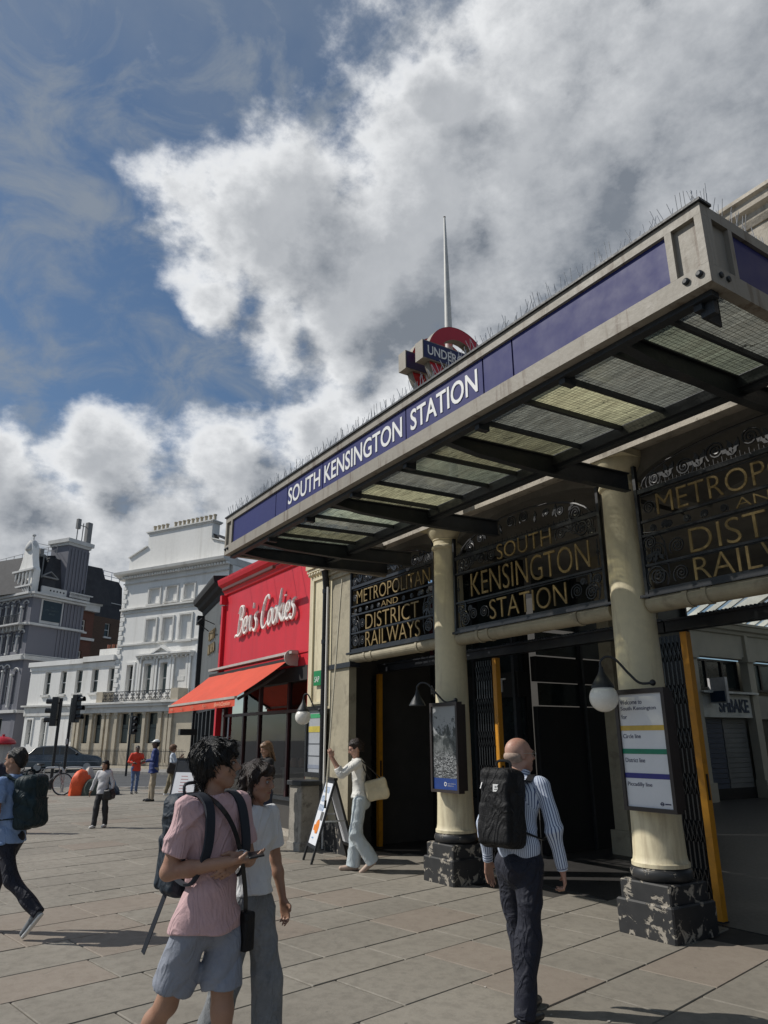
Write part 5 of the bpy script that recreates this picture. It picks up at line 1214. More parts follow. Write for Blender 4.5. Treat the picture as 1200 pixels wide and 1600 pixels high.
# ribbed chimney
f = MB(FRt); f.box(S_(.65), S_(2.62), .0, 2.2, Zs(11.95), Zs(16.0)); f.build('chimney', m_g, gb1)
f = MB(FRt)
for i in range(7): x = S_(.65) + i * (S_(2.62) - S_(.65) - .12) / 6; f.box(x, x + .12, -.09, -.001, Zs(11.95), Zs(15.8)); f.box(x, x + .12, -.09, -.001, Zs(7.5), Zs(11.5))
f.build('chimney_rib', m_g, gb1)
f = MB(FRt); f.box(S_(.55), S_(2.72), -.12, 2.3, Zs(16.0), Zs(16.2)); f.box(S_(.40), S_(2.87), -.28, 2.4, Zs(16.2), Zs(16.5)); f.build('chimney_cap', M['paletrim'], gb1)
f = MB(FRt); f.box(S_(2.62) + .01, S_(3.35), .3, 4.0, Zs(11.95), Zs(13.6)); f.build('side_block', m_g, gb1)
f = MB(FRt); f.add([(S_(2.62), .5, Zs(13.6)), (S_(3.35), .5, Zs(13.6)), (S_(3.0), .9, Zs(15.2)), (S_(2.7), .9, Zs(15.2)), (S_(2.62), 4, Zs(13.6)), (S_(3.35), 4, Zs(13.6)), (S_(3.0), 3.6, Zs(15.2)), (S_(2.7), 3.6, Zs(15.2))], [(0, 1, 2, 3), (5, 4, 7, 6), (1, 5, 6, 2), (4, 0, 3, 7), (3, 2, 6, 7)]); f.build('slate_dormer', M['slate'], gb1)
# dark sign board
f = MB(FRt); f.box(S_(-1.05), S_(.85), -.06, 0, Zs(9.78), Zs(11.53)); f.build('sign_surround', M['paletrim'], gb1)
f = MB(FRt); f.box(S_(-.92), S_(.70), -.10, -.061, Zs(9.98), Zs(11.43)); f.build('sign_board', mat('dark_teal_board', (.012, .028, .040), .5), gb1)
for t_, wd, z in ((3, .35, 10.95), (10, 1.35, 10.70), (5, .6, 10.45)):
    marks(FRt @ Matrix(((1, 0, 0, S_(-.11) - wd / 2), (0, 0, -1, -.101), (0, 1, 0, Zs(z)), (0, 0, 0, 1))), wd, .16, t_, .01, mat('dim_teal_lettering', (.10, .14, .15), .6), gb1, 'lettering', t_)
# slate mansard with dormers, roof railing
f = MB(FRt); f.add([(-.3, .4, Zs(11.9)), (S_(.65), .4, Zs(11.9)), (S_(.65), 1.6, Zs(15.3)), (.8, 1.6, Zs(14.9)), (-.3, 8, Zs(11.9)), (S_(.65), 8, Zs(11.9)), (S_(.65), 7, Zs(15.3)), (.8, 7, Zs(14.9))], [(0, 1, 2, 3), (4, 0, 3, 7), (3, 2, 6, 7), (5, 4, 7, 6)]); f.build('slate_roof', M['slate'], gb1)
f = MB(FLt); f.add([(-16, .5, Zs(11.9)), (-.5, .5, Zs(11.9)), (-1.2, 1.7, Zs(14.9)), (-16, 1.7, Zs(14.9)), (-16, 8, Zs(11.9)), (-.5, 8, Zs(11.9)), (-1.2, 7, Zs(14.9)), (-16, 7, Zs(14.9))], [(0, 1, 2, 3), (1, 5, 6, 2), (3, 2, 6, 7)]); f.build('slate_roof', M['slate'], gb1)
for (x, z) in ((1.35, 14.95), ):
    f = MB(FRt); f.bar((x - .55, .32, Zs(12.3)), (x + .2, 1.35, Zs(15.1)), .10, .12); f.bar((x + 1.3, .3, Zs(12.3)), (x + .3, 1.35, Zs(15.1)), .08, .1); f.build('roof_hip', M['leadtrim'], gb1)
    f = MB(FRt); f.box(x - .25, x + .1, 1.3, 1.7, Zs(14.9), Zs(15.5)); f.build('roof_vent', M['leadtrim'], gb1)
f = MB(FRt); f.box(.7, 2.0, -.0, 1.2, Zs(11.95), Zs(13.1)); f.build('dormer', M['slate'], gb1)
f = MB(FRt); f.bar((.55, -.05, Zs(13.15)), (2.15, -.05, Zs(13.15)), .3, .12); f.bar((.6, -.05, Zs(13.2)), (1.35, -.05, Zs(13.6)), .2, .08); f.bar((2.1, -.05, Zs(13.2)), (1.35, -.05, Zs(13.6)), .2, .08); f.build('dormer_pediment', M['leadtrim'], gb1)
f = MB(FLt)
for z in (15.35, 15.7): f.tube([(-16, 1.6, Zs(z)), (-.2, 1.6, Zs(z))], .022, 4)
for i in range(12): f.tube([(-15.5 + i * 1.4, 1.6, Zs(14.9)), (-15.5 + i * 1.4, 1.6, Zs(15.7))], .022, 4)
f.build('roof_railing', M['leadtrim'], gb1)
f = MB(FRt)
for z in (15.5, 15.85): f.tube([(.5, 1.6, Zs(z)), (S_(.6), 1.6, Zs(z) + .15)], .022, 4)
f.build('roof_railing', M['leadtrim'], gb1)
# ornate white gable with dome finial above the corner
f = MB(FLt)
pr = [(-2.9, 12.0), (-2.9, 13.6), (-2.6, 13.9), (-2.35, 14.6), (-2.2, 15.3), (-1.95, 15.8), (-1.6, 16.0), (-1.25, 15.8), (-1.0, 15.3), (-.85, 14.6), (-.55, 13.9), (-.3, 13.6), (-.3, 12.0)]
vs = [(x, -.1, Zs(z)) for x, z in pr] + [(x, .5, Zs(z)) for x, z in pr]; k = len(pr)
f.add(vs, [tuple(range(k)), tuple(range(2 * k - 1, k - 1, -1))] + [(i, k + i, k + (i + 1) % k, (i + 1) % k) for i in range(k)]); f.build('gable', M['whitestucco'], gb1)
f = MB(FLt); f.lathe([(0, 0), (.55, 0), (.60, .12), (.50, .5), (.30, .85), (.06, 1.0), (.05, 1.25), (.16, 1.35), (.16, 1.45), (0, 1.55)], (-1.6, .2, Zs(15.2)), 12); f.build('finial_dome', M['paletrim'], gb1)
for i in range(5):
    f = MB(FLt); f.tube([(-2.7 + i * .55, -.25, Zs(12.45)), (-2.7 + i * .55, -.25, Zs(13.5))], .09, 8); f.build('gable_column', M['whitestucco'], gb1)
for i in range(4):
    f = MB(FLt); f.box(-2.55 + i * .55, -2.3 + i * .55, -.13, -.101, Zs(12.5), Zs(13.4)); f.build('gable_window', M['glassdark'], gb1)
f = MB(FLt); f.box(-3.2, 0, -.4, -.101, Zs(13.52), Zs(13.66)); f.build('gable_ledge', M['paletrim'], gb1)
f = MB(FLt)
for i in range(5):
    x = -4.4 - i * 2.2; f.box(x - .8, x + .5, -.05, .9, Zs(12.0), Zs(13.3)); f.tube([(x - .15 - .75 * math.cos(PI * q / 8), -.1, Zs(13.2) + .45 * math.sin(PI * q / 8)) for q in range(9)], .10, 5)
f.build('dormer', M['paletrim'], gb1)
# little hipped bay roof low on the left face
f = MB(FLt); f.lathe([(1.5, 0), (1.45, .15), (1.1, .9), (.4, 1.3), (0, 1.35)], (-6.6, -.4, Zs(10.9)), 12); f.build('bay_roof', M['paletrim'], gb1)
f = MB(FLt); f.box(-7.7, -5.4, -1.2, -.01, 0, Zs(10.85)); f.build('bay', m_g, gb1)
for q in range(3):
    for z in (9.9, 7.9, 4.6):
        window(FLt @ Matrix.Translation((0, -1.21, 0)), gb1, -7.5 + q * .75, -7.0 + q * .75, Zs(z), Zs(z) + 1.6, y=-.02, frame='paletrim', sill=False)
# antennas on the chimney
an = thing('phone_masts', 'grey mobile phone antennas standing on the tall grey chimney', 'antenna', (gx - .9, gy + 3.0, Zs(16.5)))
f = MB(FRt)
for (x, h0, h1) in ((S_(1.55), .4, 2.1), (S_(2.05), .0, 1.9), (S_(2.45), .0, 1.9)): f.tube([(x, .4, Zs(16.4)), (x, .4, Zs(16.5) + h1)], .05, 6)
f.bar((S_(1.5), .4, Zs(17.9)), (S_(2.5), .4, Zs(17.9)), .06, .06); f.build('mast', M['leadtrim'], an)
f = MB(FRt); f.bbox(S_(1.38), S_(1.70), .2, .5, Zs(17.55), Zs(18.35), .03); f.build('antenna_panel', M['leadtrim'], an)
f = MB(FRt); f.bbox(S_(2.35), S_(2.80), .15, .6, Zs(16.6), Zs(18.3), .04); f.build('antenna_panel', M['leadtrim'], an)
# narrow red brick return and the brown brick mansard house behind
rb_ = thing('red_brick_house', 'narrow red brick house between the grey corner building and the brown brick one', 'house', (gx, gy, 0), RA)
f = MB(FRt); holed_wall(f, S_(2.82), S_(4.1), 0, Zs(11.3), [(S_(2.95), S_(3.35), Zs(9.7), Zs(10.6)), (S_(2.9), S_(3.3), Zs(7.3), Zs(8.2))], y=.3); f.box(S_(2.82), S_(4.1), .61, 7, 0, Zs(11.3)); f.build('wall', M['redbrick'], rb_)
window(FRt @ Matrix.Translation((0, .3, 0)), rb_, S_(2.95), S_(3.35), Zs(9.7), Zs(10.6), frame='whitestucco'); window(FRt @ Matrix.Translation((0, .3, 0)), rb_, S_(2.9), S_(3.3), Zs(7.3), Zs(8.2), frame='whitestucco')
f = MB(FRt); f.box(S_(2.82), S_(4.25), -.15, .29, Zs(11.3), Zs(11.8)); f.box(S_(2.82), S_(4.35), -.3, .29, Zs(11.8), Zs(11.95)); f.build('white_cornice', M['paletrim'], rb_)
f = MB(FRt); f.box(S_(2.82), S_(4.2), .1, .29, Zs(9.05), Zs(9.25)); f.build('string_course', M['paletrim'], rb_)
bx, by = -75.494, 16.233
FBk = frame_at(bx, by, RA)
bh = thing('brown_brick_house', 'brown brick house with a dark slate mansard behind the low white building', 'house', (bx, by, 0), RA)
Sb = lambda s: s * BK
hb = [(Sb(-.62), Sb(.0), Zs(10.1), Zs(11.25))]
f = MB(FBk); holed_wall(f, Sb(-2.6), Sb(1.15), 0, Zs(11.7), hb); f.box(Sb(-2.6), Sb(1.15), .31, 9, 0, Zs(11.7)); f.build('wall', M['brick'], bh)
window(FBk, bh, *hb[0], frame='whitestucco')
f = MB(FBk); f.add([(Sb(-2.6), 0, Zs(11.7)), (Sb(1.15), 0, Zs(11.7)), (Sb(1.25), .5, Zs(14.6)), (Sb(1.0), .8, Zs(15.15)), (Sb(-2.6), .8, Zs(15.15)), (Sb(1.15), 9, Zs(11.7)), (Sb(1.25), 9, Zs(14.6)), (Sb(1.0), 9, Zs(15.15)), (Sb(-2.6), 9, Zs(15.15))], [(0, 1, 2, 3, 4), (1, 5, 6, 2), (2, 6, 7, 3), (4, 3, 7, 8)]); f.build('slate_mansard', M['slate'], bh)
f = MB(FBk); f.bar((Sb(-2.6), -.02, Zs(13.05)), (Sb(1.2), .15, Zs(13.05)), .06, .07); f.build('gutter', M['paletrim'], bh)
f = MB(FBk)
for z in (15.55, 15.95): f.tube([(Sb(-2.6), 1.2, Zs(z)), (Sb(1.5), 1.2, Zs(z))], .03, 4)
for i in range(5): f.tube([(Sb(-2.4 + i * .95), 1.2, Zs(15.1)), (Sb(-2.4 + i * .95), 1.2, Zs(15.95))], .03, 4)
f.build('roof_railing', mat('blue_grey_rail', (.10, .16, .26), .6), bh)
# ============================================================ street furniture and vehicles
# stone bollard block beside the leaflet board
sbk = thing('stone_pedestal', 'rough grey stone pedestal with a dark cap between shop window and leaflet board', 'pedestal', (-11.35, 5.95, 0))
MB().bbox(-11.62, -11.18, 5.66, 6.05, 0, .98, .015).build('block', M['concrete'], sbk)
MB().bbox(-11.66, -11.14, 5.62, 6.06, .981, 1.05, .01).build('cap', M['darksteel'], sbk)
MB().bbox(-11.64, -11.16, 5.64, 6.055, 0, .12, .01).build('foot', M['concrete'], sbk)

def a_board(cx, cy, ang, w, h, splay, label, style):
    F = Matrix.Translation((cx, cy, 0)) @ Matrix.Rotation(ang, 4, 'Z')     # front faces local -y
    t = thing('pavement_board', label, 'sign board', (cx, cy, 0), ang)
    for s in (-1, 1):
        tilt = math.atan2(splay, h)
        L = F @ Matrix.Translation((0, s * splay, 0)) @ Matrix.Rotation(-tilt if s < 0 else tilt, 4, 'X')
        hl = math.hypot(h, splay)
        f = MB(L)
        for x in (-w / 2, w / 2 - .035): f.box(x, x + .035, -.014, .014, 0, hl)
        f.box(-w / 2 + .036, w / 2 - .036, -.014, .014, hl - .05, hl); f.box(-w / 2 + .036, w / 2 - .036, -.014, .014, .20, .24)
        f.build('frame', M['black'], t)
        g = MB(L); g.box(-w / 2 + .037, w / 2 - .037, -.006, .006, .245, hl - .052); pn = g.build('panel', mat('board_white', (.74, .76, .80), .4, var=.03) if (style != 'menu' or s < 0) else M['black'], t)
        if s < 0 or style == 'leaflet':
            yy = -.0065 if s < 0 else .0065
            def strip(x0, x1, z0, z1, m):
                q = MB(L); q.box(x0, x1, min(yy, yy * 1.3), max(yy, yy * 1.3), z0, z1); q.build('print', m, t)
            if style == 'leaflet' and s < 0:
                bl_ = mat('pale_blue_print', (.25, .40, .62), .5)
                for k, wd in enumerate((.30, .22, .26)): marks(L @ Matrix(((1, 0, 0, -.17), (0, 0, -1, yy), (0, 1, 0, hl - .20 - k * .13), (0, 0, 0, 1))), wd, .09, 6 - k, .001, bl_, t, 'print', k)
                q = MB(L); q.lathe([(0, 0), (.10, 0), (.10, .002), (0, .002)], (0, 0, 0), 14, L=Matrix.Translation((.0, yy, hl * .42)) @ Matrix.Rotation(PI / 2, 4, 'X')); q.build('print', mat('orange_print', (.75, .22, .02), .5), t)
                strip(-.16, -.03, hl * .42 - .06, hl * .42 + .02, bpy.data.materials['orange_print']); strip(.02, .16, hl * .5, hl * .5 + .12, mat('grey_print', (.12, .12, .12), .5))
                strip(.05, .09, .40, .52, bpy.data.materials['grey_print']); strip(-.12, -.02, .32, .34, bl_)
            if style == 'menu':
                for k in range(6): strip(-.12, .06 + .03 * (k % 3), hl - .40 - k * .07, hl - .385 - k * .07, mat('pale_red_print', (.5, .25, .25), .6))
                strip(-w / 2 + .037, w / 2 - .037, hl - .30, hl - .055, M['black'])
    f = MB(F); f.bar((-w / 2 + .01, -splay * .45, h * .55), (-w / 2 + .01, splay * .45, h * .55), .02, .02); f.bar((w / 2 - .01, -splay * .45, h * .50), (w / 2 - .01, splay * .45, h * .50), .02, .02); f.build('brace', M['chrome'], t)
    f = MB(F); f.box(-w / 2, w / 2, -.03, .03, h - .005, h + .03); f.build('hinge', M['black'], t)
    return t
a_board(-10.12, 5.62, R(-13), .50, 1.12, .34, 'folding pavement board with orange and blue print beside the woman in white', 'leaflet')
a_board(-17.9, 6.02, R(35), .70, 1.25, .30, 'black framed menu board behind the young man in pink', 'menu')
# long pole held by the woman
pp = thing('long_pole', 'long pale pole held upright by the woman in white', 'pole', (-9.33, 5.05, .9))
MB().tube([(-9.305, 5.085, .88), (-9.28, 5.115, 1.6), (-9.215, 5.245, 4.0)], .011, 8).build('pole', mat('pale_pole', (.62, .57, .45), .5), pp)
MB().tube([(-9.308, 5.08, .80), (-9.305, 5.085, .90)], .017, 8).build('pole_grip', M['black'], pp)

# bicycle
def bicycle(x, y, ang, label, col, lean=.06, group=None):
    F = Matrix.Translation((x, y, 0)) @ Matrix.Rotation(ang, 4, 'Z') @ Matrix.Rotation(lean, 4, 'X')
    t = thing('bicycle', label, 'bicycle', (x, y, 0), ang, group=group)
    fm = mat('bike_paint', col, .35, metal=.3)
    r = .335
    for cx in (-.52, .52):
        w = MB(F); w.tube([(cx + r * math.cos(a), 0, r + .0 + r * math.sin(a)) for a in [2 * PI * i / 32 for i in range(32)]], .019, 8, closed=True); o = w.build('wheel', M['rubber'], t)
        s = MB(F); s.tube([(cx + (r - .028) * math.cos(a), 0, r + (r - .028) * math.sin(a)) for a in [2 * PI * i / 32 for i in range(32)]], .011, 5, closed=True)
        s.build('rim', M['chrome'], o)
        s = MB(F)
        for i in range(18): a = 2 * PI * i / 18; s.tube([(cx, .02 * (-1) ** i, r), (cx + (r - .03) * math.cos(a), 0, r + (r - .03) * math.sin(a))], .002, 3, cap=False)
        s.tube([(cx, -.05, r), (cx, .05, r)], .022, 8); s.build('spokes', M['chrome'], o)
    bb = (-.08, 0, .30); st_ = (-.22, 0, .80); hd = (.36, 0, .84); hd2 = (.39, 0, .72)
    f = MB(F)
    for a, b, q in ((bb, st_, .016), (st_, hd, .015), (bb, hd2, .018), (hd, hd2, .019)): f.tube([a, b], q, 8)
    for s in (-.05, .05): f.tube([(bb[0], s * .6, bb[2]), (-.52, s, r)], .010, 6); f.tube([(-.22, s * .4, .74), (-.52, s, r)], .009, 6); f.tube([(.40, s * .9, .68), (.44, s, .55), (.52, s, r)], .011, 6)
    f.build('frame', fm, t)
    h = MB(F); h.tube([hd, (.33, 0, .96)], .014, 6); h.tube([(.30, -.30, 1.0), (.36, -.16, .97), (.36, .16, .97), (.30, .30, 1.0)], .012, 6); h.build('handlebar', M['black'], t)
    h = MB(F); h.tube([st_, (-.25, 0, .92)], .012, 6); h.ball((-.26, 0, .945), .1, 12, 8, sc=(1.35, .72, .38)); h.build('saddle', M['black'], t)
    c = MB(F); c.tube([(bb[0] + .09 * math.cos(a), .045, bb[2] + .09 * math.sin(a)) for a in [2 * PI * i / 20 for i in range(20)]], .006, 4, closed=True)
    c.bar((bb[0], .06, bb[2]), (bb[0] + .12, .07, bb[2] - .12), .02, .015); c.bar((bb[0], -.06, bb[2]), (bb[0] - .12, -.07, bb[2] + .12), .02, .015); c.box(bb[0] + .07, bb[0] + .17, .07, .15, bb[2] - .14, bb[2] - .12); c.box(bb[0] - .17, bb[0] - .07, -.15, -.07, bb[2] + .11, bb[2] + .13); c.build('crankset', M['black'], t)
    k = MB(F); k.tube([(-.18, .03, .28), (-.14, .18, -.0)], .008, 5); k.build('kickstand', M['chrome'], t)
    return t
IR = math.atan2(rt.y, rt.x)
bicycle(-26.9, 4.35, IR, 'grey city bicycle parked beside the orange tent heap', (.20, .20, .21))
bicycle(-28.6, 3.0, IR + .5, 'dark bicycle behind the man in the light blue shirt', (.04, .045, .05), -.05)
bicycle(-29.5, 3.6, IR + .9, 'dark bicycle leaning under the red topped kiosk', (.03, .03, .035), .05)
# cycle stands
for i, (x, y, lb_) in enumerate(((-28.3, 4.75, 'steel cycle hoop nearest the grey bicycle'), (-27.9, 5.35, 'steel cycle hoop in the middle behind the orange heap'), (-27.5, 5.95, 'steel cycle hoop behind the blue end of the heap'))):
    F = Matrix.Translation((x, y, 0)) @ Matrix.Rotation(IR - .15, 4, 'Z')
    t = thing('cycle_stand', lb_, 'cycle stand', (x, y, 0), IR - .15, group='steel hoops for parking bicycles')
    b = MB(F); b.tube(smooth([(-.36, 0, 0), (-.36, 0, .62), (-.32, 0, .75), (-.22, 0, .80), (.22, 0, .80), (.32, 0, .75), (.36, 0, .62), (.36, 0, 0)], 4), .026, 8); b.build('hoop', M['chrome'], t)
    for s in (-.36, .36):
        b = MB(F); b.lathe([(0, .012), (.06, .012), (.06, 0), (0, 0)], (s, 0, 0), 12); b.build('foot_plate', M['chrome'], t)
# blue recycling style box and tarpaulin heap
def blob(name, cx, cy, rx, ry, h, ang, m, parent, seed, sag=.35):
    rn_ = random.Random(seed); n, k = 28, 12; vs = []; ph = [rn_.uniform(0, 6) for _ in range(6)]
    F = Matrix.Translation((cx, cy, 0)) @ Matrix.Rotation(ang, 4, 'Z')
    for j in range(k + 1):
        u = j / k
        for i in range(n):
            a = 2 * PI * i / n; wv = 1 + .10 * math.sin(3 * a + ph[0]) + .07 * math.sin(5 * a + ph[1] + u * 2) + .04 * math.sin(9 * a + ph[2] + u * 5)
            r = (1 - u ** 2.2) ** .5 * wv if u < 1 else 0
            vs.append((rx * r * math.cos(a), ry * r * math.sin(a), h * u * (1 + .10 * math.sin(4 * a + ph[3]) * (1 - u)) - .0))
    fs = [(j * n + i, j * n + (i + 1) % n, (j + 1) * n + (i + 1) % n, (j + 1) * n + i) for j in range(k) for i in range(n)]
    b = MB(F); b.add(vs, fs, True); return b.build(name, m, parent)
th = thing('camping_heap', 'heap of orange, grey and blue tent fabric slumped on the paving beside the bicycle', 'tent', (-26.2, 5.5, 0), IR)
blob('orange_sheet', -26.35, 5.28, .34, .42, .80, IR, mat('orange_tarp', (.80, .10, .02), .6), th, 1)
blob('white_sheet', -26.42, 5.52, .20, .30, .86, IR, mat('white_tarp', (.55, .48, .42), .7), th, 2)
blob('grey_bag', -26.15, 5.62, .33, .40, .52, IR, mat('green_grey_tarp', (.06, .075, .06), .7), th, 3)
blob('blue_sheet', -26.25, 5.95, .42, .40, .66, IR, mat('blue_tarp', (.03, .10, .20), .55), th, 4)
blob('dark_bag', -26.0, 6.1, .40, .32, .34, IR, mat('navy_bag', (.012, .018, .035), .6), th, 5)

# traffic lights
def traffic_light(x, y, h, ang, label, head_z, tilt=0.0, two=False, sc=1.0):
    t = thing('traffic_light', label, 'traffic light', (x, y, -.05 if x < -31 else 0))
    MB().tube([(x, y, -.1), (x, y, h)], .057, 12).build('pole', M['blackpaint'], t)
    F = Matrix.Translation((x, y, head_z)) @ Matrix.Rotation(ang, 4, 'Z')
    b = MB(F); b.bbox(-.15, .15, -.30, -.08, -.52 * sc, .52 * sc, .02); b.bar((0, -.08, .3), (0, 0, .3), .05, .05); b.bar((0, -.08, -.3), (0, 0, -.3), .05, .05); hd = b.build('signal_head', M['blackpaint'], t)
    for k in range(3):
        z = .33 * sc - k * .33 * sc
        v = MB(F); v.lathe([(.115, -.0), (.12, .20), (.105, .20), (.10, 0)], (0, 0, 0), 14, L=Matrix.Translation((0, -.30, z)) @ Matrix.Rotation(PI / 2, 4, 'X'), a0=-.5, a1=PI + .5); v.build('visor', M['blackpaint'], hd)
        v = MB(F); v.lathe([(0, .004), (.10, .002), (.10, 0)], (0, 0, 0), 14, L=Matrix.Translation((0, -.30, z)) @ Matrix.Rotation(PI / 2, 4, 'X')); v.build('lens', mat('dark_lens', (.03, .012, .01), .2), hd)
    return t
CA = math.atan2(-fw.y, -fw.x) + PI / 2
traffic_light(-29.7, 4.93, 3.20, CA - 1.35, 'nearer traffic light, its head turned left, above the bicycle', 2.72)
traffic_light(-30.4, 5.45, 3.25, CA + 1.35, 'traffic light with its head turned right, close behind its neighbour', 2.86)
traffic_light(-40.7, 10.35, 3.1, CA + .9, 'distant traffic light before the beige stone frontage', 2.45, sc=.9)
b = MB(); b.box(-30.38, -30.30, 5.36, 5.44, 1.55, 1.75); 
tg = thing('push_button_unit', 'pale push button box on the second traffic light pole', 'button box', (-30.3, 5.4, 1.5)); b.build('box', mat('pale_box', (.5, .5, .5), .5), tg)

# parked car across the road
def car(x, y, ang, label, col):
    F = Matrix.Translation((x, y, -.13)) @ Matrix.Rotation(ang, 4, 'Z'); t = thing('parked_car', label, 'car', (x, y, -.13), ang)
    prof = [(-2.15, .35), (-2.20, .62), (-2.12, .92), (-1.95, 1.02), (-1.62, 1.38), (-1.30, 1.50), (-.2, 1.54), (.30, 1.47), (1.02, 1.04), (1.85, .92), (2.12, .78), (2.18, .50), (2.12, .33)]
    def sect(pr, ws):
        vs = []; n = len(pr)
        for y_, k in ws:
            for px_, pz in pr:
                top = max(0, (pz - .95) / .6); vs.append((px_ * (1 - .02 * abs(k)), y_ * (1 - .20 * top), pz if abs(k) < 2 else pz - .02))
        fs = []
        m = len(ws)
        for j in range(m - 1):
            for i in range(n): fs.append((j * n + i, j * n + (i + 1) % n, (j + 1) * n + (i + 1) % n, (j + 1) * n + i))
        fs += [tuple(range(n)), tuple(range((m - 1) * n, m * n))]
        return vs, fs
    b = MB(F); vs, fs = sect(prof, [(-.86, 2), (-.82, 0), (.82, 0), (.86, 2)]); b.add(vs, fs, True); b.build('body', mat('car_paint', col, .25, metal=.4, coat=.6), t)
    for s in (-1, 1):
        g = MB(F)
        def sp(px_, pz): return (px_, s * (.872 * (1 - .20 * max(0, (pz - .95) / .6)) + .004), pz)
        for q in ([(-1.88, 1.04), (-1.56, 1.36), (-1.18, 1.42), (-1.15, 1.04)], [(-1.08, 1.04), (-1.10, 1.44), (-.30, 1.46), (-.28, 1.03)], [(-.20, 1.03), (-.22, 1.46), (.22, 1.41), (.86, 1.03)]):
            g.add([sp(*p) for p in q], [(0, 1, 2, 3)])
        g.build('side_window', M['glassdark'], t)
        tr = MB(F); tr.tube([sp(-1.92, 1.02), sp(-1.58, 1.385), sp(-1.2, 1.46), sp(-.2, 1.49), sp(.25, 1.44), sp(.9, 1.03)], .014, 5); tr.tube([(-2.0, s * .88, .62), (2.0, s * .88, .60)], .016, 5); tr.build('chrome_trim', M['chrome'], t)
        mr = MB(F); mr.ball((.72, s * .98, 1.06), .11, 10, 8, sc=(.7, 1, .7)); mr.build('wing_mirror', M['black'], t)
    g = MB(F); g.add([(.34, -.66, 1.475), (.34, .66, 1.475), (1.03, .78, 1.055), (1.03, -.78, 1.055)], [(0, 1, 2, 3)]); g.build('windscreen', M['glassdark'], t)
    g = MB(F); g.add([(-1.63, -.70, 1.40), (-1.63, .70, 1.40), (-1.98, .78, 1.04), (-1.98, -.78, 1.04)], [(0, 1, 2, 3)]); g.build('rear_window', M['glassdark'], t)
    for cx in (-1.35, 1.35):
        for s in (-1, 1):
            L = F @ Matrix.Translation((cx, s * .74, .33)) @ Matrix.Rotation(PI / 2, 4, 'X')
            w = MB(L); w.lathe([(0, -.11), (.30, -.11), (.335, -.09), (.335, .09), (.30, .11), (0, .11)], (0, 0, 0), 24); wo = w.build('wheel', M['rubber'], t)
            w = MB(L); w.lathe([(0, -.125), (.20, -.125), (.21, -.115), (.21, .115), (.20, .125), (0, .125)], (0, 0, 0), 16); w.build('rim', M['chrome'], wo)
    for s in (-1, 1):
        l = MB(F); l.ball((2.05, s * .62, .72), .12, 10, 8, sc=(.6, 1.3, .7)); l.build('headlight', M['white'], t)
        l = MB(F); l.ball((-2.12, s * .66, .85), .10, 10, 8, sc=(.5, 1.2, 1.2)); l.build('tail_light', M['deepred'], t)
car(-48.9, 8.7, UA + .85, 'dark grey estate car parked across the road behind the traffic lights', (.06, .075, .09))
# red topped kiosk at the far left
kk = thing('news_kiosk', 'small round kiosk with a red domed top at the far left', 'kiosk', (-33.2, 3.55, -.13))
MB().lathe([(0, 0), (.36, 0), (.36, .1), (.33, .12), (.30, 1.7), (0, 1.7)], (-33.2, 3.55, -.13), 20).build('body', mat('kiosk_grey', (.45, .43, .40), .6), kk)
MB().lathe([(.47, 0), (.50, .05), (.44, .16), (.25, .26), (.06, .31), (.05, .38), (0, .39)], (-33.2, 3.55, 1.55), 20).build('domed_top', M['deepred'], kk)
for i in range(6):
    a = i * PI / 3; MB().box(-33.2 + .31 * math.cos(a) - .03, -33.2 + .31 * math.cos(a) + .03, 3.55 + .31 * math.sin(a) - .03, 3.55 + .31 * math.sin(a) + .03, .0, 1.55).build('panel_rib', bpy.data.materials['kiosk_grey'], kk)
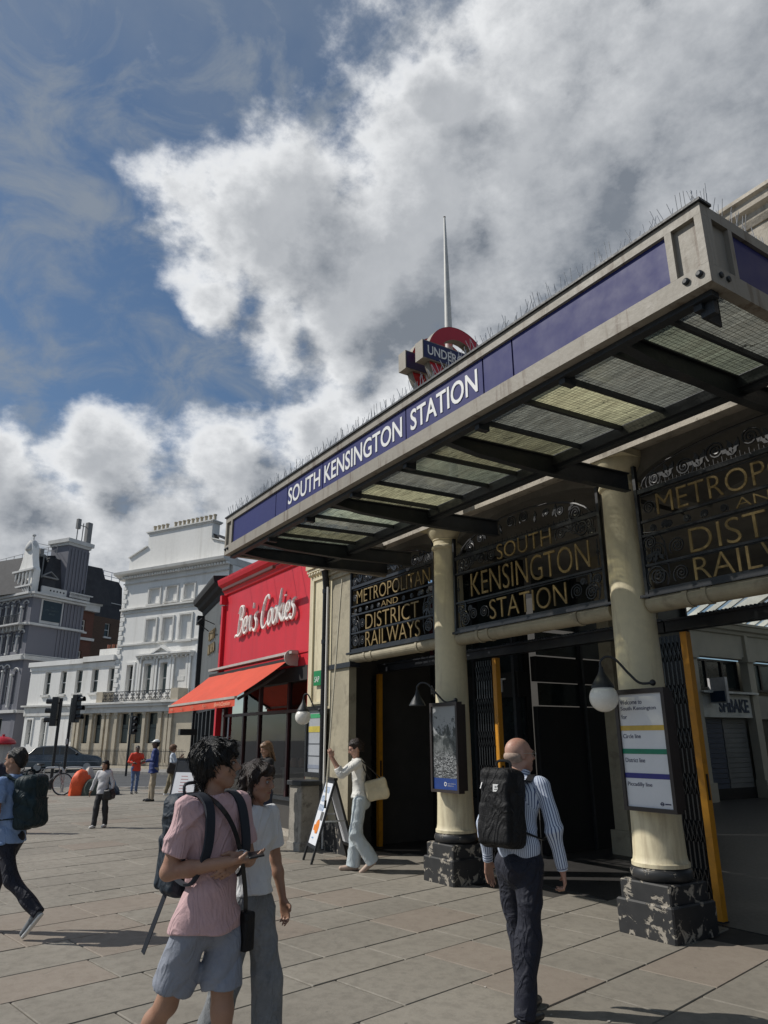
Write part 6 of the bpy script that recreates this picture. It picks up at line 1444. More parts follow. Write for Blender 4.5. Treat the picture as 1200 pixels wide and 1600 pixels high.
# ============================================================ people: bodies and clothes as smooth blended volumes
class Vol:
    def __init__(s, h, k=.03): s.h = h; s.k = k; s.ops = []; s.cuts = []
    def cone(s, a, b, ra, rb=None, sc=(1, 1, 1), k=None, sub=False, cap=False, R_=None, piv=None, tag_=0, zmin=None):
        s.ops.append(dict(a=np.array(a, float), b=np.array(b, float), ra=ra, rb=ra if rb is None else rb, sc=np.array(sc, float), k=s.k if k is None else k, sub=sub, cap=cap, box=None, R=R_, piv=piv, tag=tag_, zmin=zmin)); return s
    def ell(s, c, r, **kw): return s.cone(c, c, 1.0, 1.0, sc=r, **kw)
    def box(s, c, hs, r, R_=None, **kw):
        s.ops.append(dict(a=np.array(c, float), box=np.array(hs, float), ra=r, rb=r, sc=np.ones(3), k=kw.get('k', s.k), sub=kw.get('sub', False), cap=False, R=R_, piv=np.array(c, float), b=np.array(c, float), tag=kw.get('tag_', 0))); return s
    def cut(s, p, n): s.cuts.append((np.array(p, float), np.array(n, float) / np.linalg.norm(n))); return s
    def bounds(s, o):
        if o['box'] is not None: e = np.linalg.norm(o['box']) + o['ra']; c = o['a']; return c - e, c + e
        if np.allclose(o['a'], o['b']) and o['ra'] == 1.0: lo, hi = o['a'] - o['sc'], o['a'] + o['sc']
        else:
            m = max(o['ra'], o['rb']) * o['sc']; lo, hi = np.minimum(o['a'], o['b']) - m, np.maximum(o['a'], o['b']) + m
        if o['R'] is not None:
            cs = np.array([[x, y, z] for x in (lo[0], hi[0]) for y in (lo[1], hi[1]) for z in (lo[2], hi[2])]); cs = (cs - o['piv']) @ o['R'].T + o['piv']; lo, hi = cs.min(0), cs.max(0)
        return lo, hi
    def dist(s, o, P):
        if o['R'] is not None: P = (P - o['piv']) @ o['R'] + o['piv']
        if o['box'] is not None:
            q = np.abs(P - o['a']) - o['box']; return np.linalg.norm(np.maximum(q, 0), axis=-1) + np.minimum(q.max(-1), 0) - o['ra']
        sc = o['sc']; p = (P - o['a']) / sc; ba = (o['b'] - o['a']) / sc; L2 = float(ba @ ba)
        if L2 < 1e-12: return (np.linalg.norm(p, axis=-1) - o['ra']) * float(sc.min())
        t = np.clip((p @ ba) / L2, 0, 1); d = np.linalg.norm(p - t[..., None] * ba, axis=-1) - (o['ra'] + (o['rb'] - o['ra']) * t)
        d = d * float(sc.min())
        if o['cap']:
            u = (o['b'] - o['a']) / np.linalg.norm(o['b'] - o['a']); d = np.maximum(d, (P - o['b']) @ u)
        if o.get('zmin') is not None: d = np.maximum(d, o['zmin'] - P[..., 2])
        return d
    def mesh(s, name, m, parent, F, fold=0.0, fs=(17, 17, 11), seed=0, stripes=None, bounds=None, smooth_=True, label=None):
        B = [s.bounds(o) for o in s.ops if not o['sub']]; lo = np.min([b[0] for b in B], 0) - s.h * 3; hi = np.max([b[1] for b in B], 0) + s.h * 3
        n = np.ceil((hi - lo) / s.h).astype(int) + 1; ax = [lo[i] + s.h * np.arange(n[i]) for i in range(3)]
        f = np.full(n, 9.0, np.float32)
        if stripes: ti = np.zeros(n, np.int16); tb = np.full(n, 9.0, np.float32)
        for oi, o in enumerate(s.ops):
            l, g = s.bounds(o); mg = o['k'] + s.h * 2
            i0 = np.maximum(((l - mg - lo) / s.h).astype(int), 0); i1 = np.minimum(((g + mg - lo) / s.h).astype(int) + 2, n)
            if (i1 <= i0).any(): continue
            sl_ = tuple(slice(a, b) for a, b in zip(i0, i1)); P = np.stack(np.meshgrid(*[ax[i][sl_[i]] for i in range(3)], indexing='ij'), -1)
            d = s.dist(o, P).astype(np.float32); c = f[sl_]; k = max(o['k'], 1e-4)
            if o['sub']: d = -d; hh = np.clip(.5 - .5 * (d - c) / k * -1, 0, 1); f[sl_] = c * (1 - hh) + d * hh + k * hh * (1 - hh)
            else:
                hh = np.clip(.5 + .5 * (d - c) / k, 0, 1); f[sl_] = d * (1 - hh) + c * hh - k * hh * (1 - hh)
                if stripes:
                    w = d < tb[sl_]; tb[sl_] = np.where(w, d, tb[sl_]); ti[sl_] = np.where(w, oi, ti[sl_])
        P = None
        if s.cuts or fold:
            G = np.meshgrid(*ax, indexing='ij', sparse=True)
            for p, nn in s.cuts: f = np.maximum(f, ((G[0] - p[0]) * nn[0] + (G[1] - p[1]) * nn[1] + (G[2] - p[2]) * nn[2]).astype(np.float32))
            if fold:
                a, b, c = fs; q = seed * 1.7
                w = np.sin(G[0] * a + 1.5 * np.sin(G[2] * c * 1.3 + q) + q) * np.sin(G[2] * c * 1.1 + 1.8 * np.sin(G[0] * a * .5 + G[1] * 7 + q)) + .6 * np.sin(G[1] * b + G[2] * c * .9 + 2 * np.sin(G[0] * 11 + q))
                w = w + 1.3 * (1 - 2 * np.abs(np.sin(.5 * (G[2] * c * 3.3 + G[0] * a * .9 - G[1] * b * .6 + 2.2 * np.sin(G[0] * 9 + G[2] * 6 + q)))) ** .6) * np.sin(G[2] * 7 + G[0] * 8 + q * 2)
                f = f + (fold * w).astype(np.float32)
        ins = f < 0
        c8 = np.zeros(np.array(n) - 1, np.int8)
        for dx in (0, 1):
            for dy in (0, 1):
                for dz in (0, 1): c8 += ins[dx:n[0] - 1 + dx, dy:n[1] - 1 + dy, dz:n[2] - 1 + dz]
        act = np.argwhere((c8 > 0) & (c8 < 8)); idx = -np.ones(c8.shape, np.int64); idx[tuple(act.T)] = np.arange(len(act))
        acc = np.zeros((len(act), 3)); cnt = np.zeros(len(act))
        cor = [(x, y, z) for x in (0, 1) for y in (0, 1) for z in (0, 1)]
        for a in cor:
            for d_ in range(3):
                if a[d_]: continue
                b = list(a); b[d_] = 1
                fa = f[tuple((act + a).T)]; fb = f[tuple((act + b).T)]; mk = (fa < 0) != (fb < 0)
                t = np.where(mk, fa / np.where(mk, fa - fb, 1), 0); p = np.array(a, float)[None] + np.zeros((len(act), 3)); p[:, d_] += t
                acc[mk] += p[mk]; cnt[mk] += 1
        V = lo + s.h * (act + acc / cnt[:, None]); Q = []
        for d_ in range(3):
            u, v = [(1, 2), (2, 0), (0, 1)][d_]
            sa = [slice(0, n[i]) for i in range(3)]; sb2 = list(sa); sa[d_] = slice(0, n[d_] - 1); sb2[d_] = slice(1, n[d_])
            A, Bb = ins[tuple(sa)], ins[tuple(sb2)]; e = np.argwhere(A != Bb)
            e = e[(e[:, u] > 0) & (e[:, v] > 0) & (e[:, u] < n[u] - 1) & (e[:, v] < n[v] - 1)]
            fl = A[tuple(e.T)]
            def cell(du, dv): c = e.copy(); c[:, u] -= du; c[:, v] -= dv; return idx[tuple(c.T)]
            q = np.stack([cell(1, 1), cell(0, 1), cell(0, 0), cell(1, 0)], 1); q[~fl] = q[~fl][:, ::-1]; Q.append(q)
        Q = np.concatenate(Q); Q = Q[(Q >= 0).all(1)]
        me = bpy.data.meshes.new(name); me.vertices.add(len(V)); me.vertices.foreach_set('co', V.astype(np.float32).ravel())
        me.loops.add(len(Q) * 4); me.loops.foreach_set('vertex_index', Q.astype(np.int32).ravel()); me.polygons.add(len(Q))
        me.polygons.foreach_set('loop_start', np.arange(len(Q), dtype=np.int32) * 4)
        if stripes:
            own = ti[tuple(act.T)]; sv = np.zeros(len(V), np.float32)
            for oi, o in enumerate(s.ops):
                w = own == oi
                if not w.any(): continue
                p = V[w] - o['a']; ax_ = o['b'] - o['a']; L_ = np.linalg.norm(ax_)
                ax_ = ax_ / L_ if L_ > 1e-6 else np.array([0, 0, 1.0])
                if o['tag'] == 1: ax_ = np.array([0, 0, 1.0])
                if o['tag'] == 2: sv[w] = (p @ ax_) / stripes; continue
                e1 = np.cross(ax_, [1, 0, 0]) if abs(ax_[0]) < .8 else np.cross(ax_, [0, 1, 0]); e1 /= np.linalg.norm(e1); e2 = np.cross(ax_, e1)
                an = np.arctan2(p @ e2, p @ e1); rad = .20 if o['tag'] == 1 else (o['ra'] + o['rb']) / 2; nn_ = round(2 * PI * rad / stripes); sv[w] = an / (2 * PI) * nn_
            at_ = me.attributes.new('stripe', 'FLOAT', 'POINT'); at_.data.foreach_set('value', sv)
        me.update(calc_edges=True); me.validate()
        me.polygons.foreach_set('use_smooth', [True] * len(me.polygons)); me.materials.append(m)
        inv = root_matrix(parent).inverted() @ F
        me.transform(inv); o_ = bpy.data.objects.new(name, me); link(o_, parent)
        if label: o_['label'] = label
        return o_
def rotz(a): c, s = math.cos(a), math.sin(a); return np.array([[c, -s, 0], [s, c, 0], [0, 0, 1.0]])
def rotx(a): c, s = math.cos(a), math.sin(a); return np.array([[1, 0, 0], [0, c, -s], [0, s, c.real]])
def A3(*p): return np.array(p, float)
def unit3(v): return v / np.linalg.norm(v)

def hand(v, W, d, nrm, curl=.5, sgn=1, s=1.0, thumb=.8, simple=False):
    """palm, four fingers of different lengths and a thumb; W wrist, d direction, nrm palm normal"""
    d = unit3(d); nrm = unit3(nrm - d * (nrm @ d)); sd = np.cross(d, nrm) * sgn
    ln = [.038, .044, .041, .032]
    for i, o in enumerate((-.027, -.009, .010, .028)):
        K = W + d * (.085 - .004 * abs(i - 1)) * s + sd * o * s
        v.cone(W + d * .012 * s + sd * o * .55 * s, K, .0155 * s, .0105 * s, k=.010)
        q = K; L = ln[i] * s; r = .0092 * s
        for j, f in enumerate((.6, 1.0, .9) if not simple else (.8,)):
            a = curl * (j + 1) * f; dd = d * math.cos(a) + nrm * math.sin(a); e = q + dd * L * (1.0, .72, .58)[j] * (1 if not simple else 2)
            v.cone(q, e, r, r * .88, k=.004); q = e; r *= .9
    T = W + d * .025 * s - sd * .024 * s; E1 = T + unit3(d * .75 - sd * .75 + nrm * .3) * .040 * s; E2 = E1 + unit3(d * 1.0 - sd * .25 + nrm * thumb) * .034 * s
    v.cone(T, E1, .0135 * s, .0115 * s, k=.010); v.cone(E1, E2, .0108 * s, .0085 * s, k=.004)

def head(v, c, yaw, pitch, s=1.0, nose=1.0, jaw=1.0, k=.018, roll=0.0):
    """c: centre of the skull; yaw turns left positive, pitch up positive"""
    cr, sr = math.cos(roll), math.sin(roll)
    Rm = rotz(yaw) @ rotx(pitch) @ np.array([[cr, 0, sr], [0, 1, 0], [-sr, 0, cr]]); c = A3(*c); kw = dict(R_=Rm, piv=c)
    def p(x, y, z): return c + A3(x, y, z) * s
    def e(x, y, z): return tuple(np.array([x, y, z]) * s)
    v.ell(p(0, -.012, .020), e(.077, .098, .090), k=k, **kw)
    v.ell(p(0, .030, -.030), e(.062, .068, .082), k=k, **kw)
    v.cone(p(-.018, .066, -.096), p(.018, .066, -.096), .024 * s * jaw, k=.02, **kw)
    v.cone(p(-.046, .015, -.068), p(-.02, .058, -.095), .024 * s, k=.02, **kw); v.cone(p(.046, .015, -.068), p(.02, .058, -.095), .024 * s, k=.02, **kw)
    v.cone(p(-.032, .082, .022), p(.032, .082, .022), .012 * s, k=.016, **kw)
    for q in (-1, 1):
        v.ell(p(q * .030, .099, .002), e(.016, .014, .010), sub=True, k=.012, **kw)
        v.ell(p(q * .040, .062, -.030), e(.024, .024, .020), k=.02, **kw)
        v.ell(p(q * .077, -.006, -.008), e(.009, .018, .032), k=.006, **kw); v.ell(p(q * .083, -.002, -.004), e(.006, .009, .018), sub=True, k=.004, **kw)
    v.cone(p(0, .094, .012), p(0, .118 + .004 * (nose - 1), -.024), .0075 * s, .0115 * s * nose, k=.010, **kw)
    v.cone(p(-.011, .104, -.030), p(.011, .104, -.030), .008 * s, k=.008, **kw)
    v.cone(p(-.018, .092, -.056), p(.018, .092, -.056), .0075 * s, k=.006, **kw); v.cone(p(-.016, .090, -.069), p(.016, .090, -.069), .0080 * s, k=.006, **kw)
    v.cone(p(-.02, .105, -.0625), p(.02, .105, -.0625), .003 * s, sub=True, k=.004, **kw)
    return Rm, c
def head_bits(Rm, c, parent, F, s=1.0, brow=None, glasses=False, lips=True):
    def g(x, y, z): return Vector(tuple(Rm @ (A3(x, y, z) * s) + c))
    for q in (-1, 1):
        b = MB(F); e = g(q * .030, .0865, .002); b.ball(tuple(e), .0098 * s, 10, 8); b.build('eye', mat('eye_white', (.28, .25, .23), .4), parent)
        b = MB(F); e = g(q * .030, .0915, .002); b.ball(tuple(e), .0060 * s, 8, 6); b.build('iris', mat('iris', (.02, .012, .008), .2), parent)
        if brow: b = MB(F); b.tube([tuple(g(q * x, y, z)) for x, y, z in ((.014, .099, .021), (.030, .0985, .026), (.048, .083, .020))], [.0030 * s, .0036 * s, .0018 * s], 5); b.build('eyebrow', brow, parent)
    if lips: b = MB(F); b.tube([tuple(g(x, y, -.0625)) for x, y in ((-.023, .0925), (-.010, .0985), (.010, .0985), (.023, .0925))], [.002, .0045 * s, .0045 * s, .002], 6); b.build('lips', mat('lips', (.30, .11, .09), .5), parent)
    if glasses:
        b = MB(F)
        for q in (-1, 1):
            b.tube([tuple(g(q * .031 + .022 * math.cos(a), .106, .002 + .017 * math.sin(a))) for a in [2 * PI * i / 16 for i in range(16)]], .0016, 5, closed=True); b.tube([tuple(g(q * .053, .104, .006)), tuple(g(q * .079, .05, .008)), tuple(g(q * .083, -.01, .004))], .0016, 5)
        b.tube([tuple(g(-.010, .107, .004)), tuple(g(.010, .107, .004))], .0016, 5); b.build('glasses', M['chrome'], parent)

def leg_joints(hip, ang_th, ang_kn, s, splay=.0, fh=.0):
    """ang_th: thigh swing forward (rad), ang_kn: knee bend"""
    th, sh = .425 * s, .41 * s
    k = hip + A3(splay * .5, math.sin(ang_th) * th, -math.cos(ang_th) * th); a2 = ang_th - ang_kn
    a = k + A3(splay * .3, math.sin(a2) * sh, -math.cos(a2) * sh); return k, a, a2
def shoe(name, A, toe, s, m, parent, F, h=.008, sole=None):
    """A ankle, toe direction"""
    t = unit3(toe); z0 = A[2] - .085 * s
    v = Vol(h, .02); heel = A + A3(0, 0, -.055 * s) - t * .03 * s; tip = heel + t * .205 * s
    v.cone(A - A3(0, 0, .01), heel, .040 * s, .036 * s, k=.02); v.cone(heel, tip, .036 * s, .033 * s, k=.02, sc=(1, 1, .9)); v.cone(heel + t * .05 * s + A3(0, 0, .03 * s), tip - t * .05 * s + A3(0, 0, .002), .034 * s, .03 * s, k=.02)
    up_n = np.cross(np.cross(t, [0, 0, 1.0]), t); up_n = unit3(up_n); v.cut(heel - up_n * .028 * s, -up_n)
    o = v.mesh(name, m, parent, F)
    if sole is not None:
        v = Vol(h, .01); v.cone(heel - up_n * .022 * s, tip - up_n * .022 * s, .040 * s, .037 * s, k=.01); v.cut(heel - up_n * .012 * s, up_n); v.cut(heel - up_n * .034 * s, -up_n); v.mesh('sole', sole, parent, F)
    return o

def person(label, x, y, heading, H=1.7, h=.0085, z0=0.0, lean=0.0, bend=0.0, skin='skin', fem=False, build=1.0,
           headyaw=0.0, headpitch=0.0, legs=((.1, .1), (-.1, .1)), hips=None, armR=None, armL=None, handR=None, handL=None,
           top=None, sleeve='short', bottom=None, btype='trousers', hair=None, hairm=None, shoes='black', sole=None, hem=.80, group=None, stripe=None, fold=.0045, glasses=False, far=False, flare=0.0, tuck=False):
    """heading: world angle the person faces. local x = right, y = forward. Joints for a 1.75 m figure scaled by H"""
    s = H / 1.75; nm = 'person'
    t = thing(nm, label, 'person', (x, y, z0), heading - PI / 2, group=group)
    F = Matrix.Translation((x, y, z0)) @ Matrix.Rotation(heading - PI / 2, 4, 'Z')
    sk = M[skin]; bw = build * (.93 if fem else 1.0)
    # spine
    pel = A3(0, 0, .93) * s
    sp = A3(0, math.sin(lean), math.cos(lean)); ch = pel + sp * .37 * s; sp2 = A3(0, math.sin(lean + bend), math.cos(lean + bend)); nk = ch + sp2 * .155 * s
    hd = nk + A3(0, math.sin(lean + bend * .8) * .5 + .02, 1) * .165 * s
    shw = (.178 if not fem else .158) * s * build
    SR, SL = ch + sp2 * .105 * s + A3(shw, 0, 0), ch + sp2 * .105 * s + A3(-shw, 0, 0)
    # arms given as (elbow offset, wrist offset) from the shoulder, metres at 1.75 m
    def arm(S, spec, sg):
        if spec is None: spec = ((sg * .05, -.02, -.285), (sg * .07, .04, -.53))
        return S + A3(*spec[0]) * s, S + A3(*spec[1]) * s
    ER, WR = arm(SR, armR, 1); EL, WL = arm(SL, armL, -1)
    hipw = .088 * s
    J = []
    for i, q in enumerate((1, -1)):
        hp = pel + A3(q * hipw, 0, -.03 * s); kx = legs[i]; K, A_, a2 = leg_joints(hp, kx[0], kx[1], s, splay=q * (kx[2] if len(kx) > 2 else .01) * s); J.append((hp, K, A_, a2))
    zmin = min(j[2][2] for j in J) - .085 * s
    sh = A3(0, 0, -zmin)                                     # put the lower foot on the ground
    pel, ch, nk, hd, SR, SL, ER, WR, EL, WL = [p + sh for p in (pel, ch, nk, hd, SR, SL, ER, WR, EL, WL)]
    J = [(a + sh, b + sh, c + sh, d) for a, b, c, d in J]
    # body: one continuous skin
    v = Vol(h, .028)
    v.cone(pel + A3(0, 0, .02 * s), ch, .112 * s * bw, .125 * s * bw, sc=(1, .66, 1)); v.cone(SR + A3(-.03 * s, 0, 0), SL + A3(.03 * s, 0, 0), .050 * s)
    v.cone(nk - A3(0, 0, .03 * s), hd - A3(0, .012, .05) * s, (.052 if not fem else .045) * s, (.050 if not fem else .043) * s, k=.03)
    Rm, hc = head(v, hd, headyaw, headpitch, s * (.97 if fem else 1.0))
    for (S, E, W, hs, sg) in ((SR, ER, WR, handR, 1), (SL, EL, WL, handL, -1)):
        r = .93 if fem else 1.0
        u_ = .8 if sleeve == 'long' else 1.0; v.cone(S, E, .044 * s * r * build * u_, .037 * s * r * u_); v.cone(E, E + (W - E) * .35, .037 * s * r * u_, .038 * s * r * u_, k=.02); v.cone(E + (W - E) * .35, W, .038 * s * r * u_, .0245 * s * r, sc=(1, 1, 1), k=.02)
        d = unit3(W - E); hs = hs or {}
        hand(v, W, A3(*hs['d']) if 'd' in hs else d, A3(*hs.get('n', (-sg, .2, 0))), curl=hs.get('curl', .35), sgn=-sg * hs.get('flip', 1), s=s * (.92 if fem else 1.0), simple=far)
    for i, (hp, K, A_, a2) in enumerate(J):
        u_ = .62 if (bottom is not None and btype != 'shorts') else 1.0; v.cone(hp, K, .074 * s * max(u_, .8), .052 * s * u_); v.cone(K, K + (A_ - K) * .3, .050 * s * u_, .052 * s * u_); v.cone(K + (A_ - K) * .3, A_, .052 * s * u_, .034 * s * max(u_, .8))
    v.mesh('body', sk, t, F)
    if not far: head_bits(Rm, hc, t, F, s, brow=hairm if hairm else None, glasses=glasses)
    # top
    if top is not None:
        v = Vol(h, .035)
        hemz = pel[2] + (hem - .93) * s
        v.cone(pel + A3(0, 0, .10 * s), ch, .132 * s * bw, .150 * s * bw, sc=(1, .70, 1), tag_=1, zmin=hemz)
        v.cone(A3(pel[0], pel[1] - (.015 if btype == 'shorts' else 0), hemz - .02), pel + A3(0, 0, .10 * s), (.198 if btype == 'shorts' else .178 if not tuck else .128) * s * bw * (1 + flare), .146 * s * bw, sc=(1, .78, 1), tag_=1, zmin=hemz)
        v.cone(SR + A3(-.035 * s, 0, 0), SL + A3(.035 * s, 0, 0), .060 * s, tag_=1)
        v.cone(ch + A3(-.05 * s, 0, .02), ch + A3(.05 * s, 0, .02), .125 * s * bw, sc=(1, .70, 1), tag_=1)
        v.cone(nk - A3(0, 0, .04 * s), nk + A3(0, .0, .012 * s), .066 * s, .060 * s, k=.03, cap=True, tag_=1)
        for (S, E, W) in ((SR, ER, WR), (SL, EL, WL)):
            if sleeve == 'short': v.cone(S, S + (E - S) * .72, .062 * s, .066 * s * (1 + flare), k=.03, cap=True)
            elif sleeve == 'long':
                v.cone(S, E, .062 * s, .052 * s, k=.03); v.cone(E, E + (W - E) * .94, .053 * s, .040 * s, k=.02, cap=True, tag_=0)
            elif sleeve == 'rolled':
                v.cone(S, E, .062 * s, .056 * s, k=.03); v.cone(E, E + (W - E) * .38, .056 * s, .052 * s, k=.02, cap=True)
        v.cone(nk + A3(0, .01, .03) * s, nk + A3(0, .02, .1) * s, .050 * s, .055 * s, sub=True, k=.01)
        v.mesh('shirt', top, t, F, fold=fold * s, seed=len(label), stripes=stripe)
    if bottom is not None:
        v = Vol(h, .035)
        v.cone(pel + A3(0, 0, -.02 * s), pel + A3(0, 0, .10 * s), .136 * s * bw, .126 * s * bw, sc=(1, .72, 1)); v.cut((0, 0, pel[2] + (.12 if (tuck or btype != 'shorts') else .0) * s), (0, 0, 1))
        v.cone(pel + A3(0, -.045 * s, -.05 * s), pel + A3(0, -.04 * s, -.05 * s), (.095 if btype == 'shorts' else .11) * s)
        if btype == 'shorts': v.cone(pel + A3(-.03 * s, 0, -.10 * s), pel + A3(.03 * s, 0, -.10 * s), .075 * s)
        for i, (hp, K, A_, a2) in enumerate(J):
            if btype == 'shorts':
                e = hp + (K - hp) * .78; v.cone(hp, e, .088 * s, .099 * s, k=.03, cap=True)
            else:
                w = {'trousers': (.068, .056), 'wide': (.090, .098), 'slim': (.058, .043), 'cargo': (.078, .066)}[btype]
                v.cone(hp, K, .092 * s, w[0] * s, k=.035); e = A_ + unit3(A_ - K) * .035 * s; v.cone(K, e, w[0] * s, w[1] * s, k=.03, cap=True)
        v.mesh('shorts' if btype == 'shorts' else 'trousers', bottom, t, F, fold=fold * .9 * s, fs=(22, 24, 8), seed=len(label) + 3)
    for i, (hp, K, A_, a2) in enumerate(J):
        pit = max(-.9, min(.3, a2)) if (A_[2] - .085 * s) > .02 else 0.0
        toe = A3(.06 * (1 if i == 0 else -1), math.cos(pit), math.sin(pit) * 1.0)
        shoe('shoe', A_, toe, s, M[shoes] if isinstance(shoes, str) else shoes, t, F, h=max(h, .008), sole=sole)
    if hair and hairm:
        v = Vol(h * .9, .02); c = hc; kw = dict(R_=Rm, piv=c)
        q = s * (.97 if fem else 1.0)
        def p(a, b, c_): return c + A3(a, b, c_) * q
        def e(a, b, c_): return tuple(np.array([a, b, c_]) * q)
        if hair in ('short', 'mop', 'bun', 'long', 'curly'):
            g = {'short': .006, 'mop': .022, 'bun': .012, 'long': .014, 'curly': .05}[hair]
            v.ell(p(0, -.022, .032), e(.078 + g, .098 + g, .088 + g), **kw)
            if hair not in ('short', 'bun'): v.ell(p(0, .055, .068 + g * .3), e(.060 + g * .6, .050, .030 + g * .5), **kw)
            v.ell(p(0, -.062, -.025), e(.064 + g * .5, .046 + g * .5, .070), **kw)
            fz = .020 if hair not in ('short', 'bun') else .048
            v.ell(p(0, .115, -.055 + (fz - .02)), e(.080, .085, .095), sub=True, k=.012, **kw)
            for sd_ in (-1, 1): v.ell(p(sd_ * .10, .03, -.055), e(.05, .055, .060), sub=True, k=.012, **kw)
            if hair == 'mop':
                rg2 = random.Random(5)
                for i in range(26):
                    a = rg2.uniform(0, 2 * PI); b = rg2.uniform(.15, .95); rr = math.sqrt(1 - b * b); v.cone(p(.085 * rr * math.cos(a), -.02 + .105 * rr * math.sin(a), .03 + .095 * b), p(.098 * rr * math.cos(a + .3), -.01 + .12 * rr * math.sin(a + .3), .022 + .095 * b * .8), .016 * q, .010 * q, k=.012, **kw)
                for x_ in (-.06, -.035, -.01, .02, .05): v.cone(p(x_, .075, .085), p(x_ * 1.1 + .01, .108, .038), .017 * q, .007 * q, k=.012, **kw)
            if hair == 'bun': v.ell(p(0, -.115, -.01), e(.036, .034, .036), **kw); v.cone(p(0, -.10, -.02), p(.01, -.10, -.10), .02 * q, .012 * q, **kw)
            if hair == 'long':
                for x_ in (-.060, -.03, 0, .03, .060): v.cone(p(x_, -.07, -.02), p(x_ * 1.15, -.085, -.235), .034 * q, .022 * q, k=.02, **kw)
                for x_ in (-.078, .078): v.cone(p(x_, -.012, .02), p(x_ * 1.05, .0, -.20), .026 * q, .014 * q, k=.02, **kw)
        if hair == 'bald':
            v.ell(p(0, -.028, -.020), e(.0800, .0905, .052), **kw); v.ell(p(0, .075, .0), e(.10, .085, .12), sub=True, k=.01, **kw); v.ell(p(0, -.02, .088), e(.07, .11, .055), sub=True, k=.02, **kw)
            for sd_ in (-1, 1): v.ell(p(sd_ * .085, .0, -.03), e(.022, .03, .045), sub=True, k=.01, **kw)
        v.mesh('hair', hairm, t, F, fold=.0035 * s if hair != 'bald' else 0, fs=(95, 80, 30), seed=2)
    return dict(t=t, F=F, s=s, pel=pel, ch=ch, nk=nk, hd=hd, SR=SR, SL=SL, ER=ER, WR=WR, EL=EL, WL=WL, Rm=Rm, hc=hc, J=J, lean=lean)

def strands(P, n, m, ln=.06, seed=1, fmax=.075):
    """loose locks lying over the hair volume"""
    me = [o for o in P['t'].children if o.name.startswith('hair')][0].data; rn_ = random.Random(seed); vs_ = me.vertices; Fi = P['F'].inverted() @ root_matrix(P['t'])
    Rm = Matrix(P['Rm'].tolist()); c = Vector(tuple(P['hc'])); fwd = Rm @ Vector((0, 1, 0)); b = MB(P['F'])
    for _ in range(n):
        v = vs_[rn_.randrange(len(vs_))]; p = v.co.copy(); nn = v.normal.copy()
        if (p - c).dot(fwd) > fmax: continue
        q = Rm.inverted() @ (p - c); flow = Rm @ Vector((q.x * 3, .9 if q.y > -.03 else -.25, -.9 if q.z < .07 else -.15)); L = ln * rn_.uniform(.5, 1.2); pts = []
        d = (flow + Vector((rn_.uniform(-.4, .4), rn_.uniform(-.4, .4), rn_.uniform(-.2, .2)))).normalized(); p = p - nn * .002
        for k in range(5):
            pts.append(p.copy()); d = (d - nn * d.dot(nn) * .8 + nn * (.10 if k < 2 else -.12) + Vector((0, 0, -.10))).normalized(); p = p + d * L / 4
            r = (p - c); 
        w = rn_.uniform(.0018, .0038); b.tube(pts, [w, w, w * .9, w * .6, w * .15], 3, cap=False)
    return b.build('hair_locks', m, P['t'], kind='stuff')
